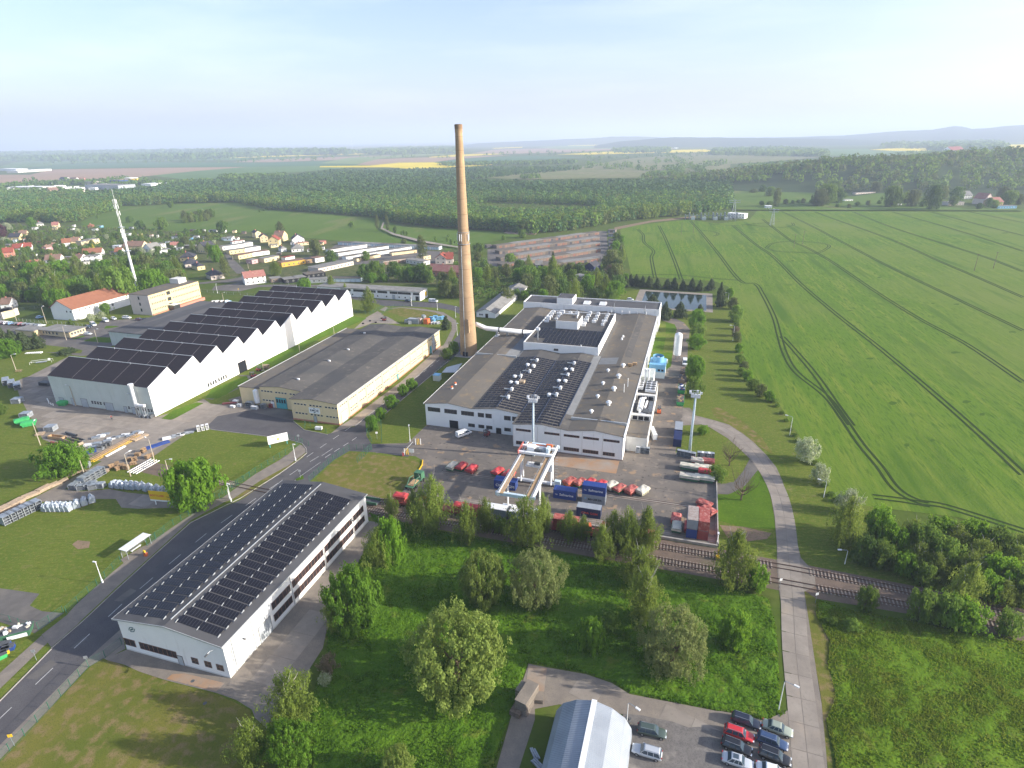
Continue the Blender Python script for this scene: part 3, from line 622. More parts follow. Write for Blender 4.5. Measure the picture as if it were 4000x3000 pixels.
# distant land
FAR=[('pasture', 'meadow_land',[(Y1,[(540,660),(640,610),(740,575),(830,548),(900,560),(1180,540),(1560,530),(1800,580),(2212,610)]),(Y3,[(260,590),(430,640),(790,660),(1000,670),(1200,690),(1000,730),(700,790)]),(Z2,[(1600,470),(1380,470),(700,420),(500,400),(220,400),(0,340)]),(Y1,[(1500,735),(1200,720),(900,710),(560,690)])]),
       ('fgreen', 'green_field',[(Y1,[(1000,350),(1000,300),(1500,295),(2300,283),(2300,300),(1950,330),(1500,340),(1430,380),(1300,385)])]),
       ('fbrown', 'ploughed_field',[(Y1,[(-40,345),(200,345),(350,310),(1000,300),(1640,293),(1300,320),(900,362),(500,378),(60,405),(-40,395)])]),
       ('fgreen3', 'green_field',[(Y1,[(120,305),(500,270),(1000,262),(1700,265),(2400,250),(2400,280),(1700,292),(900,297),(360,308)])]),
       ('fgreen', 'green_field',[(Y1,[(-40,300),(100,262),(200,250),(700,240),(1400,232),(2000,230),(2000,242),(1200,250),(500,268),(120,303)])]),
       ('fbrown', 'ploughed_field',[(Y1,[(1540,262),(1700,245),(2000,235),(2600,215),(2600,232),(2200,248),(1800,262)])]),
       ('rape', 'rape_field',[(Y1,[(1400,237),(1650,222),(2000,207),(2500,196),(2500,206),(2100,218),(1700,230)])]),
       ('rape', 'rape_field',[(Y3,[(-80,268),(230,264),(400,246),(620,244),(700,254),(780,254),(1050,249),(960,262),(780,274),(480,284),(330,275),(-80,275)])]),
       ('fbrown', 'ploughed_field',[(Y3,[(150,258),(260,225),(780,205),(1100,200),(780,222),(620,243),(420,245),(240,262)])]),
       ('fgreen3', 'green_field',[(Y3,[(630,243),(900,215),(1200,205),(1560,215),(1100,232),(900,250),(780,254)])]),
       ('fgreen2', 'green_field',[(Y3,[(-80,250),(100,215),(600,190),(760,192),(300,220),(150,255)])]),
       ('rape', 'rape_field',[(Y3,[(580,212),(760,196),(1050,188),(1040,194),(780,208),(620,214)])]),
       ('rape', 'rape_field',[(Y3,[(1380,196),(1700,178),(2212,166),(2400,170),(2400,178),(2000,186),(1600,196)])]),
       ('rape', 'rape_field',[(Y3,[(1450,140),(1500,124),(2212,118),(2500,121),(2500,132),(2212,137),(1700,142)])]),
       ('rape', 'rape_field',[(Y3,[(980,156),(1170,148),(1170,154),(1000,160)])]),
       ('fbrown', 'ploughed_field',[(Y3,[(850,190),(1000,165),(1700,150),(1900,158),(1500,180),(1100,192)])]),
       ('fgreen2', 'green_field',[(Y3,[(1250,150),(1500,140),(1800,148),(1760,160),(1400,165)])]),
       ('heath', 'heath',[(Y3,[(860,340),(1000,320),(1540,270),(1800,225),(2212,190)]),(Y2,[(0,180),(420,190),(900,205),(1000,210),(600,245),(400,255),(400,300),(280,310),(0,330)]),(Y3,[(2212,335),(1200,352)])]),
       ('rape', 'rape_field',[(Y2,[(-100,118),(400,122),(800,107),(1180,116),(900,130),(400,134),(-100,138)])]),
       ('rape', 'rape_field',[(Y2,[(-160,172),(260,164),(200,182),(-160,186)])]),
       ('rape', 'rape_field',[(Y2,[(1255,167),(1400,158),(1640,148),(1640,168),(1870,170),(1860,178),(1400,174)])]),
       ('rape', 'rape_field',[(Y2,[(2090,160),(2110,135),(2300,132),(2300,172),(2120,168)])]),
       ('fgreen', 'green_field',[(Y2,[(960,165),(1250,160),(1260,172),(1500,176),(2100,178),(2100,200),(1500,210),(1000,205)])]),
       ('pasture', 'meadow_land',[(Y2,[(420,540),(400,470),(420,410),(620,360),(930,365),(940,420),(1080,470),(1300,440),(1480,440),(1500,500),(1700,525),(2212,540),(2212,548),(470,542)])])]
for i,(m,n,segs) in enumerate(FAR): sheet(n,poly(*segs),m,.10+.05*i)
sheet('dirt_track',gp(Y3,[(295,660),(310,620),(320,622),(308,655),(380,690),(560,735),(790,775),(790,782),(540,745),(370,698)]), 'concrete',1.4)
sheet('garden_ground',poly((Z1,[(-60,660),(800,650),(1100,560),(1450,600),(1700,660),(2000,740),(2212,760)]),(Z2,[(900,800),(1760,800),(1900,600),(1760,480),(1000,440),(500,420),(200,400),(0,345)]),(Z1,[(1300,320),(800,295),(300,270),(-60,260)])), 'garden',.02)
sheet('street',poly((W3,[(100,430),(200,650),(300,760),(480,760),(420,700),(200,480),(115,420)])), 'asphalt_old',.05)
sheet('street',poly((W3,[(-900,960),(0,870),(300,830),(480,780),(460,850),(640,940),(1000,930),(1700,940),(1700,970),(640,970),(350,1040),(-100,1020),(-50,960),(350,900),(0,900),(-900,985)])), 'asphalt_old',.054)
sheet('garage_yard',poly((W5,[(200,420),(330,405),(1800,160),(1820,155),(1920,160),(1945,620),(1800,640),(430,700),(200,640)])), 'asphalt_old',.05)
sheet('garage_yard',poly((W4,[(-100,330),(60,220),(1500,320),(1700,330),(1650,560),(1400,480),(700,520),(0,560),(-120,420)])), 'asphalt_old',.05)
sheet('sand_heap_ground',poly((W5,[(430,190),(620,60),(720,50),(820,110),(940,140),(900,210),(600,205)])), 'sand',.2)
# ============================================================ trees
LM={
 'maple':  leafmat('leaf_maple',(.070,.150,.014),(.110,.205,.022)),
 'bright': leafmat('leaf_bright',(.110,.205,.018),(.085,.170,.016),.1),
 'willow': leafmat('leaf_willow',(.165,.215,.050),(.120,.165,.036),.12,.44,.35),
 'grey':   leafmat('leaf_grey_willow',(.165,.195,.070),(.120,.150,.050),.1,.44,.35),
 'birch':  leafmat('leaf_birch',(.135,.180,.036),(.105,.150,.026),.16,.48),
 'dark':   leafmat('leaf_dark',(.052,.100,.020),(.075,.130,.024),.2,.25),
 'forest': leafmat('leaf_forest',(.042,.092,.028),(.062,.118,.034),.2,.25),
 'pine':   leafmat('needles',(.035,.055,.022),(.055,.075,.028),.15,.12),
 'olive':  leafmat('leaf_olive',(.100,.120,.035),(.075,.100,.030),.2,.3),
 'mid':    leafmat('leaf_mid',(.075,.135,.022),(.110,.170,.028),.28,.42),
 'purple': leafmat('leaf_copper',(.060,.022,.028),(.045,.020,.022),.1,.15),
 'bloom':  leafmat('blossom_leaf',(.34,.36,.26),(.16,.21,.08),.1,.3,2.2),
 'gold':   leafmat('leaf_gold',(.34,.30,.03),(.25,.24,.03),.1,.3),
 'brownl': leafmat('leaf_brownish',(.17,.125,.085),(.12,.11,.06),.12,.25),
}
def profile(kind,t):
    if kind == 'round': return np.sqrt(np.clip(1-((t-.52)/.5)**2,0,1))
    if kind == 'dome': return np.sqrt(np.clip(1-(t/1.0)**2.2,0,1))*np.clip(t/.12+.5,0,1)
    if kind == 'birch': return np.clip(np.sin(np.clip((t-.08)/.92,0,1)**.62*math.pi),0,1)**.8
    if kind == 'tall': return np.clip(np.minimum(1,(t-.05)/.2),0,1)*np.clip((1.02-t)/.55,0,1)**.55
    if kind == 'cone': return np.clip((1.0-t)/.93,0,1)**.9*np.clip((t-.03)/.08,0,1)
def crown_np(kind,ncl,nlf,leaf,cr,seed,droop=0.0,lobes=.22,shell=.42,aspect=1.0):
    """unit crown (radius 1, height 1): clumps of small leaf faces spread through the volume, denser towards the outside"""
    r=np.random.default_rng(seed)
    t=r.uniform(.04,.985,ncl*6); w=profile(kind,t); keep=r.uniform(0,1,len(t))<(w+.06); t=t[keep][:ncl]
    n=len(t); a=r.uniform(0,2*math.pi,n); rad=profile(kind,t)
    lob=1+lobes*(np.sin(a*3+seed)*np.sin(t*7+seed*1.7)+.7*np.sin(a*5-seed*2+t*4)+.5*np.sin(a*2+t*13))
    rr=rad*lob*(r.uniform(0,1,n)**shell); rr=np.where(r.uniform(0,1,n)<.05,rr*1.12,rr)
    C=np.stack([rr*np.cos(a),rr*np.sin(a),t],1)
    k=np.repeat(np.arange(n),nlf); m=len(k)
    d=r.normal(0,1,(m,3)); d /= np.linalg.norm(d,axis=1)[:,None]
    csz=cr*r.uniform(.6,1.35,n)
    P=C[k]+d*(csz[k]*r.uniform(.25,1,m)**.6)[:,None]*np.array([1,1,aspect])
    if droop: P[:,2] -= droop*r.uniform(0,1,m)**2
    nrm=d+np.stack([np.cos(a[k]),np.sin(a[k]),np.full(m,.5)],1)*.6+r.normal(0,.45,(m,3)); nrm /= np.linalg.norm(nrm,axis=1)[:,None]
    u=np.cross(nrm,r.normal(0,1,(m,3))); u /= np.linalg.norm(u,axis=1)[:,None]; v=np.cross(nrm,u)
    s=leaf*r.uniform(.6,1.3,m)[:,None]*.5; sz=np.array([1,1,aspect])
    e=.55 if kind in ('birch', 'tall') else .8
    V=np.stack([P-u*s*sz,P-v*s*e*sz,P+u*s*sz,P+v*s*e*sz],1).reshape(-1,3)
    V[:,2]=np.clip(V[:,2],.0,1.03)
    return V
def crown_mesh(name,lm,**kw):
    V=crown_np(**kw); return npmesh(name,V,np.arange(len(V)).reshape(-1,4),[LM[lm]])
def trunk_mesh(name,m,h=.75,r=.05,limbs=6,seed=0,bare=False):
    q=random.Random(seed); b=MB(); p=[(0,0,0)]
    for k in range(1,6): p.append((q.uniform(-.05,.05),q.uniform(-.05,.05),h*k/5))
    b.tube(p,[r*(1.25-.95*k/5) for k in range(6)],7,m)
    def limb(o,d,L,rr,lev):
        e=o+d*L*.5; f=o+d*L+Vector((0,0,L*.15))
        b.tube([o,e,f],[rr,rr*.7,rr*.3],5,m,cap=False)
        if lev:
            for j in range(3 if bare else 2):
                dd=(d+Vector((q.uniform(-.7,.7),q.uniform(-.7,.7),q.uniform(-.15,.35)))).normalized(); limb(e if j else f,dd,L*.62,rr*.5,lev-1)
    for k in range(limbs):
        z=h*(.3+.65*k/limbs); a=k*2.4+q.uniform(-.4,.4)
        limb(Vector((p[min(5,int(z/h*5))][0],p[min(5,int(z/h*5))][1],z)),Vector((math.cos(a)*.8,math.sin(a)*.8,.38)).normalized(),(.62 if bare else .34),r*.45,3 if bare else 1)
    return b.mesh(name)
# kind: (crown settings, leaf material, trunk material, height/width)
KINDS={
 'maple':  (dict(kind='round',ncl=330,nlf=34,leaf=.062,cr=.12,lobes=.20), 'maple', 'bark',.95),
 'bright': (dict(kind='round',ncl=190,nlf=32,leaf=.09,cr=.16,lobes=.2), 'bright', 'bark',1.1),
 'willow': (dict(kind='round',ncl=620,nlf=34,leaf=.042,cr=.085,lobes=.10,shell=.34), 'willow', 'bark',.82),
 'grey':   (dict(kind='round',ncl=620,nlf=32,leaf=.038,cr=.085,lobes=.14,shell=.36), 'grey', 'bark',.9),
 'birch':  (dict(kind='birch',ncl=360,nlf=26,leaf=.07,cr=.14,droop=.10,lobes=.34,shell=.6,aspect=.7), 'birch', 'birch',1.75),
 'poplar': (dict(kind='tall',ncl=200,nlf=22,leaf=.12,cr=.22,lobes=.2,aspect=.35), 'olive', 'bark',2.6),
 'pine':   (dict(kind='cone',ncl=200,nlf=22,leaf=.11,cr=.17,lobes=.25,aspect=.6), 'pine', 'bark',1.25),
 'pinebush': (dict(kind='dome',ncl=180,nlf=22,leaf=.09,cr=.15,lobes=.15), 'pine', 'bark',.85),
 'bush':   (dict(kind='dome',ncl=110,nlf=26,leaf=.11,cr=.20,lobes=.22), 'mid', 'bark',.6),
 'young':  (dict(kind='round',ncl=90,nlf=26,leaf=.13,cr=.24,lobes=.3,shell=.6), 'bright', 'bark',1.5),
 'olive':  (dict(kind='round',ncl=150,nlf=24,leaf=.10,cr=.20,lobes=.28), 'olive', 'bark',1.2),
 'mid':    (dict(kind='round',ncl=150,nlf=24,leaf=.10,cr=.19,lobes=.26), 'mid', 'bark',1.05),
 'dark':   (dict(kind='round',ncl=150,nlf=24,leaf=.10,cr=.19,lobes=.24), 'dark', 'bark',1.0),
 'bloom':  (dict(kind='round',ncl=150,nlf=24,leaf=.09,cr=.19,lobes=.24), 'bloom', 'bark',1.0),
 'purple': (dict(kind='round',ncl=120,nlf=22,leaf=.12,cr=.20), 'purple', 'bark',1.1),
 'brownl': (dict(kind='round',ncl=130,nlf=20,leaf=.10,cr=.20,lobes=.3), 'brownl', 'bark',1.2),
 'gold':   (dict(kind='cone',ncl=60,nlf=20,leaf=.16,cr=.2), 'gold', 'bark',1.8),
 'bare':   (None,None, 'bark',.9),
}
proto={}
def get_proto(k,var):
    if (k,var) not in proto:
        c,lm,tm,a=KINDS[k]; sd=var*17+len(k)*3+1
        cm=crown_mesh(k+'_crown',lm,seed=sd,**c) if c else None
        proto[(k,var)]=(cm,trunk_mesh(k+'_trunk',M[tm],h=.9 if k in ('birch', 'poplar') else (.35 if 'bush' in k else .5),r=.035 if k in ('birch', 'poplar', 'young') else .06,limbs=9 if k == 'bare' else (7 if k == 'birch' else 5),seed=sd,bare=(k == 'bare')))
    return proto[(k,var)]
NAMES=dict(maple='maple_tree',bright='lime_tree',willow='willow_tree',grey='willow_tree',birch='birch_tree',poplar='poplar_tree',pine='pine_tree',pinebush='dwarf_pine',bush='bush',young='young_tree',
             olive='leafy_tree',mid='leafy_tree',dark='leafy_tree',bloom='blossoming_tree',purple='copper_beech',brownl='leafy_tree',gold='golden_shrub',bare='bare_tree')
def tree(k,x,y,r,h,label,group=None,var=None,whole=False):
    var=rnd.randrange(3) if var is None else var
    cm,tm=get_proto(k,var); rz=rnd.uniform(0,6.28)
    cat = 'shrub' if k in ('bush', 'pinebush', 'gold') else 'tree'
    e=empty(NAMES[k],(x,y,0),rz,label,cat,group)
    if cm: inst(cm, 'crown',e,(0,0,0),0,(r*rnd.uniform(.86,1.1),r*rnd.uniform(.86,1.1),h),rot=(rnd.uniform(-.06,.06),rnd.uniform(-.06,.06),0))
    if cat == 'tree' or not cm: inst(tm, 'trunk',e,(0,0,0),0,(r,r,h))
    return e
def TP(Zf,cx,cy,hw,k,label,asp=None,group=None,var=None):
    """a tree from the picture: centre of its crown, half its width in that view's pixels"""
    x0,y0=Zf(cx,cy); x1,_=Zf(cx+hw,cy); wpx=x1-x0; a=asp or KINDS[k][3]; r,h=4.,8.
    for _ in range(6):
        zc=h*.52; P=G(x0,y0,zc); d=(P-Vector((0,0,HC))).dot(Fw); r=wpx*d/FPX; h=2*r*a
    return tree(k,P.x,P.y,r,h,label,group,var)
TREES=[
 (VI,945,1150,345,'willow','largest round willow, alone in the middle of the meadow'),
 (VI,1120,640,175,'willow','pale yellow-green willow, left one of the touching pair',1.15),
 (VI,1490,640,205,'grey','grey-green willow, right one of the touching pair',1.0),
 (ZB,1840,560,320,'grey','round grey willow at the corner of the meadow near the concrete road',.85),
 (ZB,1600,150,190,'birch','drooping birch rising behind the corner willow',1.5),
 (ZB,1130,520,110,'young','slim young tree standing alone above the concrete apron',1.5),
 (ZB,1300,370,85,'mid','dark little tree in the shade beside the slim young tree',1.0),
 (ZC,1040,1010,125,'bright','light green chestnut alone in the meadow by the road bend',1.45),
 (ZC,1235,560,95,'bright','pale chestnut beside the track at the crossing',1.3),
 (ZC,1040,380,170,'birch','birch leaning over the siding at the east end of the yard',1.75),
 (VI,225,780,205,'maple','broad bright maple beside the warehouse yard',1.1),
 (VI,90,860,95,'birch','thin pale birch standing in front of the broad maple',1.6),
 (VI,400,400,115,'birch','loose birch at the back corner of the warehouse',1.45),
 (VI,490,380,95,'bright','yellow-green lime behind the loose birch',1.9),
 (VI,50,1230,60,'brownl','small brownish shrub-like tree at the edge of the warehouse yard',1.2),
 (VI,30,1330,45,'bloom','small bush in white blossom below the brownish one',1.0),
 (VH,600,400,185,'birch','white-stemmed birch at the end of the warehouse yard',1.25),
 (VH,330,720,150,'birch','white-stemmed birch nearest the dry lawn',1.5),
 (VH,610,740,165,'maple','green maple between the two white-stemmed birches',1.1),
 (VH,1380,900,130,'willow','pale willow top at the lower edge of the meadow',1.0),
 (Z6,60,820,70,'birch','westernmost small birch beside the siding',1.7),
 (Z6,390,800,165,'birch','tall dense birch hiding the red skip wagons',1.75),
 (Z6,270,850,100,'birch','birch leaning on the tall dense one from the west',1.9),
 (Z6,710,960,105,'birch','slender birch with a forked top before the grey containers',2.1),
 (Z6,870,900,100,'birch','birch just east of the slender forked one',1.7),
 (Z6,1240,960,190,'birch','broadest birch in front of the gantry crane',1.3),
 (Z6,1400,880,75,'birch','thin tall birch touching the crane leg',2.7),
 (Z6,1600,980,90,'birch','birch before the red rail container',1.7),
 (Z6,1710,1010,70,'birch','small birch left of the orange digger',1.9),
 (Z6,1980,1050,120,'birch','birch right of the orange digger',1.75),
 (Z6,2120,1000,80,'birch','narrow birch between the digger and the tall pair',2.4),
 (Z7,330,1270,110,'birch','left one of the tall birch pair at the east of the row',2.1),
 (Z7,500,1250,130,'birch','right one of the tall birch pair at the east of the row',1.9),
 (Z7,130,1350,110,'birch','birch in the shade left of the tall pair',1.7),
 (Z7,430,1560,180,'birch','low birch spreading at the meadow edge below the tall pair',1.2),
 (Z6,1000,1000,60,'mid','low tree filling the gap in the birch row',1.2),
 (VG,1140,210,100,'birch','pale birch at the corner of the crop field',1.8),
 (VG,1320,230,85,'bright','sunlit lime behind the pale corner birch',1.3),
 (VG,1240,400,85,'dark','dark bushy tree under the pale corner birch',1.1),
 (VG,1330,420,75,'mid','leafy tree beside the dark bushy one',1.2),
 (VG,1245,690,62,'mid','round bush-like tree between the two tracks, nearest the road',1.3),
 (VG,1595,730,85,'mid','rounded tree south of the tracks, left of the white birch',1.3),
 (VG,1850,600,105,'birch','airy birch standing over the tracks on the right',1.7),
 (VG,1850,790,120,'bright','light green rounded tree in front of the airy birch',.85),
 (VG,1740,760,95,'mid','green tree left of the light green rounded one',1.1),
 (VG,2130,850,75,'mid','bush-like tree by the tracks at the right edge',1.1),
 (VG,1160,850,60,'bush','low light bush at the meadow corner',.5),
 (VG,1030,830,40,'bush','small yellowish bush beside the road crossing',.5),
 (Z7,985,395,42,'young','small bright tree on the lawn beside the floodlight mast',1.0),
 (Z7,1110,770,75,'mid','round green tree at the end of the skips',.95),
 (Z7,1225,610,90,'bare','leafless tree on the lawn between yard and curved road',1.2),
 (Z7,1330,900,130,'bare','leafless spreading tree south of the spur road',.9),
 (VF,1045,1350,58,'bloom','whitish blossoming tree on the hedge, nearer the lamp',1.2),
 (VF,1120,1480,45,'bloom','smaller blossoming tree on the hedge',1.2),
 (VF,1270,1630,60,'bloom','blossoming tree at the lower end of the hedge',1.1),
 (VF,440,910,52,'maple','tall dark-green maple beside the works road',1.35),
 (VF,430,1010,48,'mid','leafy tree behind the floodlight mast',1.2),
 (VF,448,650,40,'maple','first lime of the row along the works road, nearest the pond',1.5),
 (VF,455,715,40,'mid','second lime of the row along the works road',1.2),
 (VF,445,765,42,'maple','third lime of the row along the works road',1.0),
 (VF,275,595,36,'pine','dark pine at the back corner of the factory',1.4),
 (VF,357,590,42,'pine','broad dark pine in front of the pond',1.05),
 (VF,460,595,32,'pine','small pine at the pond corner',1.0),
 (VF,580,510,34,'pine','big dark pine at the field corner',2.0),
 (VF,205,540,40,'pine','low pines at the left of the pond',.8),
 (VF,660,610,34,'mid','first leafy tree of the field hedge',1.3),
 (VF,655,710,22,'brownl','brown reddish tree on the field hedge',1.2),
 (Z4,1440,1000,62,'maple','first lime of the roadside row, nearest the gate',1.1),
 (Z4,1515,920,45,'bright','second lime of the roadside row',1.2),
 (Z4,1605,815,58,'maple','third lime of the roadside row',1.0),
 (Z4,1710,715,45,'maple','fourth lime of the roadside row',1.1),
 (Z4,1780,665,50,'bright','fifth lime of the roadside row',1.0),
 (Z4,2090,400,45,'mid','sixth lime of the roadside row, near the chimney',1.1),
 (Z4,2145,350,48,'bright','last lime of the roadside row, at the chimney foot',1.1),
 (Z3,530,870,200,'maple','wide round maple on the lawn left of the timber stacks',.72),
 (Z3,1650,1080,215,'bright','big light green tree covering the yellow sign',1.0),
 (Z3,0,440,40,'mid','leafy tree at the left edge beside the steel stacks',1.2),
 (W8,110,970,190,'maple','bright green tree left of the office yard',.85),
 (W8,200,780,130,'pine','large spruce behind the bright green tree',1.1),
 (W8,400,830,150,'pine','spruce in the middle of the group by the gatehouse',1.15),
 (W8,640,830,110,'pine','spruce nearest the gatehouse',1.3),
 (W8,20,720,110,'pine','spruce at the left edge of the group',1.3),
 (W8,1170,1020,150,'pinebush','low juniper mound on the lawn before the works yard',.35),
 (W8,1220,530,60,'bush','rounded bush at the car park fence',.9),
 (W8,1830,290,90,'mid','tree in front of the white house with the orange roof',1.1),
 (W8,1560,440,70,'bloom','bush in white blossom at the wall of the orange-roofed house',.9),
 (W8,1740,400,70,'bloom','second blossoming bush at the orange-roofed house',.8),
 (Z1,1030,800,130,'mid','large leafy tree over the corner of the orange-roofed house',1.2),
 (Z1,1300,780,120,'bright','bright tree behind the yellow office block',.9),
 (Z2,965,925,75,'birch','birch at the end of the white saw-tooth hall',1.5),
 (Z2,650,790,45,'birch','birch before the long white workshop, left',1.6),
 (Z2,775,840,32,'birch','smaller birch before the long white workshop',1.7),
 (Z2,420,790,55,'bright','light tree behind the saw-tooth roof',.8),
 (Z2,1640,1120,48,'pine','dark pine beside the curved footpath',1.35),
 (Z2,1435,475,50,'poplar','tall poplar among the garages',2.1),
 (Z2,645,565,60,'dark','dense tree beside the garage rows',1.0),
 (Z2,950,550,32,'mid','small tree in front of the cream garage wall',1.3),
 (Z2,205,305,38,'poplar','tree behind the gabled houses',1.4),
 (Z2,510,480,50,'olive','tall ragged tree between houses and garages',1.4),
 (Z2,165,650,48,'birch','birch in front of the cream garden wall',1.5),
 (Z2,1280,425,28,'olive','round bush beyond the long garage row',.7),
 (Z1,1850,530,55,'bright','light green tree at the head of the street',1.3),
 (Z1,1940,650,38,'poplar','dark columnar poplar at the street corner',2.7),
 (Z2,1040,255,20,'poplar','left poplar of the pair on the meadow track',3.2),
 (Z2,1135,265,20,'poplar','right poplar of the pair on the meadow track',3.6),
 (Z2,823,280,20,'mid','single round tree on the pasture',1.3),
 (W5,700,195,52,'mid','round tree beside the sand heap',1.1),
 (W5,430,250,26,'mid','small tree on the grass beyond the brown garages',1.3),
 (W5,1130,580,70,'pine','tall spruce rising over the brown garages',1.9),
]
for q in TREES:
    TP(*q[:6],asp=q[6] if len(q)>6 else None)
# tree groups: (view, kinds, list of centres with half widths, label, group)
LOOK=dict(mid='fresh green',olive='olive-green',dark='dark green',bright='bright green',birch='airy pale',maple='dense green',bush='low bushy',bloom='white-blossoming',pine='narrow',brownl='brownish',young='young',poplar='slim')
def tgroup(Zf,kinds,pts,label,group,asp=None):
    for i,p in enumerate(pts): TP(Zf,p[0],p[1],p[2],kinds[i % len(kinds)],LOOK.get(kinds[i % len(kinds)], '')+' '+label,group=group,asp=p[3] if len(p)>3 else asp)
tgroup(VF,['pine'],[(60,440,26),(90,430,26),(120,432,28),(150,440,26),(190,440,26),(235,450,26),(285,452,24),(325,448,28),(373,458,24),(420,455,30),(463,462,26),(522,455,28)], 'dark pine in the row along the far side of the pond', 'pines along the pond',1.2)
tgroup(W4,['dark','mid','maple'],[(500,650,120),(680,620,130),(800,740,70),(960,600,110),(1080,680,110),(1250,680,120),(1420,660,140),(1500,720,90),(620,740,80),(1180,600,70)], 'big leafy tree in the dense belt behind the long white workshop', 'trees behind the white workshop')
tgroup(W4,['olive','birch','mid'],[(1720,760,90),(1860,720,90),(1900,860,110),(1800,920,110),(1700,900,70),(1950,560,70),(1970,950,90)], 'ragged tree left of the chimney', 'trees by the chimney')
tgroup(W5,['mid','olive','dark','bright','birch'],[(70,400,70),(60,520,55),(155,640,55),(60,760,70),(200,760,80),(530,560,75),(470,720,75),(660,640,70),(640,780,85),(790,620,70),(820,780,120),(760,880,90),(880,900,80),(1000,760,90),(1150,700,110),(1200,830,110),(1100,950,120),(1280,950,110),(1000,1080,80),(1450,1010,110),(1420,800,90),(1380,700,70),(1530,720,75),(1650,900,110),(1760,800,80),(1700,1060,70),(1990,560,110),(2080,640,80),(2050,380,70),(2140,480,60),(2060,240,60),(2040,760,110),(2090,900,110),(2030,1010,120),(1900,920,80),(2000,1090,90),(480,1080,90),(620,1060,70),(720,1080,60),(340,900,50),(100,900,60),(300,750,60)], 'leafy tree in the wood between the factory and the brown garages', 'wood behind the factory')
tgroup(W5,['brownl'],[(1990,760,95)], 'brown flowering tree in the wood behind the factory',None)
tgroup(VF,['mid','olive','bright'],[(15,300,24),(30,260,18),(40,210,16),(12,230,20),(20,350,26),(60,420,20),(660,680,18),(665,740,22),(672,800,22),(680,860,26),(700,900,22),(720,950,27),(750,1000,30),(790,1030,30),(840,1060,27),(650,640,22),(640,560,26),(625,500,22),(690,930,24)], 'hedge tree between the mown strip and the crop field', 'hedge along the field')
tgroup(VF,['mid'],[(880,1110,16,.5),(905,1150,16,.5),(930,1190,16,.5),(950,1240,16,.5),(975,1270,18,.5),(1000,1300,20,.5),(1080,1420,22,.5),(1140,1540,22,.5),(1170,1590,24,.5),(1200,1620,24,.5),(860,1085,20,.5)], 'low shrub of the hedge along the crop field', 'low hedge along the field')
tgroup(VG,['bright','birch','mid','birch'],[(1430,338,80),(1520,278,88),(1620,338,96),(1560,428,96),(1700,278,88),(1800,318,96),(1750,428,104),(1680,488,88),(1900,298,88),(1960,408,104),(2060,358,96),(1900,488,104),(2060,528,104),(2160,448,96),(2180,588,96),(2080,648,88),(1480,478,72),(1400,448,64),(1600,538,72),(2240,668,80),(1980,608,88),(2250,368,96)], 'bushy poplar in the thicket between tracks and crop field', 'thicket beside the tracks',1.05)
tgroup(Z1,['mid','olive','dark','maple','birch','bright'],[(x+rnd.uniform(-22,22),y+rnd.uniform(-16,16),rnd.uniform(48,88)) for y,x0,x1 in ((690,40,830),(745,20,900),(800,30,880),(860,30,760),(910,100,560),(640,1150,1560),(700,1180,1620),(760,1240,1560),(670,820,1130),(740,880,1160)) for x in range(x0,x1,92)], 'leafy tree in the dense wood behind the yellow office block', 'wood behind the office block')
# garden colony and village: small trees among the plots
GP=[]
for k in range(420):
    y=rnd.uniform(285,640); x=rnd.uniform(-30,1860)
    if y<300+max(0,(x-600))*.03: continue
    if x>1500 and y>480: continue
    if x>1100 and y>560: continue
    GP.append((x,y))
for x,y in GP[:285]:
    k=rnd.choice(['mid', 'olive', 'dark', 'bush', 'dark', 'birch', 'bloom' if rnd.random()<.4 else 'mid']); TP(Z1,x,y,rnd.choice([10,14,18,24,30])*(.7+.5*(y-285)/355),k,LOOK[k]+' garden tree',group='garden trees')
for x,y,w,k,lb in [(-5,330,55,'purple','dark copper beech at the left edge of the village'),(60,300,35,'bloom','pale blossoming tree beside the copper beech'),(265,262,38,'bright','bright tree at the wood edge beyond the village'),(270,405,42,'olive','big olive tree between red roofs'),
                       (800,470,14,'gold','golden conifer in a village garden'),(1120,235,27,'dark','single dark tree on the pasture beyond the gardens'),(1210,285,38,'dark','rounded tree where gardens meet the pasture'),(1390,270,48,'mid','wide tree group top at the pasture edge'),
                       (1920,300,50,'dark','dense tree at the pasture edge, right'),(840,215,14,'mid','small tree on the pasture near the wood'),(1470,105,28,'mid','single tree before the forest edge')]:
    TP(Z1,x,y,w,k,lb)
tgroup(Z1,['olive','mid','birch'],[(1590+i*34,205-i*3+rnd.uniform(-10,12),rnd.uniform(22,32),1.4) for i in range(8)]+[(1600+i*45,235-i*5,28,1.1) for i in range(5)], 'tree of the small copse standing on the open pasture', 'copse on the pasture')
tgroup(Z2,['mid'],[(30,165,8),(68,158,8),(103,150,8),(137,143,7),(172,138,7),(1200,325,18,1.6),(1255,355,8,2),(1278,350,10,2),(1303,358,9,2),(1550,405,11,2),(1652,410,12,1.6),(1685,430,14,1.8),(1720,432,8,1.3),(1665,380,16,.9)], 'young tree dotted along the pasture track', 'young trees on the pasture')
tgroup(Y2,['dark','mid','olive'],[(600,405,22),(648,425,28),(687,460,20,2.8),(594,497,16),(642,503,18),(740,487,14),(785,490,12),(818,485,12),(850,482,14),(820,345,38),(1000,440,60),(950,460,45),(1060,450,45),(1040,395,40),(1145,385,26),(1000,350,35),(930,480,30),(1300,400,28),(1240,385,22),(1405,455,52,1.2),(1525,465,42,1.2),(1655,460,48,1.5),(1185,500,14),(1250,495,14),(1320,490,14),(1065,510,14),(1135,515,12),(1800,440,45),(1780,480,28),(1720,430,30),(2000,490,18,1.5),(2130,460,40),(2185,470,26),(1940,515,20),(2030,500,24),(2080,430,30),(1450,480,24),(1590,500,20),(545,420,22,.6)], 'tree of the line beyond the crop field', 'trees beyond the crop field')
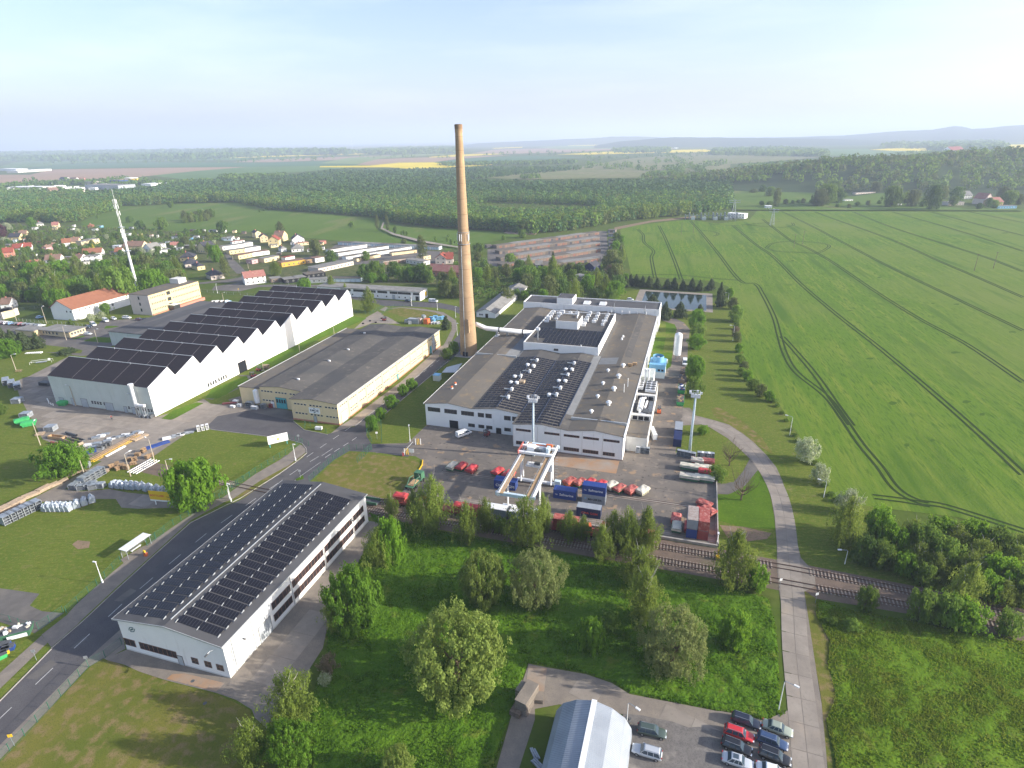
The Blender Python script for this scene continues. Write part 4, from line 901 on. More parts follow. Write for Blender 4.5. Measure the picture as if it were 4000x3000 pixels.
# ------------------------------------------------ woods that read as one mass: joined geometry
def mass(name,P,rr,hh,nq,leaf,lm,seed,conic=0.0,label=None):
    r=np.random.default_rng(seed); P=np.asarray(P); n=len(P); k=np.repeat(np.arange(n),nq); m=len(k)
    rr=np.asarray(rr)[k]; hh=np.asarray(hh)[k]
    t=r.uniform(.12,1,m); w=np.sqrt(np.clip(1-((t-.5)/.56)**2,.05,1)) if not conic else np.clip(1.05-t,0,1)
    a=r.uniform(0,6.283,m); q=w*r.uniform(.45,1,m)**.5
    C=P[k]+np.stack([rr*q*np.cos(a),rr*q*np.sin(a),hh*t],1)
    nrm=np.stack([np.cos(a)*q,np.sin(a)*q,(t-.35)*1.3],1)+r.normal(0,.4,(m,3)); nrm /= np.linalg.norm(nrm,axis=1)[:,None]
    u=np.cross(nrm,r.normal(0,1,(m,3))); u /= np.linalg.norm(u,axis=1)[:,None]; v=np.cross(nrm,u)
    s=(leaf*rr*r.uniform(.6,1.3,m))[:,None]*.5
    V=np.stack([C-u*s,C-v*s,C+u*s,C+v*s],1).reshape(-1,3)
    return tag(inst(npmesh(name,V,np.arange(len(V)).reshape(-1,4),[LM[l] for l in lm],mi=r.integers(0,len(lm),n)[k]),name),label,None,None, 'stuff')
def scatter_px(P,dx,dy,hole=(),jit=.5):
    ys=[p[1] for p in P]; xs=[p[0] for p in P]; out=[]; y=min(ys)
    while y<max(ys):
        x=min(xs)+rnd.uniform(0,dx)
        while x<max(xs):
            qx,qy=x+rnd.uniform(-jit,jit)*dx,y+rnd.uniform(-jit,jit)*dy
            if inpoly(qx,qy,P) and not any(inpoly(qx,qy,h) for h in hole): out.append((qx,qy))
            x+=dx
        y+=dy
    return out
def pxpoly(*segs): return [Zf(*q) for Zf,pts in segs for q in pts]
FOREST=pxpoly((Y1,[(-60,665),(250,662),(420,668),(540,655),(560,622),(740,598),(815,552),(900,556),(1180,535),(1560,530),(1800,575),(2212,607)]),
                (Y3,[(260,583),(430,625),(790,655),(1000,668),(1230,690),(1500,662),(1860,600),(2212,568)]),(Y2,[(0,585),(200,560),(395,535),(400,440),(395,370),(280,335),(0,338)]),
                (Y3,[(2212,352),(1200,366),(880,358),(700,356),(860,332),(1540,270),(1480,262),(1000,266),(640,276),(300,285),(0,285)]),(Y1,[(2212,305),(1900,348),(1700,370),(1450,385),(1200,395),(1000,430),(820,445),(600,470),(300,500),(-60,500)]))
HOLE=[(1850,803),(1900,792),(2330,805),(2335,838),(2290,850),(2060,858),(1860,835)]
fp=scatter_px(FOREST,11,2.6,(HOLE,))
near=[q for q in fp if q[1]>775]; far=[q for q in fp if q[1]<=775]
def grow(px,rlo,rhi,hlo,hhi):
    P=[tuple(G(*q)) for q in px]; return P,[rnd.uniform(rlo,rhi) for _ in P],[rnd.uniform(hlo,hhi) for _ in P]
P_,r_,h_=grow(near,2.6,4.6,8,15); mass('forest',P_,r_,h_,34,.55,['forest', 'forest', 'mid', 'dark', 'forest', 'olive'],1,label='broad mixed forest beyond the pasture')
P_,r_,h_=grow([(x,y+12) for x,y in far],4.5,8,8,12); mass('forest',P_,r_,h_,16,.7,['forest', 'dark', 'forest'],2,label='far part of the mixed forest, up to the yellow fields')
edge=[]
for seg in ([Y1(*q) for q in [(-60,660),(420,662),(540,648),(700,605),(815,550),(1180,535),(1560,530),(1800,575),(2212,600)]],[Y3(*q) for q in [(260,580),(430,622),(790,652),(1000,665),(1230,680),(1860,600),(2212,568)]]):
    for a,b in zip(seg,seg[1:]):
        n=int(math.hypot(b[0]-a[0],b[1]-a[1])/7)
        for i in range(n):
            t=i/n; edge.append((a[0]+(b[0]-a[0])*t+rnd.uniform(-4,4),a[1]+(b[1]-a[1])*t+rnd.uniform(-6,2)))
P_,r_,h_=grow(edge,2.4,4.4,10,19); mass('forest_edge',P_,r_,h_,60,.5,['birch', 'birch', 'mid'],3,label='taller pale birches along the near edge of the forest')
# wooded hill on the right and the far woods
def hillz(x,y):
    z=0
    for cx,cy,sx,sy,h in HILLS:
        u,v=(x-cx)*math.cos(-.2)-(y-cy)*math.sin(-.2),(x-cx)*math.sin(-.2)+(y-cy)*math.cos(-.2)
        z+=h*math.exp(-(u/sx)**2-(v/sy)**2)
    return z
c1,c2,c3=AT(3420,690,1330),AT(3150,700,1400),AT(3900,640,1650)
HILLS=[(c1.x,c1.y,210,120,34),(c2.x,c2.y,260,90,12),(c3.x,c3.y,240,140,44)]
hx=np.linspace(c1.x-800,c1.x+1000,60); hy=np.linspace(c1.y-500,c1.y+700,46)
V=[(x,y,hillz(x,y)-.6) for y in hy for x in hx]; F=[(j*60+i,j*60+i+1,(j+1)*60+i+1,(j+1)*60+i) for j in range(45) for i in range(59)]
tag(inst(npmesh('wooded_hill',np.array(V),np.array(F),[M['farwood']],smooth=True), 'wooded_hill'), 'low wooded hill',kind='structure')
P_=[]
for k in range(5200):
    x,y=rnd.uniform(c1.x-600,c1.x+760),rnd.uniform(c1.y-330,c1.y+560)
    z=hillz(x,y)
    q=Vector((x,y,z-HC)); dd=q.dot(Fw); sx,sy=2000+FPX*q.dot(Rt)/dd,1500-FPX*q.dot(Up)/dd
    if sy<(714 if sx<3190 else 752)+rnd.uniform(-6,3) and z>2.5: P_.append((x,y,z))
mass('hill_forest',P_,[rnd.uniform(4,7) for _ in P_],[rnd.uniform(9,15) for _ in P_],26,.62,['dark', 'mid', 'olive'],4,label='dense trees covering the low hill on the right')
WP=[((Y2,[(400,330),(600,305),(960,320),(980,340),(800,345),(620,345),(400,385)]),11,3,3,5),((Y2,[(420,262),(800,240),(1100,240),(1500,250),(1300,285),(700,290)]),12,2.5,6,10),((Y2,[(270,190),(300,160),(700,150),(1000,175),(1000,200),(600,195)]),9,2.5,10,18),
      ((Y1,[(1440,380),(1480,352),(1900,340),(1880,362),(1600,372)]),9,2.5,6,10),((Y1,[(-40,415),(300,395),(560,385),(900,395),(1400,380),(1400,395),(900,405),(560,400),(-40,430)]),11,2.5,5,9),
      ((Y1,[(-40,500),(-40,440),(560,440),(560,470),(460,500)]),12,4,4,7),((Y3,[(1900,320),(2000,300),(2160,300),(2150,320)]),10,3,5,8),((Y3,[(1160,325),(1270,320),(1270,333),(1160,335)]),10,3,5,8),
      ((Y3,[(640,250),(1500,236),(1500,242),(700,258)]),9,2,7,11),((Y3,[(180,170),(400,155),(780,150),(780,178),(200,186)]),8,1.8,16,28),((Y2,[(1310,148),(1420,128),(1640,130),(1700,120),(2080,122),(2100,165),(1640,165),(1640,148)]),8,2,14,26),
      ((Y2,[(1500,190),(1880,178),(2212,180),(2212,215),(1800,212),(1400,208)]),10,2.5,9,15),((Y3,[(1730,165),(1900,150),(2080,160),(2070,175),(1740,176)]),8,2,12,20),((Y2,[(1820,215),(2230,200),(2230,330),(2000,300)]),12,5,6,10),
      ((Y1,[(-40,232),(300,212),(1200,200),(1900,205),(1400,228),(400,242),(-40,246)]),9,1.6,16,30),((Y1,[(-40,205),(700,190),(1700,185),(2400,195),(1900,203),(900,200),(-40,225)]),9,1.4,22,40),((Y3,[(-100,175),(180,172),(180,182),(-100,188)]),9,2,14,24)]
P_,r_,h_=[],[],[]
for (Zf,pts),dx,dy,a,b in WP:
    for q in scatter_px([Zf(*p) for p in pts],dx,dy):
        r1,h1=rnd.uniform(a,b),rnd.uniform(.9,1.5)*a*1.4; D0=G(*q).length; p=G(q[0],q[1]+min(14,.6*h1*FPX/D0)); P_.append((p.x,p.y,hillz(p.x,p.y))); r_.append(r1); h_.append(h1)
mass('far_woods',P_,r_,h_,14,.85,['dark', 'mid'],5,label='scattered far woods and tree lines between the fields')
# hedgerow dots on the far fields and shrubs on the heath
P_,r_,h_=[],[],[]
for Zf,x0,y0,x1,y1,n in [(Y1,230,272,2212,236,60),(Y1,480,270,2212,248,40),(Y3,150,215,780,210,20),(Y3,860,330,2212,230,70),(Y3,1560,225,2300,200,50),(Y3,1680,280,2200,300,40),(Y2,0,300,400,250,50),(Y2,0,200,260,330,40),(Y1,100,412,1000,392,50),(Y3,900,196,1700,190,30)]:
    for i in range(n):
        t=rnd.random(); p=G(*Zf(x0+(x1-x0)*t,y0+(y1-y0)*t+rnd.uniform(-9,9))); P_.append(tuple(p)); r_.append(rnd.uniform(3,7)*(1+p.length/5000)); h_.append(r_[-1]*1.7)
mass('field_trees',P_,r_,h_,20,.6,['dark', 'mid'],6,label='single trees and hedgerow clumps dotted over far fields')
# clearing shrubs and garden undergrowth
P_,r_,h_=[],[],[]
for q in scatter_px([Z1(*p) for p in [(-40,330),(300,300),(800,305),(1300,330),(1700,350),(2100,350),(2000,420),(1700,440),(1500,600),(1100,640),(500,680),(-40,680)]],8,4):
    if rnd.random()<.5:
        p=G(*q); P_.append(tuple(p)); r_.append(rnd.uniform(.8,2.2)); h_.append(rnd.uniform(1,3))
for q in scatter_px(pxpoly((W5,[(0,420),(300,700),(900,640),(1900,620),(2140,560),(2120,1140),(700,1140),(0,1140)])),9,7):
    p=G(*q); P_.append(tuple(p)); r_.append(rnd.uniform(1,2)); h_.append(rnd.uniform(1,2.4))
for q in scatter_px(HOLE,14,5):
    p=G(*q); P_.append(tuple(p)); r_.append(rnd.uniform(1,2.5)); h_.append(rnd.uniform(1,3))
mass('undergrowth',P_,r_,h_,26,.45,['mid', 'olive', 'dark'],7,label='low shrubs and undergrowth between gardens and trees')
# rough tufts over the two meadows and the hedge foot
def tufts(name,P,n,hlo,hhi,w,lm,seed,label):
    r=np.random.default_rng(seed); xs=[p[0] for p in P]; ys=[p[1] for p in P]; out=[]
    while len(out)<n:
        x,y=rnd.uniform(min(xs),max(xs)),rnd.uniform(min(ys),max(ys))
        if inpoly(x,y,P) and (math.sin(x*.31+y*.17)+math.sin(x*.13-y*.29+2)+rnd.uniform(-1.5,1.5))>-.7: out.append((x,y))
    C=np.array(out); m=len(C); a=r.uniform(0,6.283,m); h=r.uniform(hlo,hhi,m); d=r.normal(0,.25,(m,2))*h[:,None]
    wv=np.stack([np.cos(a),np.sin(a)],1)*w*.5
    z0=np.zeros(m)
    V=np.stack([np.c_[C-wv,z0],np.c_[C+wv,z0],np.c_[C+wv*.6+d,h],np.c_[C-wv*.6+d,h*.9]],1).reshape(-1,3)
    return tag(inst(npmesh(name,V,np.arange(m*4).reshape(-1,4),[LM[lm]]),name),label,None,None, 'stuff')
LM['grassy']=leafmat('grass_blades',(.055,.125,.008),(.080,.150,.012),0,.4,.4)
LM['grassy2']=leafmat('grass_blades_dry',(.090,.155,.012),(.125,.16,.022),0,.4,.3)
tufts('meadow_tufts',MEAD,70000,.14,.42,.26, 'grassy',8, 'long grass and nettles of the meadow round the willows')
tufts('meadow_tufts',MEAD2,52000,.14,.40,.26, 'grassy2',9, 'long grass of the rough meadow right of the concrete road')
# ============================================================ buildings
RZF={'S': 0, 'E': math.pi/2, 'N': math.pi, 'W': -math.pi/2}
_wm={}
def win(root,face,u,z,w,h,at,nx=1,ny=1,fr='frame',gl='glass',name='window',dep=.06):
    """a window unit: frame bars standing proud, glass set back inside them; u = centre along the wall"""
    key=(w,h,nx,ny,fr,gl,dep)
    if key not in _wm:
        b=MB(); t=.05 if w<1.6 else .07
        b.box(-w/2,-.03,0,w/2,0,h,M[gl])
        b.box(-w/2,-dep,0,w/2,-.03,t,M[fr]).box(-w/2,-dep,h-t,w/2,-.03,h,M[fr])
        for i in range(nx+1):
            x=-w/2+w*i/nx; x0=min(max(x-t/2,-w/2),w/2-t); b.box(x0,-dep+.004,t,x0+t,-.03,h-t,M[fr])
        for j in range(1,ny):
            b.box(-w/2+t,-dep+.008,h*j/ny-t/2,w/2-t,-.03,h*j/ny+t/2,M[fr])
        _wm[key]=b.mesh(name)
    loc=(u,at,z) if face in 'SN' else (at,u,z)
    return inst(_wm[key],name,root,loc,RZF[face])
def door(root,face,u,z,w,h,at,m='door',name='door',panels=2):
    key=('d',w,h,m,panels)
    if key not in _wm:
        b=MB(); b.box(-w/2,-.05,0,w/2,0,h,M[m])
        for i in range(panels): b.box(-w/2+w*i/panels+.05,-.08,.06,-w/2+w*(i+1)/panels-.05,-.05,h-.06,M[m])
        b.box(-w/2-.07,-.07,0,-w/2,0,h,M['framed']).box(w/2,-.07,0,w/2+.07,0,h,M['framed']).box(-w/2-.07,-.07,h,w/2+.07,0,h+.07,M['framed'])
        _wm[key]=b.mesh(name)
    loc=(u,at,z) if face in 'SN' else (at,u,z)
    return inst(_wm[key],name,root,loc,RZF[face])
def text(s,root,face,u,z,at,size,m,align='CENTER',name='lettering',sx=1.0):
    c=bpy.data.curves.new(name, 'FONT'); c.body=s; c.size=size; c.extrude=.012; c.align_x=align; c.resolution_u=2; c.offset=size*.012
    c.materials.append(M[m]); o=bpy.data.objects.new(name,c); col.objects.link(o); o.parent=root
    o.location=(u,at,z) if face in 'SN' else (at,u,z); o.rotation_euler=(R(90),0,RZF[face]); o.scale=(sx,1,1)
    return o
def gable_walls(b,x0,y0,x1,y1,eave,ridge,m,axis='y',rx=None,base=0.0):
    """walls of a gabled block: ridge runs along axis"""
    if axis == 'y':
        rx=(x0+x1)/2 if rx is None else rx
        b.profile([(x0,base),(x1,base),(x1,eave),(rx,ridge),(x0,eave)],y0,y1, 'y',M[m])
    else:
        rx=(y0+y1)/2 if rx is None else rx
        b.profile([(y0,base),(y1,base),(y1,eave),(rx,ridge),(y0,eave)][::-1],x0,x1, 'x',M[m])
    return b
def roof_slab(b,prof,a0,a1,axis,m,t=.18):
    """a roof skin following the top profile [(u,z)...]"""
    lo=[(u,z-.0) for u,z in prof]; hi=[(u,z+t) for u,z in prof]
    P=lo+hi[::-1]
    b.profile(P if axis == 'y' else P[::-1],a0,a1,axis,M[m]); return b

# ---- warehouse with solar roof, nearest building
wh=empty('warehouse',(-95.5,60,0),0, 'long white warehouse with low gabled roof full of solar panels beside the main road', 'warehouse')
W_,L_,ea,ri,rx=23.6,48.8,7.75,9.15,11.8
gable_walls(MB(),0,0,W_,L_,ea,ri, 'white', 'y').build('wall',wh)
roof_slab(MB(),[(-.45,ea-.02),(rx,ri+.03),(W_+.35,ea-.02)],-.5,L_+.4, 'y', 'felt_dark',.16).build('roof',wh)
b=MB(); b.box(-.5,-.56,ea-.12,-.42,L_+.45,ea+.16,M['flash']).box(W_+.33,-.56,ea-.12,W_+.42,L_+.45,ea+.16,M['flash'])
for s_,(a,c,za,zc) in enumerate([(-.5,rx,ea-.04,ri),(rx,W_+.4,ri,ea-.04)]): b.solid([(a,-.58,za-.12),(c,-.58,zc-.12),(c,-.58,zc+.2),(a,-.58,za+.2),(a,-.5,za-.12),(c,-.5,zc-.12),(c,-.5,zc+.2),(a,-.5,za+.2)],[(0,1,2,3),(7,6,5,4),(0,4,5,1),(3,2,6,7),(0,3,7,4),(1,5,6,2)],M['flash'])
b.build('roof_edge_trim',wh)
MB().box(rx-.1,1.2,ri+.1,rx+.1,L_-.6,ri+.28,M['flash']).build('ridge_cable_duct',wh)
MB().box(-.03,-.03,0,W_+.03,L_+.03,.35,M['white2']).build('plinth',wh)
for u,w in ((1.4,2.6),(8.0,8.6)): win(wh, 'S',u,1.35,w,1.65,0,max(2,int(w/1.05)),1, 'framer', 'glassr', 'window_band')
door(wh, 'S',12.9,0,1.1,2.2,0,panels=1)
for u in (16.3,19.2,21.8): win(wh, 'S',u,1.35,1.5,1.4,0,2,2, 'framer', 'glass')
# concentric arc logo on the gable
for s_ in (1,-1):
    for k in range(2):
        lb=MB(); r0=.5+.4*k; c0=(3.0+.55*s_,5.75-.35*s_)
        A=np.linspace(R(30),R(150),9) if s_>0 else np.linspace(R(210),R(330),9)
        A=[a+R(35) for a in A]
        P=[(c0[0]-.35*s_+math.cos(a)*r0,-.03,c0[1]+math.sin(a)*r0) for a in A]
        lb.tube(P,[.03]+[.09]*7+[.03],4,M['logo']); lb.build('logo_arc',wh)
for y0,y1 in ((12.6,18.3),(19.0,30.0),(30.6,42.0),(42.6,47.3)):
    for z in (1.3,4.15): win(wh, 'E',(y0+y1)/2,z,y1-y0,1.65,W_,max(3,int((y1-y0)/1.1)),1, 'framer', 'glassr', 'window_band')
door(wh, 'E',9.9,0,3.4,3.7,W_, 'door', 'roller_door',4)
for y in (6.9,18.65,30.3,42.3): MB().tube([(W_+.1,y,0),(W_+.1,y,ea-.1)],.07,6,M['flash']).build('downpipe',wh)
b=MB()
for k in range(11): b.box(W_+.1,1.6,.5+.6*k,W_+.5,1.64,.54+.6*k,M['steel'])
b.box(W_+.1,1.4,0,W_+.16,1.46,7.6,M['steel']).box(W_+.1,1.8,0,W_+.16,1.86,7.6,M['steel']).box(W_+.45,1.4,1.8,W_+.51,1.46,7.6,M['steel']).box(W_+.45,1.8,1.8,W_+.51,1.86,7.6,M['steel'])
b.build('roof_ladder',wh)
for (x,y,dx,dy) in ((21.5,0,0,-1),(W_,3.2,1,0),(-.1,3,-1,0),(W_,40,1,0)):
    MB().tube([(x,y,6.1),(x+dx*.9,y+dy*.9,6.7),(x+dx*1.5,y+dy*1.5,6.6)],.05,6,M['flash']).box(x+dx*1.7-.15-.2*abs(dx),y+dy*1.7-.15-.2*abs(dy),6.5,x+dx*1.7+.15+.2*abs(dx),y+dy*1.7+.15+.2*abs(dy),6.64,M['steel_d']).build('wall_lamp',wh)
# solar rows: thin glass modules on wedge frames
pvm=MB().solid([(-.29,-.74,0),(.29,-.74,0),(.29,.74,.32),(-.29,.74,.32),(-.29,-.74,.05),(.29,-.74,.05),(.29,.74,.37),(-.29,.74,.37)],[(3,2,1,0),(4,5,6,7),(0,1,5,4),(1,2,6,5),(2,3,7,6),(3,0,4,7)],[M['pvframe'],M['pv'],M['pvframe'],M['pvframe'],M['pvframe'],M['pvframe']]).mesh('solar_panel')
wedge=MB().solid([(-.05,-1.0,0),(.05,-1.0,0),(.05,-.3,0),(-.05,-.3,0),(-.05,-.3,.3),(.05,-.3,.3),(-.05,-1.0,.1),(.05,-1.0,.1)],[(3,2,1,0),(6,7,5,4),(0,1,7,6),(2,3,4,5),(1,2,5,7),(3,0,6,4)],M['flash']).mesh('panel_bracket')
tray=MB().box(-4.5,.76,0,4.5,.96,.10,M['blue_tray']).mesh('ballast_tray')
n=0; rest=MB()
def roofz(x): return ea+.16+(ri-ea)*(x/rx if x<rx else (W_-x)/(W_-rx))
for r_ in range(23):
    y=1.9+r_*2.02
    for side in (0,1):
        if side and r_==22: continue
        x0=(1.45 if side==0 else 13.1)
        for k in range(14):
            x=x0+.32+k*.625+(.12 if k>6 else 0)
            sl_=-math.atan((ri-ea)/rx)*(1 if x<rx else -1)
            if n<300: inst(pvm, 'solar_panel',wh,(x,y,roofz(x)+.06),rot=(0,sl_,0)); n+=1
            else:
                z=roofz(x)+.06; t=-math.tan(sl_)
                rest.solid([(x+u,y+v,z+w+u*t) for u,v,w in ((-.29,-.74,0),(.29,-.74,0),(.29,.74,.32),(-.29,.74,.32),(-.29,-.74,.05),(.29,-.74,.05),(.29,.74,.37),(-.29,.74,.37))],[(3,2,1,0),(4,5,6,7),(0,1,5,4),(1,2,6,5),(2,3,7,6),(3,0,4,7)],[M['pvframe'],M['pv'],M['pvframe'],M['pvframe'],M['pvframe'],M['pvframe']])
        for k in (0,7,14):
            x=x0+k*.63+(.06 if k else -.05); inst(wedge, 'panel_bracket',wh,(x,y,roofz(x)+.02))
        xm=x0+4.5; inst(tray, 'ballast_tray',wh,(xm,y,roofz(xm)+.05),rot=(0,-math.atan((ri-ea)/rx)*(1 if not side else -1),0))
rest.build('solar_panel_field',wh,kind='stuff')

# ---- saw-tooth hall
sh=empty('sawtooth_hall',(-221.9,144.2,0),0, 'huge white hall with eleven saw-tooth roofs covered in dark solar film', 'factory hall')
SWd,e0,p0=46.4,10.7,14.75
prof=[(0,-.0),(132.0,0),(132.0,e0)]
for k in range(10,-1,-1):
    prof+=[(12*k+9.6,p0)] + ([(12*k,e0)] if k else [])
prof+=[(0,e0)]
b=MB(); n_=len(prof)
P=[(0,u,z) for u,z in prof]+[(SWd,u,z) for u,z in prof]
b.solid(P,[tuple(range(n_)),tuple(range(2*n_-1,n_-1,-1))]+[(i,n_+i,n_+(i+1) % n_,(i+1) % n_) for i in range(n_)],[M['white'],M['white']]+[M['greywhite']]*n_)
w_=b.build('wall',sh)
for k in range(11):
    y0,y1,y2=12*k,12*k+9.6,12*(k+1)
    b=MB(); th=.14
    b.solid([(-.15,y0+.02,e0+.02),(SWd-.25,y0+.02,e0+.02),(SWd-.25,y1+.12,p0+.05),(-.15,y1+.12,p0+.05),(-.15,y0+.02,e0+.02+th),(SWd-.25,y0+.02,e0+.02+th),(SWd-.25,y1+.12,p0+.05+th),(-.15,y1+.12,p0+.05+th)],[(3,2,1,0),(4,5,6,7),(0,1,5,4),(1,2,6,5),(2,3,7,6),(3,0,4,7)],[M['flash'],M['pvfilm'],M['flash'],M['flash'],M['flash'],M['flash']])
    s_=b.build('roof_slope',sh)
    b=MB()
    for i in range(1,5):
        x=SWd*i/5+(2.2 if k<3 else 0); b.solid([(x-.11,y0+.4,e0+.19+.16),(x+.11,y0+.4,e0+.19+.16),(x+.11,y1-.1,p0+.2),(x-.11,y1-.1,p0+.2)],[(0,1,2,3)],M['seam'])
    b.build('film_seam',s_)
    MB().box(-.2,y1+.02,p0+.18,SWd-.2,y1+.3,p0+.30,M['flash']).build('ridge_cap',sh)
    MB().solid([(-.1,y1+.3,p0+.03),(SWd-.3,y1+.3,p0+.03),(SWd-.3,y2-.06,e0+.06),(-.1,y2-.06,e0+.06)],[(0,1,2,3)],M['felt_dark']).build('north_slope',sh)
    b=MB()
    for (ya,za,yb,zb) in ((y0,e0,y1,p0),(y1,p0,y2,e0)):
        b.solid([(SWd-.28,ya,za),(SWd+.06,ya,za),(SWd+.06,yb,zb),(SWd-.28,yb,zb),(SWd-.28,ya,za+.28),(SWd+.06,ya,za+.28),(SWd+.06,yb,zb+.28),(SWd-.28,yb,zb+.28)],[(3,2,1,0),(4,5,6,7),(0,1,5,4),(1,2,6,5),(2,3,7,6),(3,0,4,7)],M['redplinth'] if False else M['white'])
    b.build('gable_coping',sh)
    for x in ((9,22,37) if k % 2 else (15,30)): MB().tube([(x,y1-.3,p0),(x,y1-.3,p0+.75)],.12,8,M['steel']).build('roof_vent',sh)
for u in range(1,8): MB().box(u*5.9-.03,-.035,.3,u*5.9+.03,0,e0,M['white2']).build('panel_joint',sh)
MB().box(0,-.05,0,SWd,0,.3,M['plinth']).build('plinth',sh)
for u,w,h in ((3.3,2.1,2.5),(9.0,1.5,2.9)): door(sh, 'S',u,0,w,h,0)
for u,w,h in ((14.5,2.9,3.3),(26.1,3.6,3.0)): door(sh, 'S',u,0,w,h,0, 'door', 'roller_door',4)
for u in (18.4,19.7,21.0,22.3,24.1): win(sh, 'S',u,1.75,1.05,1.25,0,1,2)
for u,w,h in ((33.5,1.3,2.4),(37.4,1.8,2.5)): door(sh, 'S',u,0,w,h,0)
for u in (35.3,39.2,41.4,42.7,44.1,45.4): win(sh, 'S',u,1.55,1.0,1.2,0,1,2)
for y in (25.6,26.9,28.2,29.5,31.2,32.5,33.8,35.1): win(sh, 'E',y,1.0,.8,1.5,SWd,1,1, 'framed')
door(sh, 'E',44.8,0,4.4,4.6,SWd, 'dark', 'hall_gate',1)
MB().box(SWd+.05,47.2,0,SWd+.15,49.4,4.6,M['white2']).build('gate_wing',sh)
for k in range(1,11): MB().box(SWd,12*k-.04,.2,SWd+.03,12*k+.04,e0-.1,M['white2']).build('panel_joint',sh)
ft=MB(); ft.tube([(40.4,-1.2,4.2),(40.4,-1.2,10.6)],.62,12,M['wm']).tube([(40.4,-1.2,10.6),(40.4,-1.2,12.2)],[.62,.95],12,M['wm']).tube([(40.4,-1.2,3.2),(40.4,-1.2,4.2)],[.3,.62],12,M['wm']).tube([(40.4,-1.2,4.8),(42.0,-1.3,4.4),(44.2,-1.2,4.5)],.55,10,M['wm'])
for x in (39.9,40.9,43.0,44.2): ft.box(x-.06,-1.6,0,x+.06,-1.48,3.6,M['steel']); ft.box(x-.06,-.9,0,x+.06,-.78,3.6,M['steel'])
for k in range(14): ft.box(41.4,-1.3,5+.5*k,41.9,-1.24,5.05+.5*k,M['steel'])
ft.box(41.36,-1.32,4.6,41.42,-1.22,12,M['steel']).box(41.88,-1.32,4.6,41.94,-1.22,12,M['steel'])
tag(ft.build('dust_extractor',None,(-221.9,144.2,0)), 'white cylindrical dust extractor with ladder at the hall front', 'extractor')
an=empty('hall_annex',(-262,203,0),0, 'low pale annex with flat dark roof on the far side of the saw-tooth hall', 'annex')
MB().box(0,0,0,39.8,58,6.8,M['greywhite']).build('wall',an); MB().box(-.2,-.2,6.8,39.8,58.2,7.05,M['felt_dark']).build('roof',an)

# ---- yellow hall
yh=empty('yellow_hall',(-126.8,155,0),0, 'cream hall with wavy grey roof and small grid windows between the two big halls', 'factory hall')
b=MB(); gable_walls(b,0,0,18.1,85.2,7.7,8.5, 'cream'); gable_walls(b,-17.6,6.6,-.01,85.2,7.7,8.5, 'cream'); b.box(-26.8,6.9,0,-17.6,80,6.6,M['cream']); b.build('wall',yh)
roof_slab(MB(),[(-.25,7.7),(9.05,8.52),(18.35,7.7)],-.35,85.5, 'y', 'felt',.15).build('roof',yh)
roof_slab(MB(),[(-17.85,7.7),(-8.8,8.52),(-.25,7.7)],6.2,85.5, 'y', 'felt',.146).build('roof',yh)
MB().box(-27,6.7,6.6,-17.86,80.2,6.78,M['felt_brown']).build('roof',yh)
MB().box(-27.1,6.6,6.78,-26.9,80.3,6.95,M['flash']).build('roof_edge_trim',yh)
MB().box(18.3,-.4,7.6,18.42,85.5,7.86,M['flash']).build('gutter',yh)
MB().box(-.04,-.05,0,18.15,0,.55,M['redplinth']).box(18.1,0,0,18.15,85.2,.45,M['redplinth']).build('plinth',yh)
for g in range(3):
    for k in range(4):
        for z in (5.85,2.45): win(yh, 'S',1.75+g*6.0+k*1.28,z,.95,.6,0)
        if g<3 and not (g==2 and k>2): win(yh, 'S',-16.7+g*5.95+k*1.28,5.85,.95,.6,6.6)
        if g==0: win(yh, 'S',-16.7+k*1.28,2.3,.95,.6,6.6)
for g in range(14):
    for k in range(4):
        win(yh, 'E',1.9+g*5.98+k*1.2,6.0,.85,.6,18.1)
        if g not in (0,12): 
            win(yh, 'E',1.9+g*5.98+k*1.2,2.75,.85,.6,18.1)
            if g % 3 != 2: win(yh, 'E',1.9+g*5.98+k*1.2,1.65,.85,.6,18.1)
    if g: MB().box(18.1,g*5.98+.3,.4,18.14,g*5.98+.42,7.6,M['cream']).build('wall_rib',yh)
    if g % 2==1: MB().tube([(18.22,g*5.98+.6,0),(18.22,g*5.98+.6,7.6)],.06,6,M['flash']).build('downpipe',yh)
door(yh, 'S',-9.3,0,4.4,4.2,6.6, 'teal', 'hall_gate',2)
for k in range(4): MB().box(-11.3+k*1.05,6.5,2.2,-10.6+k*1.05,6.52,3.6,M['glass']).build('gate_pane',yh)
door(yh, 'E',3.4,0,3.6,3.9,18.1, 'door', 'roller_door',4); door(yh, 'S',8.9,0,1.1,2.2,0,panels=1); door(yh, 'E',75,0,2.2,3.4,18.1, 'teal', 'hall_gate',2); door(yh, 'E',42.6,0,1.2,2.3,18.1, 'teal',panels=1); door(yh, 'S',-13.2,0,1.5,2.4,6.6, 'wm',panels=1)
sg=MB().box(6.95,-.14,3.3,11.15,-.04,5.45,M['signw']).build('sign_board',yh)
text('EMDE',sg, 'S',9.05,4.05,-.145,1.15, 'txtd',sx=1.15)
MB().solid([(8.6,-.15,5.3),(9.5,-.15,5.3),(9.05,-.15,5.0)],[(2,1,0)],M['logo']).solid([(8.5,-.15,3.9),(9.6,-.15,3.9),(9.05,-.15,3.42)],[(2,1,0)],M['logo']).build('sign_emblem',sg)
for x,y in ((-9,14),(-9,34),(-9,48),(-14,70)):
    MB().box(x,y,8.4,x+1.9,y+.5,8.85,M['steel_d']).box(x+1.9,y,8.4,x+2.8,y+.5,8.95,M['wm']).build('roof_hatch',yh)
door(yh, 'E',78.2,.5,2.6,6.6,18.1, 'greywhite' if False else 'door', 'stair_window',3)

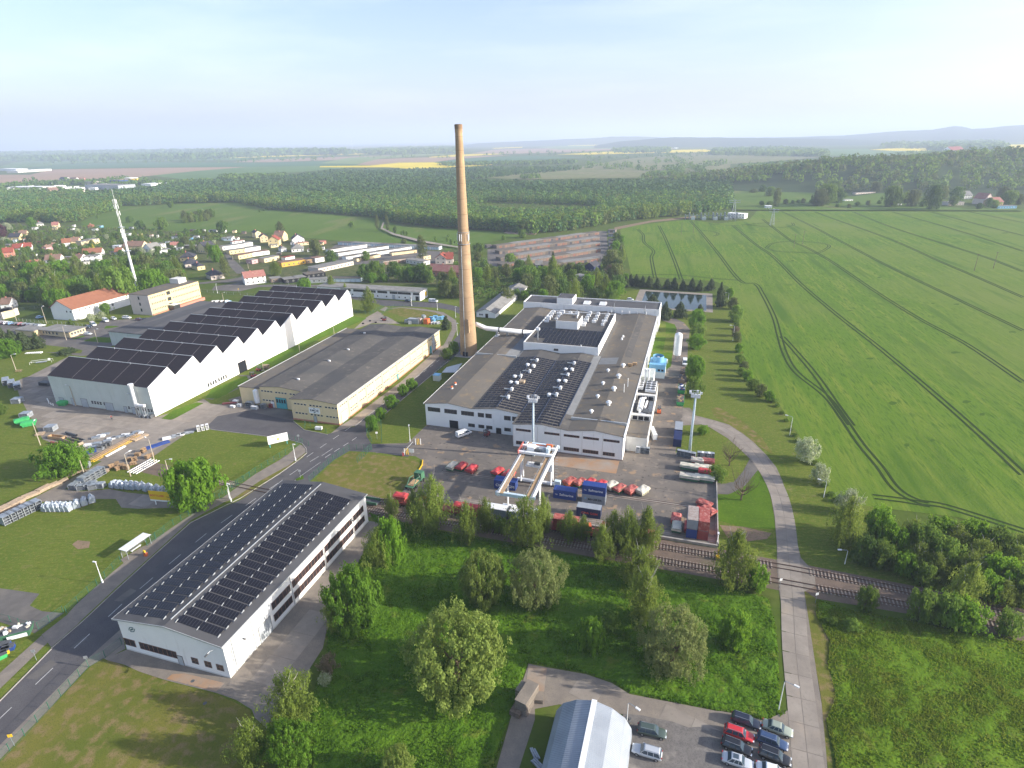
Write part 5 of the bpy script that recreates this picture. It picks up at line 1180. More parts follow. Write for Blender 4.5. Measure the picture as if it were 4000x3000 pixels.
# ---- main factory
fc=empty('main_factory',(-80.6,155.8,0),0, 'big white factory with shallow wave roofs and solar field at the foot of the chimney', 'factory')
def wave(x):
    x=x % 16.45; return 7.85+1.0*(1-abs(x-8.2)/8.2)
xs_=[0,8.2,16.45,24.65,32.9,41.1,49.3,57.5,65.8]
b=MB(); pf=[(x,wave(x) if 0<x<65.8 else 7.85) for x in xs_]
b.profile([(0,0),(65.8,0)]+pf[::-1],7.2,129.5, 'y',M['white'])
pr=[(32.4,7.85)]+[p for p in pf if p[0]>33]
b.profile([(32.4,0),(65.8,0)]+pr[::-1],0,7.19, 'y',M['white']); b.build('wall',fc)
def fstrip(x0,x1,y0,y1,m,t=.14,k=0):
    pts=sorted(set([x0,x1]+[x for x in xs_ if x0<x<x1])); roof_slab(MB(),[(x,(wave(x) if 0<x<65.8 else 7.85)+.01) for x in pts],y0,y1, 'y',m,t+k*.001).build('roof',fc)
fstrip(-.3,16.4,6.9,129.4, 'felt_brown'); fstrip(16.4,32.3,6.9,129.4, 'felt',k=1); fstrip(32.3,49.3,-.3,129.4, 'felt',k=2); fstrip(49.3,66.05,-.3,129.4, 'felt_brown',k=3)
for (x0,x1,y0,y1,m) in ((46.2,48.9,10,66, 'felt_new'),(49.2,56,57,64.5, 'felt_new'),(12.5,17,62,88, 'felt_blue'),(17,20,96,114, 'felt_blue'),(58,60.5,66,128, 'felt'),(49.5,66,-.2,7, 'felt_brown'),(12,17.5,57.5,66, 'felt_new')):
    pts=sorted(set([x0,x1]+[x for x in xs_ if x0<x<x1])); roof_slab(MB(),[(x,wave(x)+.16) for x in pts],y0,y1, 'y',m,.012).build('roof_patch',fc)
MB().box(49,6.9,8.1,65.9,7.3,8.95,M['flash']).build('roof_upstand',fc)
MB().box(0,56,7.9,17,56.35,8.9,M['flash']).build('roof_upstand',fc)
b=MB(); b.box(65.8,-.35,7.7,66.1,129.6,8.15,M['wm']).box(-.42,6.8,7.65,-.28,129.5,8.05,M['wm']); b.build('roof_edge_trim',fc)
for i in range(6): MB().box(32.4+[0,7.7,14.8,21.3,27.4,33.2][i],-.04,.2,32.52+[0,7.7,14.8,21.3,27.4,33.2][i],0,7.9,M['white2']).build('panel_joint',fc)
MB().box(32.3,-.05,0,65.9,-.001,.3,M['plinth']).build('plinth',fc)
for u,w in ((3.1,4.4),(9.0,4.4),(14.9,4.4),(19.5,2.1),(22.1,2.1),(28.4,2.2),(31.0,2.0)): win(fc, 'S',u,5.2,w,1.5,7.2,max(2,int(w/1.1)),1, 'framed', 'glass')
for u,w in ((16.1,2.3),(19.5,2.0),(22.2,2.1),(28.4,2.2)): win(fc, 'S',u,1.25,w,1.2,7.2,2,1, 'framed', 'glass')
door(fc, 'S',9.9,0,2.9,2.7,7.2, 'dark', 'gateway',1); door(fc, 'S',25.4,0,1.6,2.0,7.2, 'dark', 'doorway',1)
for u in (35.7,44.6,50.6,56.4,62.4):
    w=4.7; win(fc, 'S',u,5.75,w,.75,0,5,1, 'framer', 'glassr', 'window_band')
    if u<62: win(fc, 'S',u,1.1,w,1.15,0,6,1, 'framer', 'glassr', 'window_band')
    else: win(fc, 'S',u-.6,1.1,3.5,1.15,0,4,1, 'framer', 'glassr', 'window_band')
# east side: pilasters and windows
for k in range(13):
    y=62+k*5.3; MB().box(65.8,y,0,66.3,y+.5,7.6,M['wm']).build('pilaster',fc)
    if k % 2==0: win(fc, 'E',y+3,4.2,3.4,1.4,65.8,3,1)
# back strip and its tower
b=MB(); b.box(-.9,129.6,0,66.7,144.5,10.7,M['white']).box(16.2,131,10.7,24.2,140.5,13.9,M['white']); b.build('wall',fc)
b=MB(); b.box(-.5,130,10.7,66.3,144.1,10.8,M['felt_dark']).box(16.4,131.2,13.9,24,140.3,14.0,M['felt_dark']); b.build('roof',fc)
b=MB(); b.box(-.9,129.6,10.7,66.7,129.9,11.2,M['white']).box(-.9,144.2,10.7,66.7,144.5,11.2,M['white']).box(-.9,129.9,10.7,-.6,144.2,11.2,M['white']).box(66.4,129.9,10.7,66.7,144.2,11.2,M['white']); b.build('parapet',fc)
for x in (29,37): MB().solid([(x,133,10.8),(x+3.4,133,10.8),(x+3.4,138.5,10.8),(x,138.5,10.8),(x+.4,135.4,12.1),(x+3,135.4,12.1),(x+3,138.2,11.3),(x+.4,138.2,11.3)],[(3,2,1,0),(4,5,6,7),(0,1,5,4),(1,2,6,5),(2,3,7,6),(3,0,4,7)],M['wm']).build('skylight',fc)
for x in (44,49,52.5,56.5,60.6): MB().tube([(x,128.9,8),(x,128.9,9.9)],.22,8,M['wm']).build('exhaust_pipe',fc)
for x in (45.2,60): MB().tube([(x,129.2,8),(x,129.2,13.2)],.13,8,M['steel']).build('exhaust_pipe',fc)
# raised middle block with plant and cube
b=MB(); b.box(17.1,66,7.8,47.7,116,11.2,M['white']).box(25.4,88.4,11.2,35.1,99.6,14.5,M['white']); b.build('wall',fc)
b=MB(); b.box(17.4,66.3,11.2,47.4,115.7,11.28,M['felt']).box(25.6,88.6,14.5,34.9,99.4,14.58,M['felt_brown']); b.build('roof',fc)
b=MB(); b.box(17.1,66,11.2,47.7,66.3,11.55,M['white']).box(17.1,66.3,11.2,17.4,115.7,11.55,M['white']).box(47.4,66.3,11.2,47.7,115.7,12.0,M['white']).box(17.1,115.7,11.2,47.7,116,11.55,M['white']).box(25.4,88.4,14.5,35.1,88.6,14.75,M['white']); b.build('parapet',fc)
win(fc, 'S',30.7,8.9,1.8,.9,66,2,1, 'framed', 'glass')
MB().tube([(40.6,67,8),(40.6,67,11.9)],.2,8,M['wm']).build('exhaust_pipe',fc)
for x,y in [(19,105),(18.9,112),(18.8,109),(19,101),(19.2,97),(36,114.3),(36,110),(36,106),(36.2,102),(36.3,98),(36.4,94.5),(44.3,114.5),(44.3,111),(44.3,107.5),(44.3,104),(44.3,101),(44.4,97.5),(40,113),(40,109),(40,105),(40,101),(22,110),(23,106),(22.5,102),(23,113),(27,112),(30,113.5)]:
    s_=rnd.uniform(.6,1.15); MB().box(x-s_,y-.6,11.28,x+s_,y+.6,11.28+rnd.uniform(.6,1.4),M['wm']).tube([(x,y,11.6),(x,y,13)],.25,8,M['steel']).build('roof_fan_unit',fc)
b=MB(); b.tube([(26,98.5,14.6),(26,98.5,15.3),(33.5,98.5,15.3),(33.5,95,15.3),(33.5,95,14.6)],.3,8,M['wm']); b.build('roof_duct',fc)
# vents over the solar field
for x,y in [(26.3,52.4),(26.6,40.5),(24.9,34.7),(25.3,22.2),(26,15.9),(40.8,52.2),(40.9,40),(41,27.4),(41,21.5)]:
    MB().box(x-.4,y-.6,wave(x),x+.4,y+.6,wave(x)+.9,M['wm']).tube([(x+.2,y,wave(x)+.8),(x+.2,y,wave(x)+1.3)],.5,10,M['wm']).box(x-2.6,y-.2,wave(x)+.5,x-.5,y+.2,wave(x)+.8,M['flash']).build('roof_ventilator',fc)
for x,y in [(24.3,46.4),(26.6,46.4),(22.9,34.2),(23.2,28.4),(25.3,28.4),(39,45.8),(41.3,45.8),(39,34.1),(41.3,34.1),(38.6,21.5)]:
    MB().tube([(x,y,wave(x)),(x,y,wave(x)+.9)],[.65,.65],12,M['wm']).tube([(x,y,wave(x)+.9),(x,y,wave(x)+1.15)],[.78,.5],12,M['wm']).build('dome_rooflight',fc)
for x,y,s_ in [(54.1,48.8,1),(54.2,36.1,1),(58.7,42.9,1.3),(54.3,24.3,1),(58.7,31,1.3),(54.3,12.2,1),(58.7,18.8,1.3),(58.9,54.3,1.2)]:
    MB().tube([(x,y,wave(x)),(x,y,wave(x)+.8*s_)],.38*s_,10,M['wm']).tube([(x,y,wave(x)+.8*s_),(x,y,wave(x)+1.0*s_),(x,y,wave(x)+1.35*s_)],[.7*s_,.7*s_,.3*s_],10,M['wm']).build('roof_ventilator',fc)
for x,y in [(54.3,87.3),(54.4,90.9),(4.4,23.2),(4.6,19.5)]:
    MB().tube([(x,y,wave(x)),(x,y,wave(x)+.6)],.45,10,M['wm']).tube([(x,y,wave(x)+.6),(x,y,wave(x)+1.1)],[.4,.35],10,M['orange'] if x<10 else M['wm']).build('roof_ventilator',fc)
# solar field in rows
def pvrow(x0,x1,y,zf,cw=1.65):
    global nfac
    x=x0
    while x<x1-.5:
        z=zf(x+cw/2)+.2; t=(zf(x+cw)-zf(x))/cw
        P=[(x+u,y+v,z+w+(u-cw/2)*t) for u,v,w in ((.09,0,0),(cw-.09,0,0),(cw-.09,.8,.16),(.09,.8,.16),(.09,0,.05),(cw-.09,0,.05),(cw-.09,.8,.21),(.09,.8,.21))]
        F=[(3,2,1,0),(4,5,6,7),(0,1,5,4),(1,2,6,5),(2,3,7,6),(3,0,4,7)]; mm=[M['pvframe'],M['pv']]+[M['pvframe']]*4
        if nfac<298: MB().solid(P,F,mm).build('solar_panel',fc)
        else: facrest.solid(P,F,mm)
        nfac+=1; x+=cw
nfac=0; facrest=MB()
for r_ in range(30):
    y=.6+r_*1.9
    if y<7.4: pvrow(33.0,46.0,y,wave)
    else:
        gap=1.7; pvrow(17.2,31.6,y,wave); pvrow(31.8,46.4,y,wave)
for r_ in range(11): pvrow(19.2 if 2<r_<11 else 24.5,46.5,68+r_*1.85,lambda x: 11.2)
facrest.build('solar_panel_field',fc,kind='stuff')
b=MB()
for x in (24.6,32.9,39.5,46.6): b.box(x-.1,1 if x>33 else 8,wave(x)+.15,x+.1,57,wave(x)+.45,M['blue_tray'])
b.build('cable_tray',fc)
for x in (61,61): pass
MB().tube([(62.6,37,7.9),(62.6,37,11.5)],.12,6,M['wm']).build('antenna_mast',fc); MB().tube([(62.0,31.5,7.9),(62.0,31.5,11.5)],.12,6,M['wm']).build('antenna_mast',fc)
MB().tube([(26.2,30,8.5),(26.2,30,13.0)],.08,6,M['steel']).box(25.6,29.4,8.5,27.6,31.4,9.6,M['wood_pale']).build('measuring_mast',fc)
MB().tube([(22,70.5,11.2),(22,70.5,16)],.18,8,M['steel']).box(21.2,70,15.6,22.8,71,16.6,M['wm']).build('exhaust_mast',fc)
# right-hand annexes
ax=empty('factory_annex',(-14.7,162.4,0),0, 'low white annex with open roof pits along the east wall of the factory', 'annex')
b=MB(); b.box(0,0,0,6.3,44.5,4.7,M['white2']); b.build('wall',ax)
b=MB(); b.box(.0,.2,4.7,6.1,12,4.82,M['felt_brown']).box(0,30,4.7,6.1,44.3,4.82,M['felt']).box(0,14.2,4.7,6.1,28.6,4.78,M['felt_dark']); b.build('roof',ax)
for y in (12,28.6): MB().box(-.0,y,4.7,6.3,y+1.5,6.6,M['white2']).build('parapet_wall',ax)
for y in (13.2,27.9):
    for x in (1.3,3.1,4.9): MB().box(x-.75,y+(1.32-1.2 if y>20 else -1.26),5.0,x+.75,y+(1.4-1.2 if y>20 else -1.2),6.3,M['pv']).build('louvre_window',ax)
b=MB(); b.tube([(2.2,17.5,6.2),(2.2,25.5,6.2)],.9,12,M['wm']).tube([(2.2,25.5,6.4),(3.2,27,6.4),(3.2,28,5.6)],.3,8,M['wm']).tube([(2.2,17.5,6),(2.3,16.2,5.4),(4.2,16.2,5.3)],.4,8,M['wm']).box(3.4,16,4.8,5.2,19,6,M['steel_d']).tube([(3.6,20,5.6),(3.9,26,5.6)],.35,8,M['wm']); b.build('filter_drum',ax)
for i in range(9): MB().box(4.6,19.5+i,4.79,5.9,19.9+i,4.95,M['steel']).build('roof_grille',ax)
b=MB(); b.box(2.5,33,5.9,6.0,42,6.8,M['wm'])
for i in range(4):
    for j in range(2): b.tube([(3.4+j*1.7,34.2+i*2.2,6.8),(3.4+j*1.7,34.2+i*2.2,7.0)],.75,12,M['steel_d'])
for x in (2.7,5.8):
    for y in (33.2,41.8): b.box(x-.08,y-.08,4.7,x+.08,y+.08,5.9,M['steel'])
b.build('cooling_fan_bank',ax)
b=MB(); b.box(-.0,36,5.4,1.6,42,6.6,M['wm'])
for i in range(3): b.tube([(.8,37+i*2,6.6),(.8,37+i*2,6.75)],.65,12,M['steel_d'])
for y in (36.2,41.8): b.box(.2,y-.08,4.7,.35,y+.08,5.4,M['steel'])
b.build('cooling_fan_bank',ax)
a2=empty('filter_house',(-14.6,207.5,0),0, 'pale grey filter house with two white stacks between annex and cooling tower', 'filter house')
MB().box(0,0,0,4.3,9.5,6.8,M['greywhite']).build('wall',a2)
for x in (1.4,2.6): MB().tube([(x,-1,4.5),(x,-1,9.6)],.32,10,M['wm']).tube([(x,-1,9.6),(x,-1,10.3)],[.45,.45],10,M['wm']).build('stack',a2)
ct=empty('cooling_tower',(-13.2,224.5,0),0, 'light blue cooling tower with round fan stack on the grass by the factory', 'cooling tower')
MB().box(0,0,0,6.2,8.5,2.6,M['coolerw']).build('base',ct); MB().box(0,0,2.6,6.2,8.5,5.6,M['cooler']).build('casing',ct)
MB().tube([(3.1,4.6,5.6),(3.1,4.6,7.9)],[2.3,2.1],20,M['cooler'],cap=False).tube([(3.1,4.6,6.6),(3.1,4.6,6.7)],1.9,16,M['dark']).tube([(3.1,4.6,6.7),(3.1,4.6,7.3)],.5,10,M['wm']).build('fan_stack',ct)
for x in (3.9,5.2): MB().box(x-.45,-.04,3.0,x+.45,0,3.8,M['dark']).build('air_inlet',ct)
tk=empty('storage_tank',(-3.4,248.5,0),0, 'tall white standing gas tank on legs beside the works road', 'tank')
MB().tube([(0,0,1.6),(0,0,2.2),(0,0,11.2),(0,0,11.9)],[.4,1.55,1.55,.5],18,M['wm']).build('vessel',tk)
for a in range(3): MB().box(math.cos(a*2.1)-.1,math.sin(a*2.1)-.1,0,math.cos(a*2.1)+.1,math.sin(a*2.1)+.1,2.2,M['steel']).build('leg',tk)
b=MB(); b.tube([(-7.5,-1,1.1),(-3.4,-1,1.1)],1.0,14,M['coolerw']).box(-6.8,-1.6,0,-6.5,-.4,.5,M['steel']).box(-4.4,-1.6,0,-4.1,-.4,.5,M['steel'])
tag(b.build('lying_tank',None,(-3.4,243,0)), 'small white lying tank next to the tall gas tank', 'tank')

# ---- chimney with duct
chx,chy=-91.9,233.1
ch=empty('brick_chimney',(chx,chy,0),0, 'very tall yellow brick chimney rising above everything', 'chimney')
pts=[(0,0,z) for z in (0,4,9,11,48,48.01,90.5,90.51,92.4,93.4)]; rr=[3.75,3.65,3.55,3.4,2.42,2.30,1.42,1.5,1.5,1.5]
MB().tube(pts[:7],rr[:7],32,M['brick'],cap=False).build('shaft',ch,smooth=True)
MB().tube([(0,0,90.5),(0,0,91.9)],[1.5,1.5],32,M['brick']).tube([(0,0,91.9),(0,0,93.4)],[1.54,1.54],32,M['sootbrick']).tube([(0,0,93.4),(0,0,93.5)],[1.25,1.25],24,M['dark']).build('crown',ch)
for z in (14,20,26,32,38,44,54,60,66,72,78,84,89):
    r_=3.4-(z-11)/37*.98 if z<48 else 2.30-(z-48)/42.5*.88
    MB().tube([(0,0,z),(0,0,z+.12)],r_+.03,32,M['sootbrick'],cap=False).build('iron_band',ch)
b=MB(); b.tube([(0,0,48.2),(0,0,48.35)],2.7,24,M['steel'],cap=True).tube([(0,0,53.0),(0,0,53.15)],2.7,24,M['steel'],cap=False)
for k in range(8): a=k*math.pi/4; b.tube([(math.cos(a)*2.6,math.sin(a)*2.6,48.3),(math.cos(a)*2.6,math.sin(a)*2.6,53.1)],.04,4,M['steel'])
b.build('antenna_ring',ch)
for a in (-1.9,-1.55,-.4,.9,2.2,3.3): MB().box(-.14,-.1,49.6,.14,.1,52.4,M['wm']).build('mobile_antenna',ch,(math.cos(a)*2.6,math.sin(a)*2.6,0),a)
b=MB(); b.tube([(-.2,-3.9,.5),(-.2,-3.62,10),(-.2,-2.72,47.8)],.16,6,M['steel']); b.build('cable_duct',ch)
b=MB(); b.box(-1.3,-3.95,0,.9,-3.3,2.2,M['dark']); b.build('flue_door',ch); MB().box(-5,-5,0,5,5,.25,M['kerb']).build('foundation',ch)
MB().box(1.2,-3.75,11,2.0,-3.0,17,M['brick']).build('buttress',ch)
dk=empty('flue_duct',(0,0,0),0, 'white insulated flue duct from the chimney across to the factory roof', 'duct')
b=MB(); b.tube([(-89.2,236.0,13.2),(-86.8,238.2,11.4),(-85.0,238.4,10.7),(-63.4,237.0,10.7)],1.0,16,M['wm']); b.build('pipe',dk,smooth=True)
for x,z0 in ((-80,8),(-75.2,8.2),(-67,8)): MB().box(x-.12,236.4,z0,x+.12,238.4,9.9,M['steel']).box(x-.8,236,z0,x+.8,238.8,z0+.3,M['wm']).build('support',dk)
for x in (-79.2,-68.2): MB().tube([(x,237.95 if x<-75 else 237.25,10.7),(x+.5,237.93 if x<-75 else 237.2,10.7)],1.12,16,M['steel_d']).build('pipe_collar',dk)

# ---- other buildings near by
of=empty('office_block',(-300,250,0),0, 'yellow three-storey office block with flat roof and red base', 'office building')
b=MB(); b.box(0,0,0,13.55,36.6,11.3,M['pinkish']); b.build('wall',of); MB().box(13.55,.4,.9,13.7,36.6,11.3,M['yellow']).build('facade',of)
MB().box(-.15,-.15,11.3,13.85,36.75,11.55,M['felt_brown']).build('roof',of); MB().box(1.8,27.5,11.55,8.2,33.5,14.3,M['white2']).build('roof_house',of)
MB().box(13.7,.3,0,13.95,36.9,.9,M['redplinth']).build('plinth',of); MB().box(13.7,16,0,16.2,36.6,1.6,M['redplinth']).build('terrace',of)
for z in (2.3,5.7,9.1):
    for k in range(9): win(of, 'E',1.5+k*1.15,z,.7,1.2,13.7,1,1, 'frame', 'glass')
    for k in range(17): win(of, 'E',16.2+k*1.2,z,.7,1.2,13.7,1,1, 'frame', 'glass')
    MB().box(13.7,12.2,z-.4,13.76,14.8,z+1.6,M['glass']).build('stair_window',of)
    win(of, 'S',6.6,z-.5,1.3,1.9,0,1,1, 'frame', 'glass')
b=MB(); b.box(13.7,11.6,0,17.6,16,3.0,M['glass']).box(13.6,11.4,3.0,17.8,16.2,3.2,M['frame']); b.build('glass_porch',of)
rh=empty('works_house',(-335.5,231,0),0, 'white works house with big orange-brown tiled roof beside a leafy tree', 'house')
gable_walls(MB(),0,0,15.5,35.5,6.6,10.8, 'white', 'y',rx=6.5).build('wall',rh)
roof_slab(MB(),[(-.7,6.3),(6.5,10.85),(16.3,6.35)],-.6,36.1, 'y', 'tile',.22).build('roof',rh)
for y in (4,7.4,10): win(rh, 'E',y,4.6,1.1,.9,15.5,2,1)
for y in (21,24): win(rh, 'E',y,2.2,1.3,1.4,15.5,2,1)
for u in (11.3,14.0): win(rh, 'S',u,4.5,1.0,1.0,0)
MB().box(15.5,12.4,0,15.9,13,6.5,M['white2']).build('pilaster',rh)
gh=empty('gatehouse',(-320,205.5,0),0, 'flat cream gatehouse pavilion with grey roof beside the car park', 'pavilion')
b=MB(); b.box(7.2,1.6,0,26.4,10.2,2.8,M['cream']).box(-6,-1.5,0,7.2,5,2.8,M['cream']); b.build('wall',gh)
b=MB(); b.box(6.7,.6,2.8,27,10.8,3.05,M['eternit']).box(-6.6,-2.2,2.8,6.7,5.6,3.04,M['eternit']); b.build('roof',gh)
for y in (3.0,4.6,6.2,7.6,9.1): win(gh, 'E',y,1.0,1.1,1.3,26.4,2,1)
for x in (9,11,13,15.5,18): win(gh, 'S',x,.9,1.2,1.3,1.6,2,1)
wl_=empty('white_workshop',(-223,314.6,0),0, 'long white two-storey workshop with flat grey roof behind the lime trees', 'workshop')
MB().box(0,0,0,69.8,10.2,5.2,M['white']).build('wall',wl_); MB().box(-.4,-.5,5.2,70.2,10.6,5.45,M['eternit']).build('roof',wl_)
for u,w in ((20,7),(29,7.5),(36,9),(45,6.5),(52.5,5),(59.5,8.5),(67.3,4)): win(wl_, 'S',u,3.35,w,1.35,0,int(w/1.1),1, 'framed', 'glass')
for u in (24.5,32,41.6,47.6,56,60,63.6,38.5): win(wl_, 'S',u,1.0,.9,.9,0)
door(wl_, 'S',67.8,0,2.0,2.6,0, 'dark', 'gateway',1); door(wl_, 'S',52.4,0,1.6,2.6,0, 'door', 'door',2)
MB().box(69.8,6.5,1.2,69.86,9.5,3.8,M['signy']).build('sign_board',wl_)
lg=empty('low_barn',(-112,287,0),0, 'long low white barn with old grey ridge roof right of the chimney', 'barn')
gable_walls(MB(),3,3,13.5,66,2.6,4.6, 'white', 'y').build('wall',lg)
roof_slab(MB(),[(2.3,2.5),(8.25,4.7),(14.2,2.5)],2.6,66.5, 'y', 'eternit',.15).build('roof',lg)
for u in (5,6.2): win(lg, 'S',u,1.1,1.0,.9,3,2,1)
door(lg, 'S',8.8,0,1.4,2.1,3, 'dark', 'doorway',1)
# corrugated arched store, bottom of the picture
qa=empty('arched_store',(-14.6,40,0),0, 'arched store of ribbed silver sheets beside the gravel car park', 'store')
AR=[(-.0,.0),(.15,1.7),(1.2,3.6),(3.3,5.05),(5.9,5.75),(6.3,5.75),(8.9,5.05),(11.0,3.6),(12.05,1.7),(12.2,0)]
b=MB(); b.profile([(12.2,0)]+AR[::-1][1:]+[] if False else AR[::-1],0,28.2, 'y',M['white2']); b.build('wall',qa)
for i in range(len(AR)-1):
    (xa,za),(xb,zb)=AR[i],AR[i+1]; L2=math.hypot(xb-xa,zb-za)
    if L2<.5: continue
    d=Vector((xb-xa,0,zb-za))/L2; nn=Vector((-d.z,0,d.x))
    b=MB(); Vv=[]; n_y=2*94
    for k in range(n_y+1):
        y=-.2+28.7*k/n_y; h_=.05 if k % 2 else .0
        o_=nn*(.06+h_); Vv+=[(xa+o_.x-d.x*.03,y,za+o_.z-d.z*.03),(xb+o_.x+d.x*.03,y,zb+o_.z+d.z*.03)]
    b.solid(Vv,[(2*k,2*k+1,2*k+3,2*k+2) for k in range(n_y)],M['poly']); b.build('roof_sheet',qa)
MB().box(5.7,-.2,5.83,6.5,28.6,5.95,M['wm']).build('ridge_cap',qa)

# ============================================================ village, garages, far buildings
def house(Zf,a,c,depth,h,roof,wall,label,rtype='gable',rh=None,cat='house',group=None,nwin=None,chim=True,base=0.0,name='house',wz=1.0):
    A,B=G(*Zf(*a),base),G(*Zf(*c),base); d=B-A; w=d.length; rz=math.atan2(d.y,d.x)
    e=empty(name,tuple(A),rz,label,cat,group); rh=rh if rh is not None else (h+depth*.36 if rtype == 'gable' else h+w*.36)
    b=MB()
    if rtype == 'gable':
        gable_walls(b,0,0,w,depth,h,rh,wall, 'x'); b.build('wall',e)
        roof_slab(MB(),[(-.5,h-.2),(depth/2,rh+.03),(depth+.5,h-.2)],-.35,w+.35, 'x',roof,.2).build('roof',e)
    elif rtype == 'front':
        gable_walls(b,0,0,w,depth,h,rh,wall, 'y'); b.build('wall',e)
        roof_slab(MB(),[(-.5,h-.2),(w/2,rh+.03),(w+.5,h-.2)],-.35,depth+.35, 'y',roof,.2).build('roof',e)
    elif rtype == 'hip':
        b.box(0,0,0,w,depth,h,M[wall]); b.build('wall',e); k=min(w,depth)/2
        r=[(-.6,-.6,h-.05),(w+.6,-.6,h-.05),(w+.6,depth+.6,h-.05),(-.6,depth+.6,h-.05)]
        tp=[(k,depth/2,rh),(w-k,depth/2,rh)] if w>depth else [(w/2,k,rh),(w/2,depth-k,rh)]
        F=[(0,1,5,4),(1,2,5),(2,3,4,5),(3,0,4)] if w>depth else [(0,1,4),(1,2,5,4),(2,3,5),(3,0,4,5)]
        MB().solid(r+tp,F+[(3,2,1,0)],M[roof]).build('roof',e)
    else:
        b.box(0,0,0,w,depth,h,M[wall]); b.build('wall',e); MB().box(-.25,-.25,h,w+.25,depth+.25,h+.2,M[roof]).build('roof',e)
    n=nwin if nwin is not None else max(1,int(w/3.2))
    for k in range(n):
        u=w*(k+.5)/n
        for z in ([wz] if h<4.4 else [wz,wz+2.7]): win(e, 'S',round(u,2),z,1.1,1.15,0,2,1, 'frame', 'glass')
    if depth>5:
        for k in range(2):
            if h>2.5: win(e, 'E',round(depth*(.3+.4*k),2),1.0,1.0,1.1,w,2,1, 'frame', 'glass')
    if chim and rtype in ('gable', 'front', 'hip'): MB().box(w*.35,depth*.5-.3,h,w*.35+.6,depth*.5+.3,rh+.8,M['redplinth']).build('chimney',e)
    return e
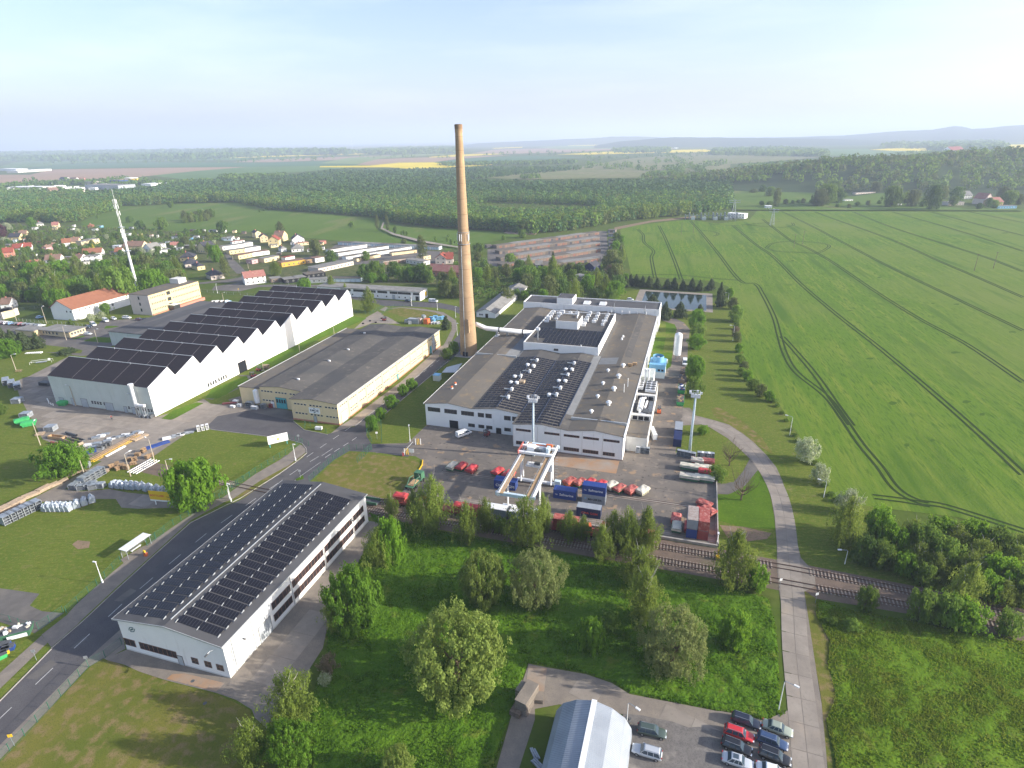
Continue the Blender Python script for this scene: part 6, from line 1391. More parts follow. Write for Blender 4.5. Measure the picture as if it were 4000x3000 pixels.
HS=[
 (W1,(155,350),(345,345),9,3.2,'tile_d','yellow','yellow village house with dark slate roof left of the orange gable','gable'),
 (W1,(335,300),(470,292),9,3.2,'tile_b','cream','house with brown roof joined behind the dark slate one','gable'),
 (W1,(415,385),(460,383),8,3,'tile','white','small house with bright orange roof beside the yellow house','front'),
 (W1,(225,570),(385,562),9,4.2,'tile_r','white','left half of the long double house, orange-red roof','gable'),
 (W1,(385,556),(570,540),9,4.2,'tile_r','white','right half of the long double house, dark red roof','gable'),
 (W1,(70,650),(250,635),9,4.4,'tile_r','redplinth','half-timbered house with dark red roof at the left edge','gable'),
 (W1,(240,600),(370,590),6,3.2,'eternit','white','flat white extension between the two red-roofed houses','flat'),
 (W1,(745,560),(820,558),9,4.4,'tile_b','pink','left pink gabled house','front'),
 (W1,(870,525),(950,520),9,4.4,'tile_b','pink','right pink gabled house','front'),
 (W1,(955,515),(1060,490),8,4.2,'eternit','white','white boxy house joined to the right pink one','flat'),
 (W1,(1090,460),(1235,448),9,3.6,'tile','white','cream cottage with bright orange roof in mid village','gable'),
 (W1,(1240,440),(1370,432),9,3.8,'tile_b','cream','cottage with brown roof joined to the orange-roofed one','gable'),
 (W1,(1420,460),(1560,440),9,4.6,'eternit','cream','boxy cream house with flat grey roof, left of the golden conifer','flat'),
 (W1,(1560,425),(1735,400),9,4.6,'eternit','cream','boxy cream house with flat grey roof above the golden conifer','flat'),
 (W1,(1440,640),(1770,618),9,3.2,'tile','white','long bungalow with bright orange ridge roof','gable'),
 (W1,(1295,735),(1410,735),8,3.4,'tile_b','white','white cottage end with thin red-brown roof','gable'),
 (W1,(1420,728),(1710,712),8,4.4,'eternit','white','pair of white cube houses with flat roofs','flat'),
 (W1,(1990,612),(2110,606),8,3,'tile','white','small orange-roofed house next to the mast','gable'),
 (W1,(790,745),(1055,728),9,2.8,'tile_b','white','house with faded pink-brown roof before the wood','gable'),
 (W1,(-20,875),(150,868),7,2.6,'eternit','yellow','yellow flat-roofed garage at the very left','flat'),
 (W1,(210,858),(420,836),7,2.8,'eternit','yellow','yellow flat-roofed garage with open door','flat'),
 (W1,(470,830),(620,818),7,2.4,'tile_r','cream','low cream house with dark red roof before the wood','gable'),
 (W1,(620,820),(760,798),7,2.6,'tile_p','white','low white house with pink roof next to the dark red one','gable'),
 (W1,(1010,805),(1200,790),5,2.4,'eternit','white2','low grey flat-roofed sheds at the wood edge','flat'),
 (W1,(1290,795),(1560,768),5,2.6,'eternit','white2','long low shed with grey roof before the wood','flat'),
 (W1,(645,115),(765,105),8,3.2,'eternit','white2','pale house with hipped grey roof at the far wood','hip'),
 (W1,(905,135),(1020,128),8,3.2,'tile_p','cream','cream house with pale roof at the far wood','gable'),
 (W1,(555,165),(625,162),6,2.4,'felt','white','tiny white hut below the far pale house','flat'),
 (W1,(1520,128),(1600,124),7,2,'tile','tile','orange summer house at the pasture edge','hip'),
 (W1,(-60,215),(45,205),8,4,'tile_p','white','white house with pink roof at the picture edge','front'),
 (W2,(150,515),(480,510),10,3.4,'tile_b','cream','large house with wide brown roof behind the mast','gable'),
 (W2,(500,585),(640,600),10,5,'eternit','white','white two-storey house with grey gable, left of pair','front'),
 (W2,(640,580),(740,560),8,5,'eternit','white','white two-storey house with grey gable, middle','front'),
 (W2,(745,520),(890,500),8,5,'eternit','white','white boxy house with a red patch of roof','flat'),
 (W2,(780,585),(980,560),8,3,'eternit','white','flat white building with grey roof in front of the boxy house','flat'),
 (W2,(965,485),(1105,475),6,2.6,'tile_p','white','white shed with pale ridge roof near the allotments','gable'),
 (W2,(1060,525),(1160,520),5,2.4,'eternit','white','small white shed with flat roof near the allotments','flat'),
 (W2,(1130,715),(1370,700),12,3,'tile_d','yellow','new bungalow with dark blue roof and a pale yellow front','hip'),
 (W2,(1220,830),(1450,805),12,3,'tile_d','pinkish','new bungalow with dark blue roof, the largest','hip'),
 (W2,(1430,870),(1560,850),11,3,'tile_d','yellow','new bungalow with dark roof and bright yellow wall','hip'),
 (W2,(1665,1040),(1900,1005),11,3.2,'tile_d','pinkish','new bungalow with slate hipped roof at the street corner','hip'),
 (W2,(1400,555),(1600,580),10,3.2,'tile_d','yellow','house with long blue-grey roof behind the new bungalows','front'),
 (W2,(1180,490),(1400,492),6,2.4,'eternit','wood_d','dark shed with grey roof by the allotments','flat'),
 (W2,(950,420),(1035,415),5,2.2,'felt','ochre','tiny orange allotment hut','flat'),
 (W3,(85,395),(430,345),7,3.2,'eternit','white','first row of white flat-roofed terraces on the street','flat'),
 (W3,(430,335),(560,320),7,3.2,'eternit','white','short end of the first white terrace row','flat'),
 (W3,(195,460),(440,425),7,3.2,'eternit','yellow','second terrace row, yellow half','flat'),
 (W3,(440,425),(680,385),7,3.2,'eternit','white','second terrace row, white half','flat'),
 (W3,(335,540),(560,495),7,3.2,'tile_b','yellow','third terrace row, yellow half with brown roof','flat'),
 (W3,(560,492),(820,455),7,3.2,'tile_b','white','third terrace row, white half with brown roof','flat'),
 (W3,(545,610),(640,590),7,3.0,'eternit','pink','small salmon-coloured house end in the fourth row','flat'),
 (W3,(740,590),(975,540),7,3.2,'eternit','cream','fourth terrace row, cream with grey roof','flat'),
 (W3,(1012,660),(1390,605),8,3.4,'tile_b','ochre','bright orange terrace with dark roof','flat'),
 (W3,(1400,600),(1530,585),8,3.2,'tile_d','brick','orange timber-fronted house at the end of the orange terrace','flat'),
 (W3,(1540,590),(1680,565),8,3.4,'tile_b','white','white house with brown roof beside the dense tree','flat'),
 (W3,(440,942),(770,900),9,4.8,'tile_p','white','cream house with faded rose tiled roof at the roundabout','gable'),
 (W3,(605,200),(690,190),9,5,'tile_d','cream','cream gabled house with dark blue roof, furthest','front'),
 (W3,(680,272),(800,262),10,5,'tile_d','cream','cream gabled house with dark blue roof and bay','front'),
 (W3,(800,325),(970,318),10,5,'tile_r','yellow','pale yellow gabled house with red roof','front'),
 (W3,(1030,255),(1110,225),9,5,'tile_b','yellow','yellow gabled house with brown roof beside the wide white one','front'),
 (W3,(1185,290),(1370,275),11,4,'tile_d','white','wide white gabled house with blue-grey roof','front'),
 (W3,(1005,418),(1090,408),8,2.8,'eternit','white','white bungalow with grey hipped roof, left','hip'),
 (W3,(1165,425),(1355,412),11,2.8,'eternit','white','white bungalow with wide grey roof, right','hip'),
 (W3,(235,300),(430,275),5,2.4,'tile_p','white','low white house with thin red roof above the terraces','flat'),
 (W3,(845,355),(960,340),4,2.2,'eternit','cream','small cream garage before the red-roofed gable house','flat'),
 (W3,(1070,555),(1215,525),5,2.3,'tile_r','white','small garden house with red roof behind the orange terrace','flat'),
 (W3,(1620,295),(1710,285),5,2.4,'tile_p','redplinth','red garden shed at the pasture edge','flat'),
 (W3,(1265,325),(1440,305),5,2.4,'tile_p','cream','long low cream shed behind the grey bungalow','flat'),
 (W3,(850,905),(1010,885),7,2.6,'eternit','wood_d','first carport roof beside the railway lane','flat'),
 (W3,(1060,920),(1240,895),8,2.8,'eternit','dark','second carport roof, open front','flat'),
 (W3,(1240,895),(1400,870),8,2.8,'eternit','dark','third carport roof, open front','flat'),
 (W3,(1400,840),(1700,800),9,2.8,'felt_brown','dark','wide brown shed roof above the carports','flat'),
 (W3,(1590,745),(2140,625),12,3,'eternit','pinkish','long cream walled shed with flat roof','flat'),
 (W3,(1400,915),(1720,895),6,2.4,'eternit','steel','row of small coloured garages by the lane','flat'),
 (W4,(1615,530),(1780,530),11,4.4,'tile_r','pinkish','grey workshop with bright red ridge roof','front'),
 (W4,(1780,528),(1890,525),11,3.8,'tile_r','pinkish','right half of the grey workshop with red roof','gable'),
 (W4,(1500,705),(2010,745),10,3.6,'tile_p','redplinth','long brick shed with dull red roof left of the chimney','gable'),
 (W4,(1150,515),(1430,555),7,3,'eternit','white2','pale flat workshop between trees and garages','flat'),
 (W4,(1430,470),(1540,450),10,3,'eternit','cream','grey-roofed workshop behind the poplar','flat'),
 (W5,(1600,740),(1730,755),10,4,'tile_d','cnavy','dark gabled garden house before the brown garages','front'),
 (W5,(1560,885),(1660,860),8,3,'eternit','pinkish','small grey-pink hut in the wood behind the factory','flat'),
 (W5,(890,690),(985,690),7,2.4,'eternit','white2','small pale hut before the brown garages','gable'),
 (Y1,(0,318),(110,322),40,8,'white','white','white logistics hall at the far left','flat'),
 (Y1,(120,332),(345,318),45,7,'white','white2','long white warehouse on the ploughed field','flat'),
 (Y1,(570,440),(790,445),40,9,'eternit','steel','blue-grey dealer building with glass front, far left','flat'),
 (Y1,(735,408),(800,410),30,10,'eternit','cblue','dark blue workshop behind the dealer building','flat'),
 (Y1,(805,405),(905,402),30,11,'eternit','signy','bright yellow industrial hall in the far business park','flat'),
 (Y1,(870,400),(925,396),30,12,'white','white','white cube hall beside the yellow hall','flat'),
 (Y1,(1005,420),(1100,410),25,5,'white','white','flat white hall right of the business park','flat'),
 (Y1,(1128,412),(1172,408),20,5,'white','white','small white hall right of the business park','flat'),
 (Y1,(460,455),(545,452),22,6,'white','white2','small white showroom left of the business park','flat'),
 (Y1,(60,445),(290,445),30,6,'white','white2','row of white retail sheds in the woods','flat'),
 (Y1,(-20,465),(40,463),20,6,'white','white2','white shed cut by the picture edge','flat'),
 (Y1,(335,470),(395,466),15,6,'tile_b','cream','brown barn among the woods, left','gable'),
 (Y1,(395,388),(440,390),14,6,'tile_d','white','white farmhouse with dark roof by the ploughed field','gable'),
 (Y1,(460,392),(500,393),14,6,'tile_b','white','second white farmhouse by the ploughed field','gable'),
 (Y1,(510,392),(565,390),16,6,'tile_b','redplinth','red barn beside the two farmhouses','gable'),
 (Y1,(615,412),(705,405),25,7,'eternit','pinkish','pale factory hall left of the yellow hall','flat'),
 (Y2,(1905,498),(1960,502),14,7,'tile_p','cream','cream farmhouse with pale roof right of the field','gable'),
 (Y2,(1962,505),(2012,500),14,7,'tile_p','pinkish','gabled wing of the cream farmhouse','front'),
 (Y2,(2020,515),(2080,512),14,5,'tile_p','brick','long tan barn beside the farmhouse','gable'),
 (Y2,(1745,510),(1840,508),12,4,'eternit','pinkish','low grey farm shed among trees','flat'),
 (Y2,(1830,470),(1890,468),14,5,'eternit','white2','old shed behind the farmhouse','gable'),
 (Y2,(1172,445),(1295,438),6,3,'eternit','pinkish','long row of pale stables on the far meadow','flat'),
 (Y2,(1105,488),(1155,486),8,3,'eternit','white','white bungalow between far trees','flat'),
 (Y2,(2048,530),(2165,527),8,3,'eternit','cooler','blue tarpaulin-covered store at the field edge','flat'),
 (Y2,(1400,515),(1455,513),6,2.5,'white','white','white caravan row at the field edge','flat'),
 (Y2,(617,533),(655,533),8,4,'white','white','small white transformer hut beyond the substation','flat'),
 (Y2,(380,585),(485,592),10,5,'white','white','white substation building at the field corner','flat'),
 (Y2,(1760,193),(1840,190),40,14,'tile_r','white','far village houses with red roofs under the hill','gable'),
 (W8,(25,310),(190,300),8,3.2,'tile_b','white','white garage house with dark roof at the left edge','gable'),
 (W8,(-120,470),(60,475),10,4,'felt','pinkish','grey end of the flat workshop at the left edge','flat'),
]
for q in HS: house(q[0],q[1],q[2],q[3],q[4],q[5],q[6],q[7],q[8] if len(q)>8 else 'gable',cat='building' if q[8] == 'flat' else 'house',chim=(q[0] not in (Y1,Y2)),name='house' if q[8] != 'flat' else 'building',wz=.85)
cr_wall=house(W8,(75,470),(270,425),6,4, 'felt', 'cream', 'cream workshop end with blank sunny wall at the car row', 'flat',nwin=0,cat='building',name='building')
# garage rows: every row a building, every gate a part
M['gwall']=mat('garage_wall',(.19,.17,.15),.9,amt=.15,scale=.2)
def garages(Zf,a,c,depth,h,n,label,doors,wall='white2',roof='eternit',group=None,dw=.8):
    A,B=G(*Zf(*a)),G(*Zf(*c)); d=B-A; w=d.length; rz=math.atan2(d.y,d.x)
    e=empty('garage_row',tuple(A),rz,label, 'garages',group)
    MB().box(0,0,0,w,depth,h,M[wall]).build('wall',e)
    k=max(1,n//6); 
    for i in range(k): MB().box(w*i/k,-.3,h+.0+(i % 2)*.12,w*(i+1)/k-.01,depth+.2,h+.2+(i % 2)*.12,M[roof if i % 3 else 'felt_brown']).build('roof',e)
    pw=w/n
    for i in range(n): door(e, 'S',round(pw*(i+.5),3),0,round(pw*dw,2),h*.82,0,doors[rnd.randrange(len(doors))], 'garage_door',2)
    return e
garages(W4,(80,228),(1668,308),6,2.6,44, 'longest garage row with pale blue gates behind the rear yard',['paleblue', 'paleblue', 'wm'], 'paleblue')
garages(W4,(-60,355),(540,268),6,2.6,22, 'white garage row, first of three in front of the blue one',['wm'], 'white')
garages(W4,(85,408),(882,292),6,2.6,28, 'white garage row, middle of three',['wm'], 'white')
garages(W4,(208,466),(1240,306),6,2.6,36, 'white garage row, third and nearest of three',['wm'], 'white')
garages(W4,(380,492),(750,420),5,2.4,1, 'back wall of cream garages, left piece',['cream'], 'cream')
garages(W4,(930,398),(1320,350),5,2.4,1, 'back wall of cream garages, right piece',['cream'], 'cream')
garages(W4,(800,548),(1230,488),6,2.8,8, 'open brown carports with pale posts',['tile_b', 'wood_d'], 'pinkish',dw=.85)
garages(W4,(-30,810),(440,810),6,2.4,6, 'pale blue garages hidden behind the birches',['paleblue'], 'paleblue')
BR=['tile_b', 'framed', 'wood_d', 'framer', 'wood_d', 'framer', 'tile_b', 'framed', 'wood_d', 'tile_d']
for i,(a,c,n,nm) in enumerate([((330,412),(1808,206),42, 'farthest brown garage row'),((372,492),(1815,286),40, 'second brown garage row from the pasture'),((390,592),(1822,368),38, 'third brown garage row, with one light blue gate'),((410,692),(1830,458),36, 'fourth brown garage row from the pasture'),((1000,700),(1830,585),20, 'short fifth brown garage row nearest the wood')]):
    garages(W5,a,c,6.5,2.5,n,nm,BR, 'gwall',dw=.86)
garages(W5,(190,408),(272,402),6,2.4,2, 'short grey garage pair left of the farthest brown row',['steel_d'], 'gwall')
for i,(y0,y1) in enumerate([(135,180),(195,235),(255,320),(325,370),(375,425),(430,490)]):
    x=1925+(y1-140)*.06
    garages(W5,(x,y1),(x+110,y1+4),7,2.5,3,['uppermost','second','third','fourth','fifth','lowest'][i]+' block of the grey garage column beside the field',['wood_d', 'steel'], 'gwall')
# allotment huts
HUT=[]
for (Zf,x,y,w,wm_,rm_) in [(W2,245,160,60,'white','felt'),(W2,405,158,75,'white','eternit'),(W2,60,190,30,'wood_d','felt'),(W2,390,270,65,'cream','felt'),(W2,170,265,85,'white','eternit'),(W2,600,300,45,'pinkish','tile_b'),(W2,720,300,30,'white','felt'),(W2,980,330,110,'white','eternit'),(W2,1040,290,70,'wood_d','tile_b'),(W2,1255,345,70,'cooler','felt'),(W2,1350,320,80,'white','eternit'),(W2,1520,330,35,'white','felt'),(W2,1490,208,60,'white','eternit'),(W2,1620,212,120,'white','eternit'),(W2,1850,212,60,'white','felt'),(W2,2035,215,50,'cream','felt'),(W2,1840,350,90,'paleblue','eternit'),(W2,1950,330,90,'white','eternit'),(W2,2080,340,50,'white','tile_b'),(W2,870,420,60,'paleblue','eternit'),(W2,1290,210,90,'wood_d','felt'),
                            (W1,1670,135,80,'cooler','eternit'),(W1,1590,188,80,'white','eternit'),(W1,1225,172,50,'white','felt'),(W1,905,172,80,'cream','eternit'),(W1,1250,118,40,'white','felt'),(W1,1900,262,60,'wood_d','eternit'),(W1,2020,265,40,'white','felt'),(W1,1950,490,120,'wm','wm'),(W1,1900,600,75,'cream','eternit'),(W1,1200,515,95,'white','eternit'),(W1,850,385,85,'white','eternit'),(W1,60,470,110,'wood_d','eternit'),(W1,620,410,110,'wood','tile'),(W1,1090,690,140,'wood_d','eternit'),(W1,590,640,35,'white','felt'),(W1,1360,325,50,'white','felt'),(W1,230,385,50,'paleblue','eternit'),
                            (W3,100,245,120,'paleblue','eternit'),(W3,270,235,55,'white','tile_b'),(W3,1150,315,60,'white','eternit'),(W3,1640,385,40,'white','felt'),(W3,1410,420,60,'white','tile_b'),(W3,70,120,50,'white','felt'),(W3,235,125,50,'cream','felt'),(W3,380,140,60,'wood_d','felt'),(W3,930,480,60,'wood_d','eternit'),(W3,1600,310,60,'cream','felt')]:
    HUT.append(house(Zf,(x,y),(x+w,y-2),rnd.uniform(3,5),rnd.uniform(2.0,2.6),rm_,wm_,('grey-roofed ' if rm_ == 'eternit' else 'brown-roofed ' if 'tile' in rm_ else '')+dict(white='white',wood_d='dark wooden',cream='cream',pinkish='pinkish',cooler='blue',paleblue='pale blue',wm='white metal',wood='pale wooden')[wm_]+' allotment hut', 'flat',cat='hut',group='allotment huts',nwin=1,name='garden_hut',wz=.8))
# ============================================================ yard equipment
def ang2(Zf,a,c,z=0.0):
    A,B=G(*Zf(*a),z),G(*Zf(*c),z); d=B-A; return (A+B)/2,d.length,math.atan2(d.y,d.x)
def at0(Zf,q,z=0.0): return G(*Zf(*q),z)
# ISO containers
CONT={}
def container(x,y,z,L,rz,m,label,words=(),roof=None,group=None,cat='container'):
    e=empty('shipping_container',(x,y,z),rz,label,cat,group); Wd,Hh=2.44,2.59
    key=(L,m,roof)
    if key not in CONT:
        b=MB(); n=int(L/.28)
        def corr(y0,s):
            P=[]
            for i in range(2*n+1):
                u=-L/2+.1+(L-.2)*i/(2*n); dpt=(.0 if (i//2) % 2 else .045)*s; P+=[(u,y0-dpt,.15),(u,y0-dpt,Hh-.12)]
            b.solid(P,[(2*i,2*i+2,2*i+3,2*i+1) if s>0 else (2*i+1,2*i+3,2*i+2,2*i) for i in range(2*n)],m)
        m_=M[m]; m=m_
        corr(-Wd/2+.02,1 if False else -1); corr(Wd/2-.02,1)
        for xx in (-L/2,L/2-.16):
            for yy in (-Wd/2,Wd/2-.16): b.box(xx,yy,0,xx+.16,yy+.16,Hh,m_)
        for yy in (-Wd/2,Wd/2-.12): b.box(-L/2,yy,0,L/2,yy+.12,.16,m_); b.box(-L/2,yy,Hh-.12,L/2,yy+.12,Hh,m_)
        b.box(-L/2+.02,-Wd/2+.06,.1,-L/2+.08,Wd/2-.06,Hh-.05,m_); b.box(-L/2+.1,-Wd/2+.1,.1,L/2-.1,Wd/2-.1,.2,m_)
        r=MB(); nr=int(L/.6)
        r.box(-L/2+.02,-Wd/2+.02,Hh-.04,L/2-.02,Wd/2-.02,Hh+.01,M[roof] if roof else m_)
        for i in range(nr): r.box(-L/2+.3+i*(L-.6)/nr,-Wd/2+.12,Hh+.01,-L/2+.55+i*(L-.6)/nr,Wd/2-.12,Hh+.04,M[roof] if roof else m_)
        d=MB(); d.box(0,0,0,.05,Wd/2-.1,Hh-.3,m_).box(.05,.25,.05,.09,.3,Hh-.4,M['steel']).box(.05,.75,.05,.09,.8,Hh-.4,M['steel'])
        CONT[key]=(b.mesh('body'),r.mesh('roof_panel'),d.mesh('door'))
    B_,R_,D_=CONT[key]
    bo=inst(B_, 'body',e); inst(R_, 'roof_panel',e); inst(D_, 'door',e,(L/2-.04,-Wd/2+.07,.16)); inst(D_, 'door',e,(L/2-.04,.02,.16))
    for s,u,zz,sz,mm,sx in words: text(s,bo, 'S',u,zz,-Wd/2-.035,sz,mm,sx=sx)
    return e
_old_text=text
def text(s,root,face,u,z,at,size,m,align='CENTER',name='lettering',sx=1.0):
    o=_old_text(s,root,face,u,z,at,size,m,align,name,sx)
    dg=bpy.context.evaluated_depsgraph_get(); me=bpy.data.meshes.new_from_object(o.evaluated_get(dg)); me.name=name
    n=bpy.data.objects.new(name,me); col.objects.link(n); n.parent=o.parent; n.location=o.location; n.rotation_euler=o.rotation_euler; n.scale=o.scale
    c=o.data; bpy.data.objects.remove(o); bpy.data.curves.remove(c); return n
for o in [o for o in bpy.data.objects if o.type == 'FONT']:
    dg=bpy.context.evaluated_depsgraph_get(); me=bpy.data.meshes.new_from_object(o.evaluated_get(dg))
    n=bpy.data.objects.new('lettering',me); col.objects.link(n); n.parent=o.parent; n.location=o.location; n.rotation_euler=o.rotation_euler; n.scale=o.scale; bpy.data.objects.remove(o)
container(-26.8,132.6,.05,6.06,0, 'cblue', 'single blue container standing beside the taller stack',[('Safmarine',.5,1.05,.95, 'txt',1.0),('TM',-2.2,1.1,.45, 'txt',1)])
container(-19.2,132.6,.05,6.06,0, 'cgrey', 'grey container at the bottom of the two-high stack',[('MAERSK',.4,1.0,.8, 'txtd',1.25),('*',-2.1,.75,1.4, 'cooler',1)])
container(-19.2,132.6,2.64,6.06,0, 'cblue', 'blue container on top of the two-high stack',[('Safmarine',.5,1.05,.95, 'txt',1.0),('TM',-2.2,1.1,.45, 'txt',1)])
container(-43.4,133.0,.05,6.06,0, 'cblue', 'blue container partly hidden by the crane leg',[('CMA CGM',.1,.8,1.05, 'txt',1.1)])
container(-19.4,126.3,.05,6.06,0, 'cnavy', 'dark navy container with grey roof behind the birches',[('CMA CGM',.3,1.0,.8, 'txtr',1.1)], 'cgrey')
p=at0(Z7,(770,415),2.6); container(.2,178.5,.03,6.06,math.pi/2, 'cnavy', 'dark blue container with grey lid by the lawn',(), 'cgrey')
container(.2,171.6,.03,6.06,math.pi/2, 'cnavy', 'open blue container in front of the lidded one',(), 'cnavy')
for x,m,r,lb in ((4.2, 'cblue', 'crust', 'left container of the two-high block at the yard corner'),(6.75, 'cred', 'crust', 'right container of the two-high block at the yard corner')):
    container(x+1.2,126.2,.05,6.06,math.pi/2,m, 'lower '+lb,(),r); container(x+1.2,126.2,2.64,6.06,math.pi/2, 'cgrey' if m == 'cblue' else 'redrust', 'upper '+lb,(), 'crust' if m == 'cblue' else 'redrust')
# skips with covers
SK={}
def skip(x,y,rz,body,cover,label,L=3.4,Wd=2.1,h=1.5,z=.05,group=None,dome=.45,name='skip'):
    e=empty(name,(x,y,z),rz,label, 'skip',group); k=(body,L,Wd,h)
    if k not in SK:
        b=MB(); t=.35
        b.solid([(-L/2+t,-Wd/2+.1,.15),(L/2-t,-Wd/2+.1,.15),(L/2-t,Wd/2-.1,.15),(-L/2+t,Wd/2-.1,.15),(-L/2,-Wd/2,h),(L/2,-Wd/2,h),(L/2,Wd/2,h),(-L/2,Wd/2,h)],[(3,2,1,0),(0,1,5,4),(1,2,6,5),(2,3,7,6),(3,0,4,7),(4,5,6,7)],[M['steel_d']]+[M[body]]*4+[M['steel_d']])
        for yy in (-Wd/2-.05,Wd/2-.03): b.box(-L/2-.04,yy,h-.1,L/2+.04,yy+.08,h+.02,M[body])
        for xx in (-L*.25,0,L*.25): b.box(xx-.05,-Wd/2-.08,.2,xx+.05,-Wd/2+.05,h-.1,M[body]); b.box(xx-.05,Wd/2-.05,.2,xx+.05,Wd/2+.08,h-.1,M[body])
        b.box(-L/2+.4,-.9,0,L/2-.4,-.7,.2,M['steel_d']).box(-L/2+.4,.7,0,L/2-.4,.9,.2,M['steel_d'])
        SK[k]=b.mesh('tub')
    inst(SK[k], 'tub',e)
    if cover:
        q=random.Random(int(x*7+y*13)); nx_,ny_=8,6; V=[]; a0=q.uniform(0,6)
        for i in range(nx_+1):
            for j in range(ny_+1):
                u,v=i/nx_,j/ny_; sag=dome*math.sin(v*math.pi)**.7*(1-.35*math.sin(u*math.pi*1.0))+.13*math.sin(u*9+a0)*math.sin(v*7+a0)
                ed=1 if 0<i<nx_ and 0<j<ny_ else 0
                V.append((-L/2-.08+(L+.16)*u,-Wd/2-.1+(Wd+.2)*v,h+.03+sag*ed+(.22*dome if not ed and j not in (0,ny_) else 0)-(0 if ed else .12*(j in (0,ny_)))))
        F=[(i*(ny_+1)+j,(i+1)*(ny_+1)+j,(i+1)*(ny_+1)+j+1,i*(ny_+1)+j+1) for i in range(nx_) for j in range(ny_)]
        # skirt hanging down the sides
        bb=MB(); bb.solid(V,F,M[cover])
        for yy in (-Wd/2-.11,Wd/2+.11): bb.solid([(-L/2-.08,yy,h-.1),(L/2+.08,yy,h-.1),(L/2+.08,yy,h-.42-q.uniform(0,.2)),(-L/2-.08,yy,h-.38-q.uniform(0,.3))],[(0,1,2,3)],M[cover])
        for xx in (-L/2-.09,L/2+.09): bb.solid([(xx,-Wd/2-.1,h-.02),(xx,Wd/2+.1,h-.02),(xx,Wd/2+.1,h-.5),(xx,-Wd/2-.1,h-.55)],[(0,1,2,3)],M[cover])
        bb.build('cover',e,smooth=False)
    return e
for i,(Zf,q,rz,body,cov,lb) in enumerate([
  (Z6,(588,490),80,'skipg','tarp','cream-covered skip, westernmost of the row by the crane rail'),(Z6,(668,492),80,'skipg','red','bright red skip next to the cream one in the west row'),(Z6,(757,512),78,'redrust','red','third skip of the west row, red with bulging cover'),
  (Z6,(980,535),70,'skipg','red','fourth skip of the west row, after the gap'),(Z6,(1078,558),66,'redrust','red','red skip half under the crane girder'),
  (Z6,(1605,622),60,'orange','redrust','orange-rusty skip right of the crane'),(Z6,(1692,630),60,'skipg','redrust','faded red skip second right of the crane'),(Z6,(1775,632),62,'skipg','red','bright red skip behind the blue stack'),(Z6,(1872,648),62,'redrust','red','low red skip half hidden by the blue stack'),
  (Z6,(1965,655),56,'skipc','tarp','pale twisted-cover skip right of the blue stack'),(Z6,(2035,682),58,'skipg','redrust','faded red skip after the pale one'),(Z7,(365,915),60,'redrust','redrust','dark red skip, second from the east end of the row'),(Z7,(465,918),60,'skipc','tarp','pale skip at the east end of the row'),
  (Z7,(872,712),-4,'skipg','tarp','long green skip with grey cover, upper left of the lawn group'),(Z7,(1000,722),-4,'skipg','tarp','green skip with grey cover, upper right of the lawn group'),(Z7,(938,662),-4,'redrust','tarp','cream-covered skip at the top of the lawn group'),(Z7,(1030,668),-4,'redrust','redrust','red-covered skip at the top right of the lawn group'),
  (Z7,(1005,758),-4,'redrust','red','red skip between the green ones'),(Z7,(872,800),-4,'skipg','tarp','green skip with grey cover, lower left of the lawn group'),(Z7,(1000,812),-4,'skipg','tarp','green skip with grey cover, lower right of the lawn group'),
  (Z7,(998,1035),-28,'redrust','redrust','dark red skip, topmost by the yard wall'),(Z7,(1035,1092),-40,'redrust','redrust','tilted red skip against the yard wall'),(Z7,(972,1108),-35,'redrust','red','bright red skip with torn cover by the yard wall'),
  (Z7,(755,1165),88,'redrust','redrust','red-covered skip above the white-covered one'),(Z7,(760,1235),88,'skipg','tarp','white-covered skip at the siding'),(Z7,(868,1238),88,'redrust','red','crimson skip beside the container block')]):
    p=at0(Zf,q,1.0); big = 'green skip' in lb; skip(p.x,p.y,R(rz),body,cov,lb,L=5.2 if big else 3.5,Wd=2.3 if big else 2.2,dome=.12 if big else .3)
for q,lb in (((545,390), 'bright green skip standing at the sawtooth hall corner'),): p=at0(Z3,q,.7); skip(p.x,p.y,R(10), 'brightg', 'brightg',lb,L=3.2,dome=.3)
for q,rz,lb in (((190,540),60, 'left one of the two bright green skips on the lawn edge'),((250,565),50, 'right one of the two bright green skips on the lawn edge')): p=at0(Z3,q,.7); skip(p.x,p.y,R(rz), 'brightg', 'brightg',lb,L=4.2,Wd=2.4,dome=.25)
def rubble(x,y,z,L,Wd,mats,parent,seed):
    q=random.Random(seed); b=MB()
    for i in range(26): b.obox((x+q.uniform(-L/2,L/2),y+q.uniform(-Wd/2,Wd/2)),q.uniform(.3,1.1),q.uniform(.2,.6),z,z+q.uniform(.15,.8),q.uniform(0,3),M[mats[i % len(mats)]])
    o=b.build('waste_load',parent); o['kind'] = 'stuff'; return o
for Zf,q,body,mats,lb in ((W7,(1430,900),'brightg',['wood_d','wood','steel_d','wood_pale'],'green skip full of waste wood beside the works road, nearer'),(W7,(1450,650),'brightg',['cblue','wm','cblue','wood'],'green skip with blue and white scrap beside the works road'),
                              (W7,(1455,430),'wood_d',['steel_d','wood','wood_d'],'open skip of dark scrap beside the works road'),(W7,(1500,270),'wood_d',['steel_d','wood_d','wood'],'open skip of dark scrap nearest the white van')):
    p=at0(Zf,q,1.2); e=skip(p.x,p.y,R(90),body,None,lb,L=6.4,Wd=2.4,h=1.7); rubble(0,0,1.45,5.4,1.8,mats,e,int(q[1]))
e=skip(*at0(ZA,(85,690),.8)[:2],R(-12+50), 'skipg',None, 'long open skip full of white plastic scrap at the left edge',L=6.8,Wd=2.5,h=1.5); rubble(0,0,1.25,5.8,2.0,['wm', 'tarp', 'wm', 'wood_pale', 'steel_d'],e,5)
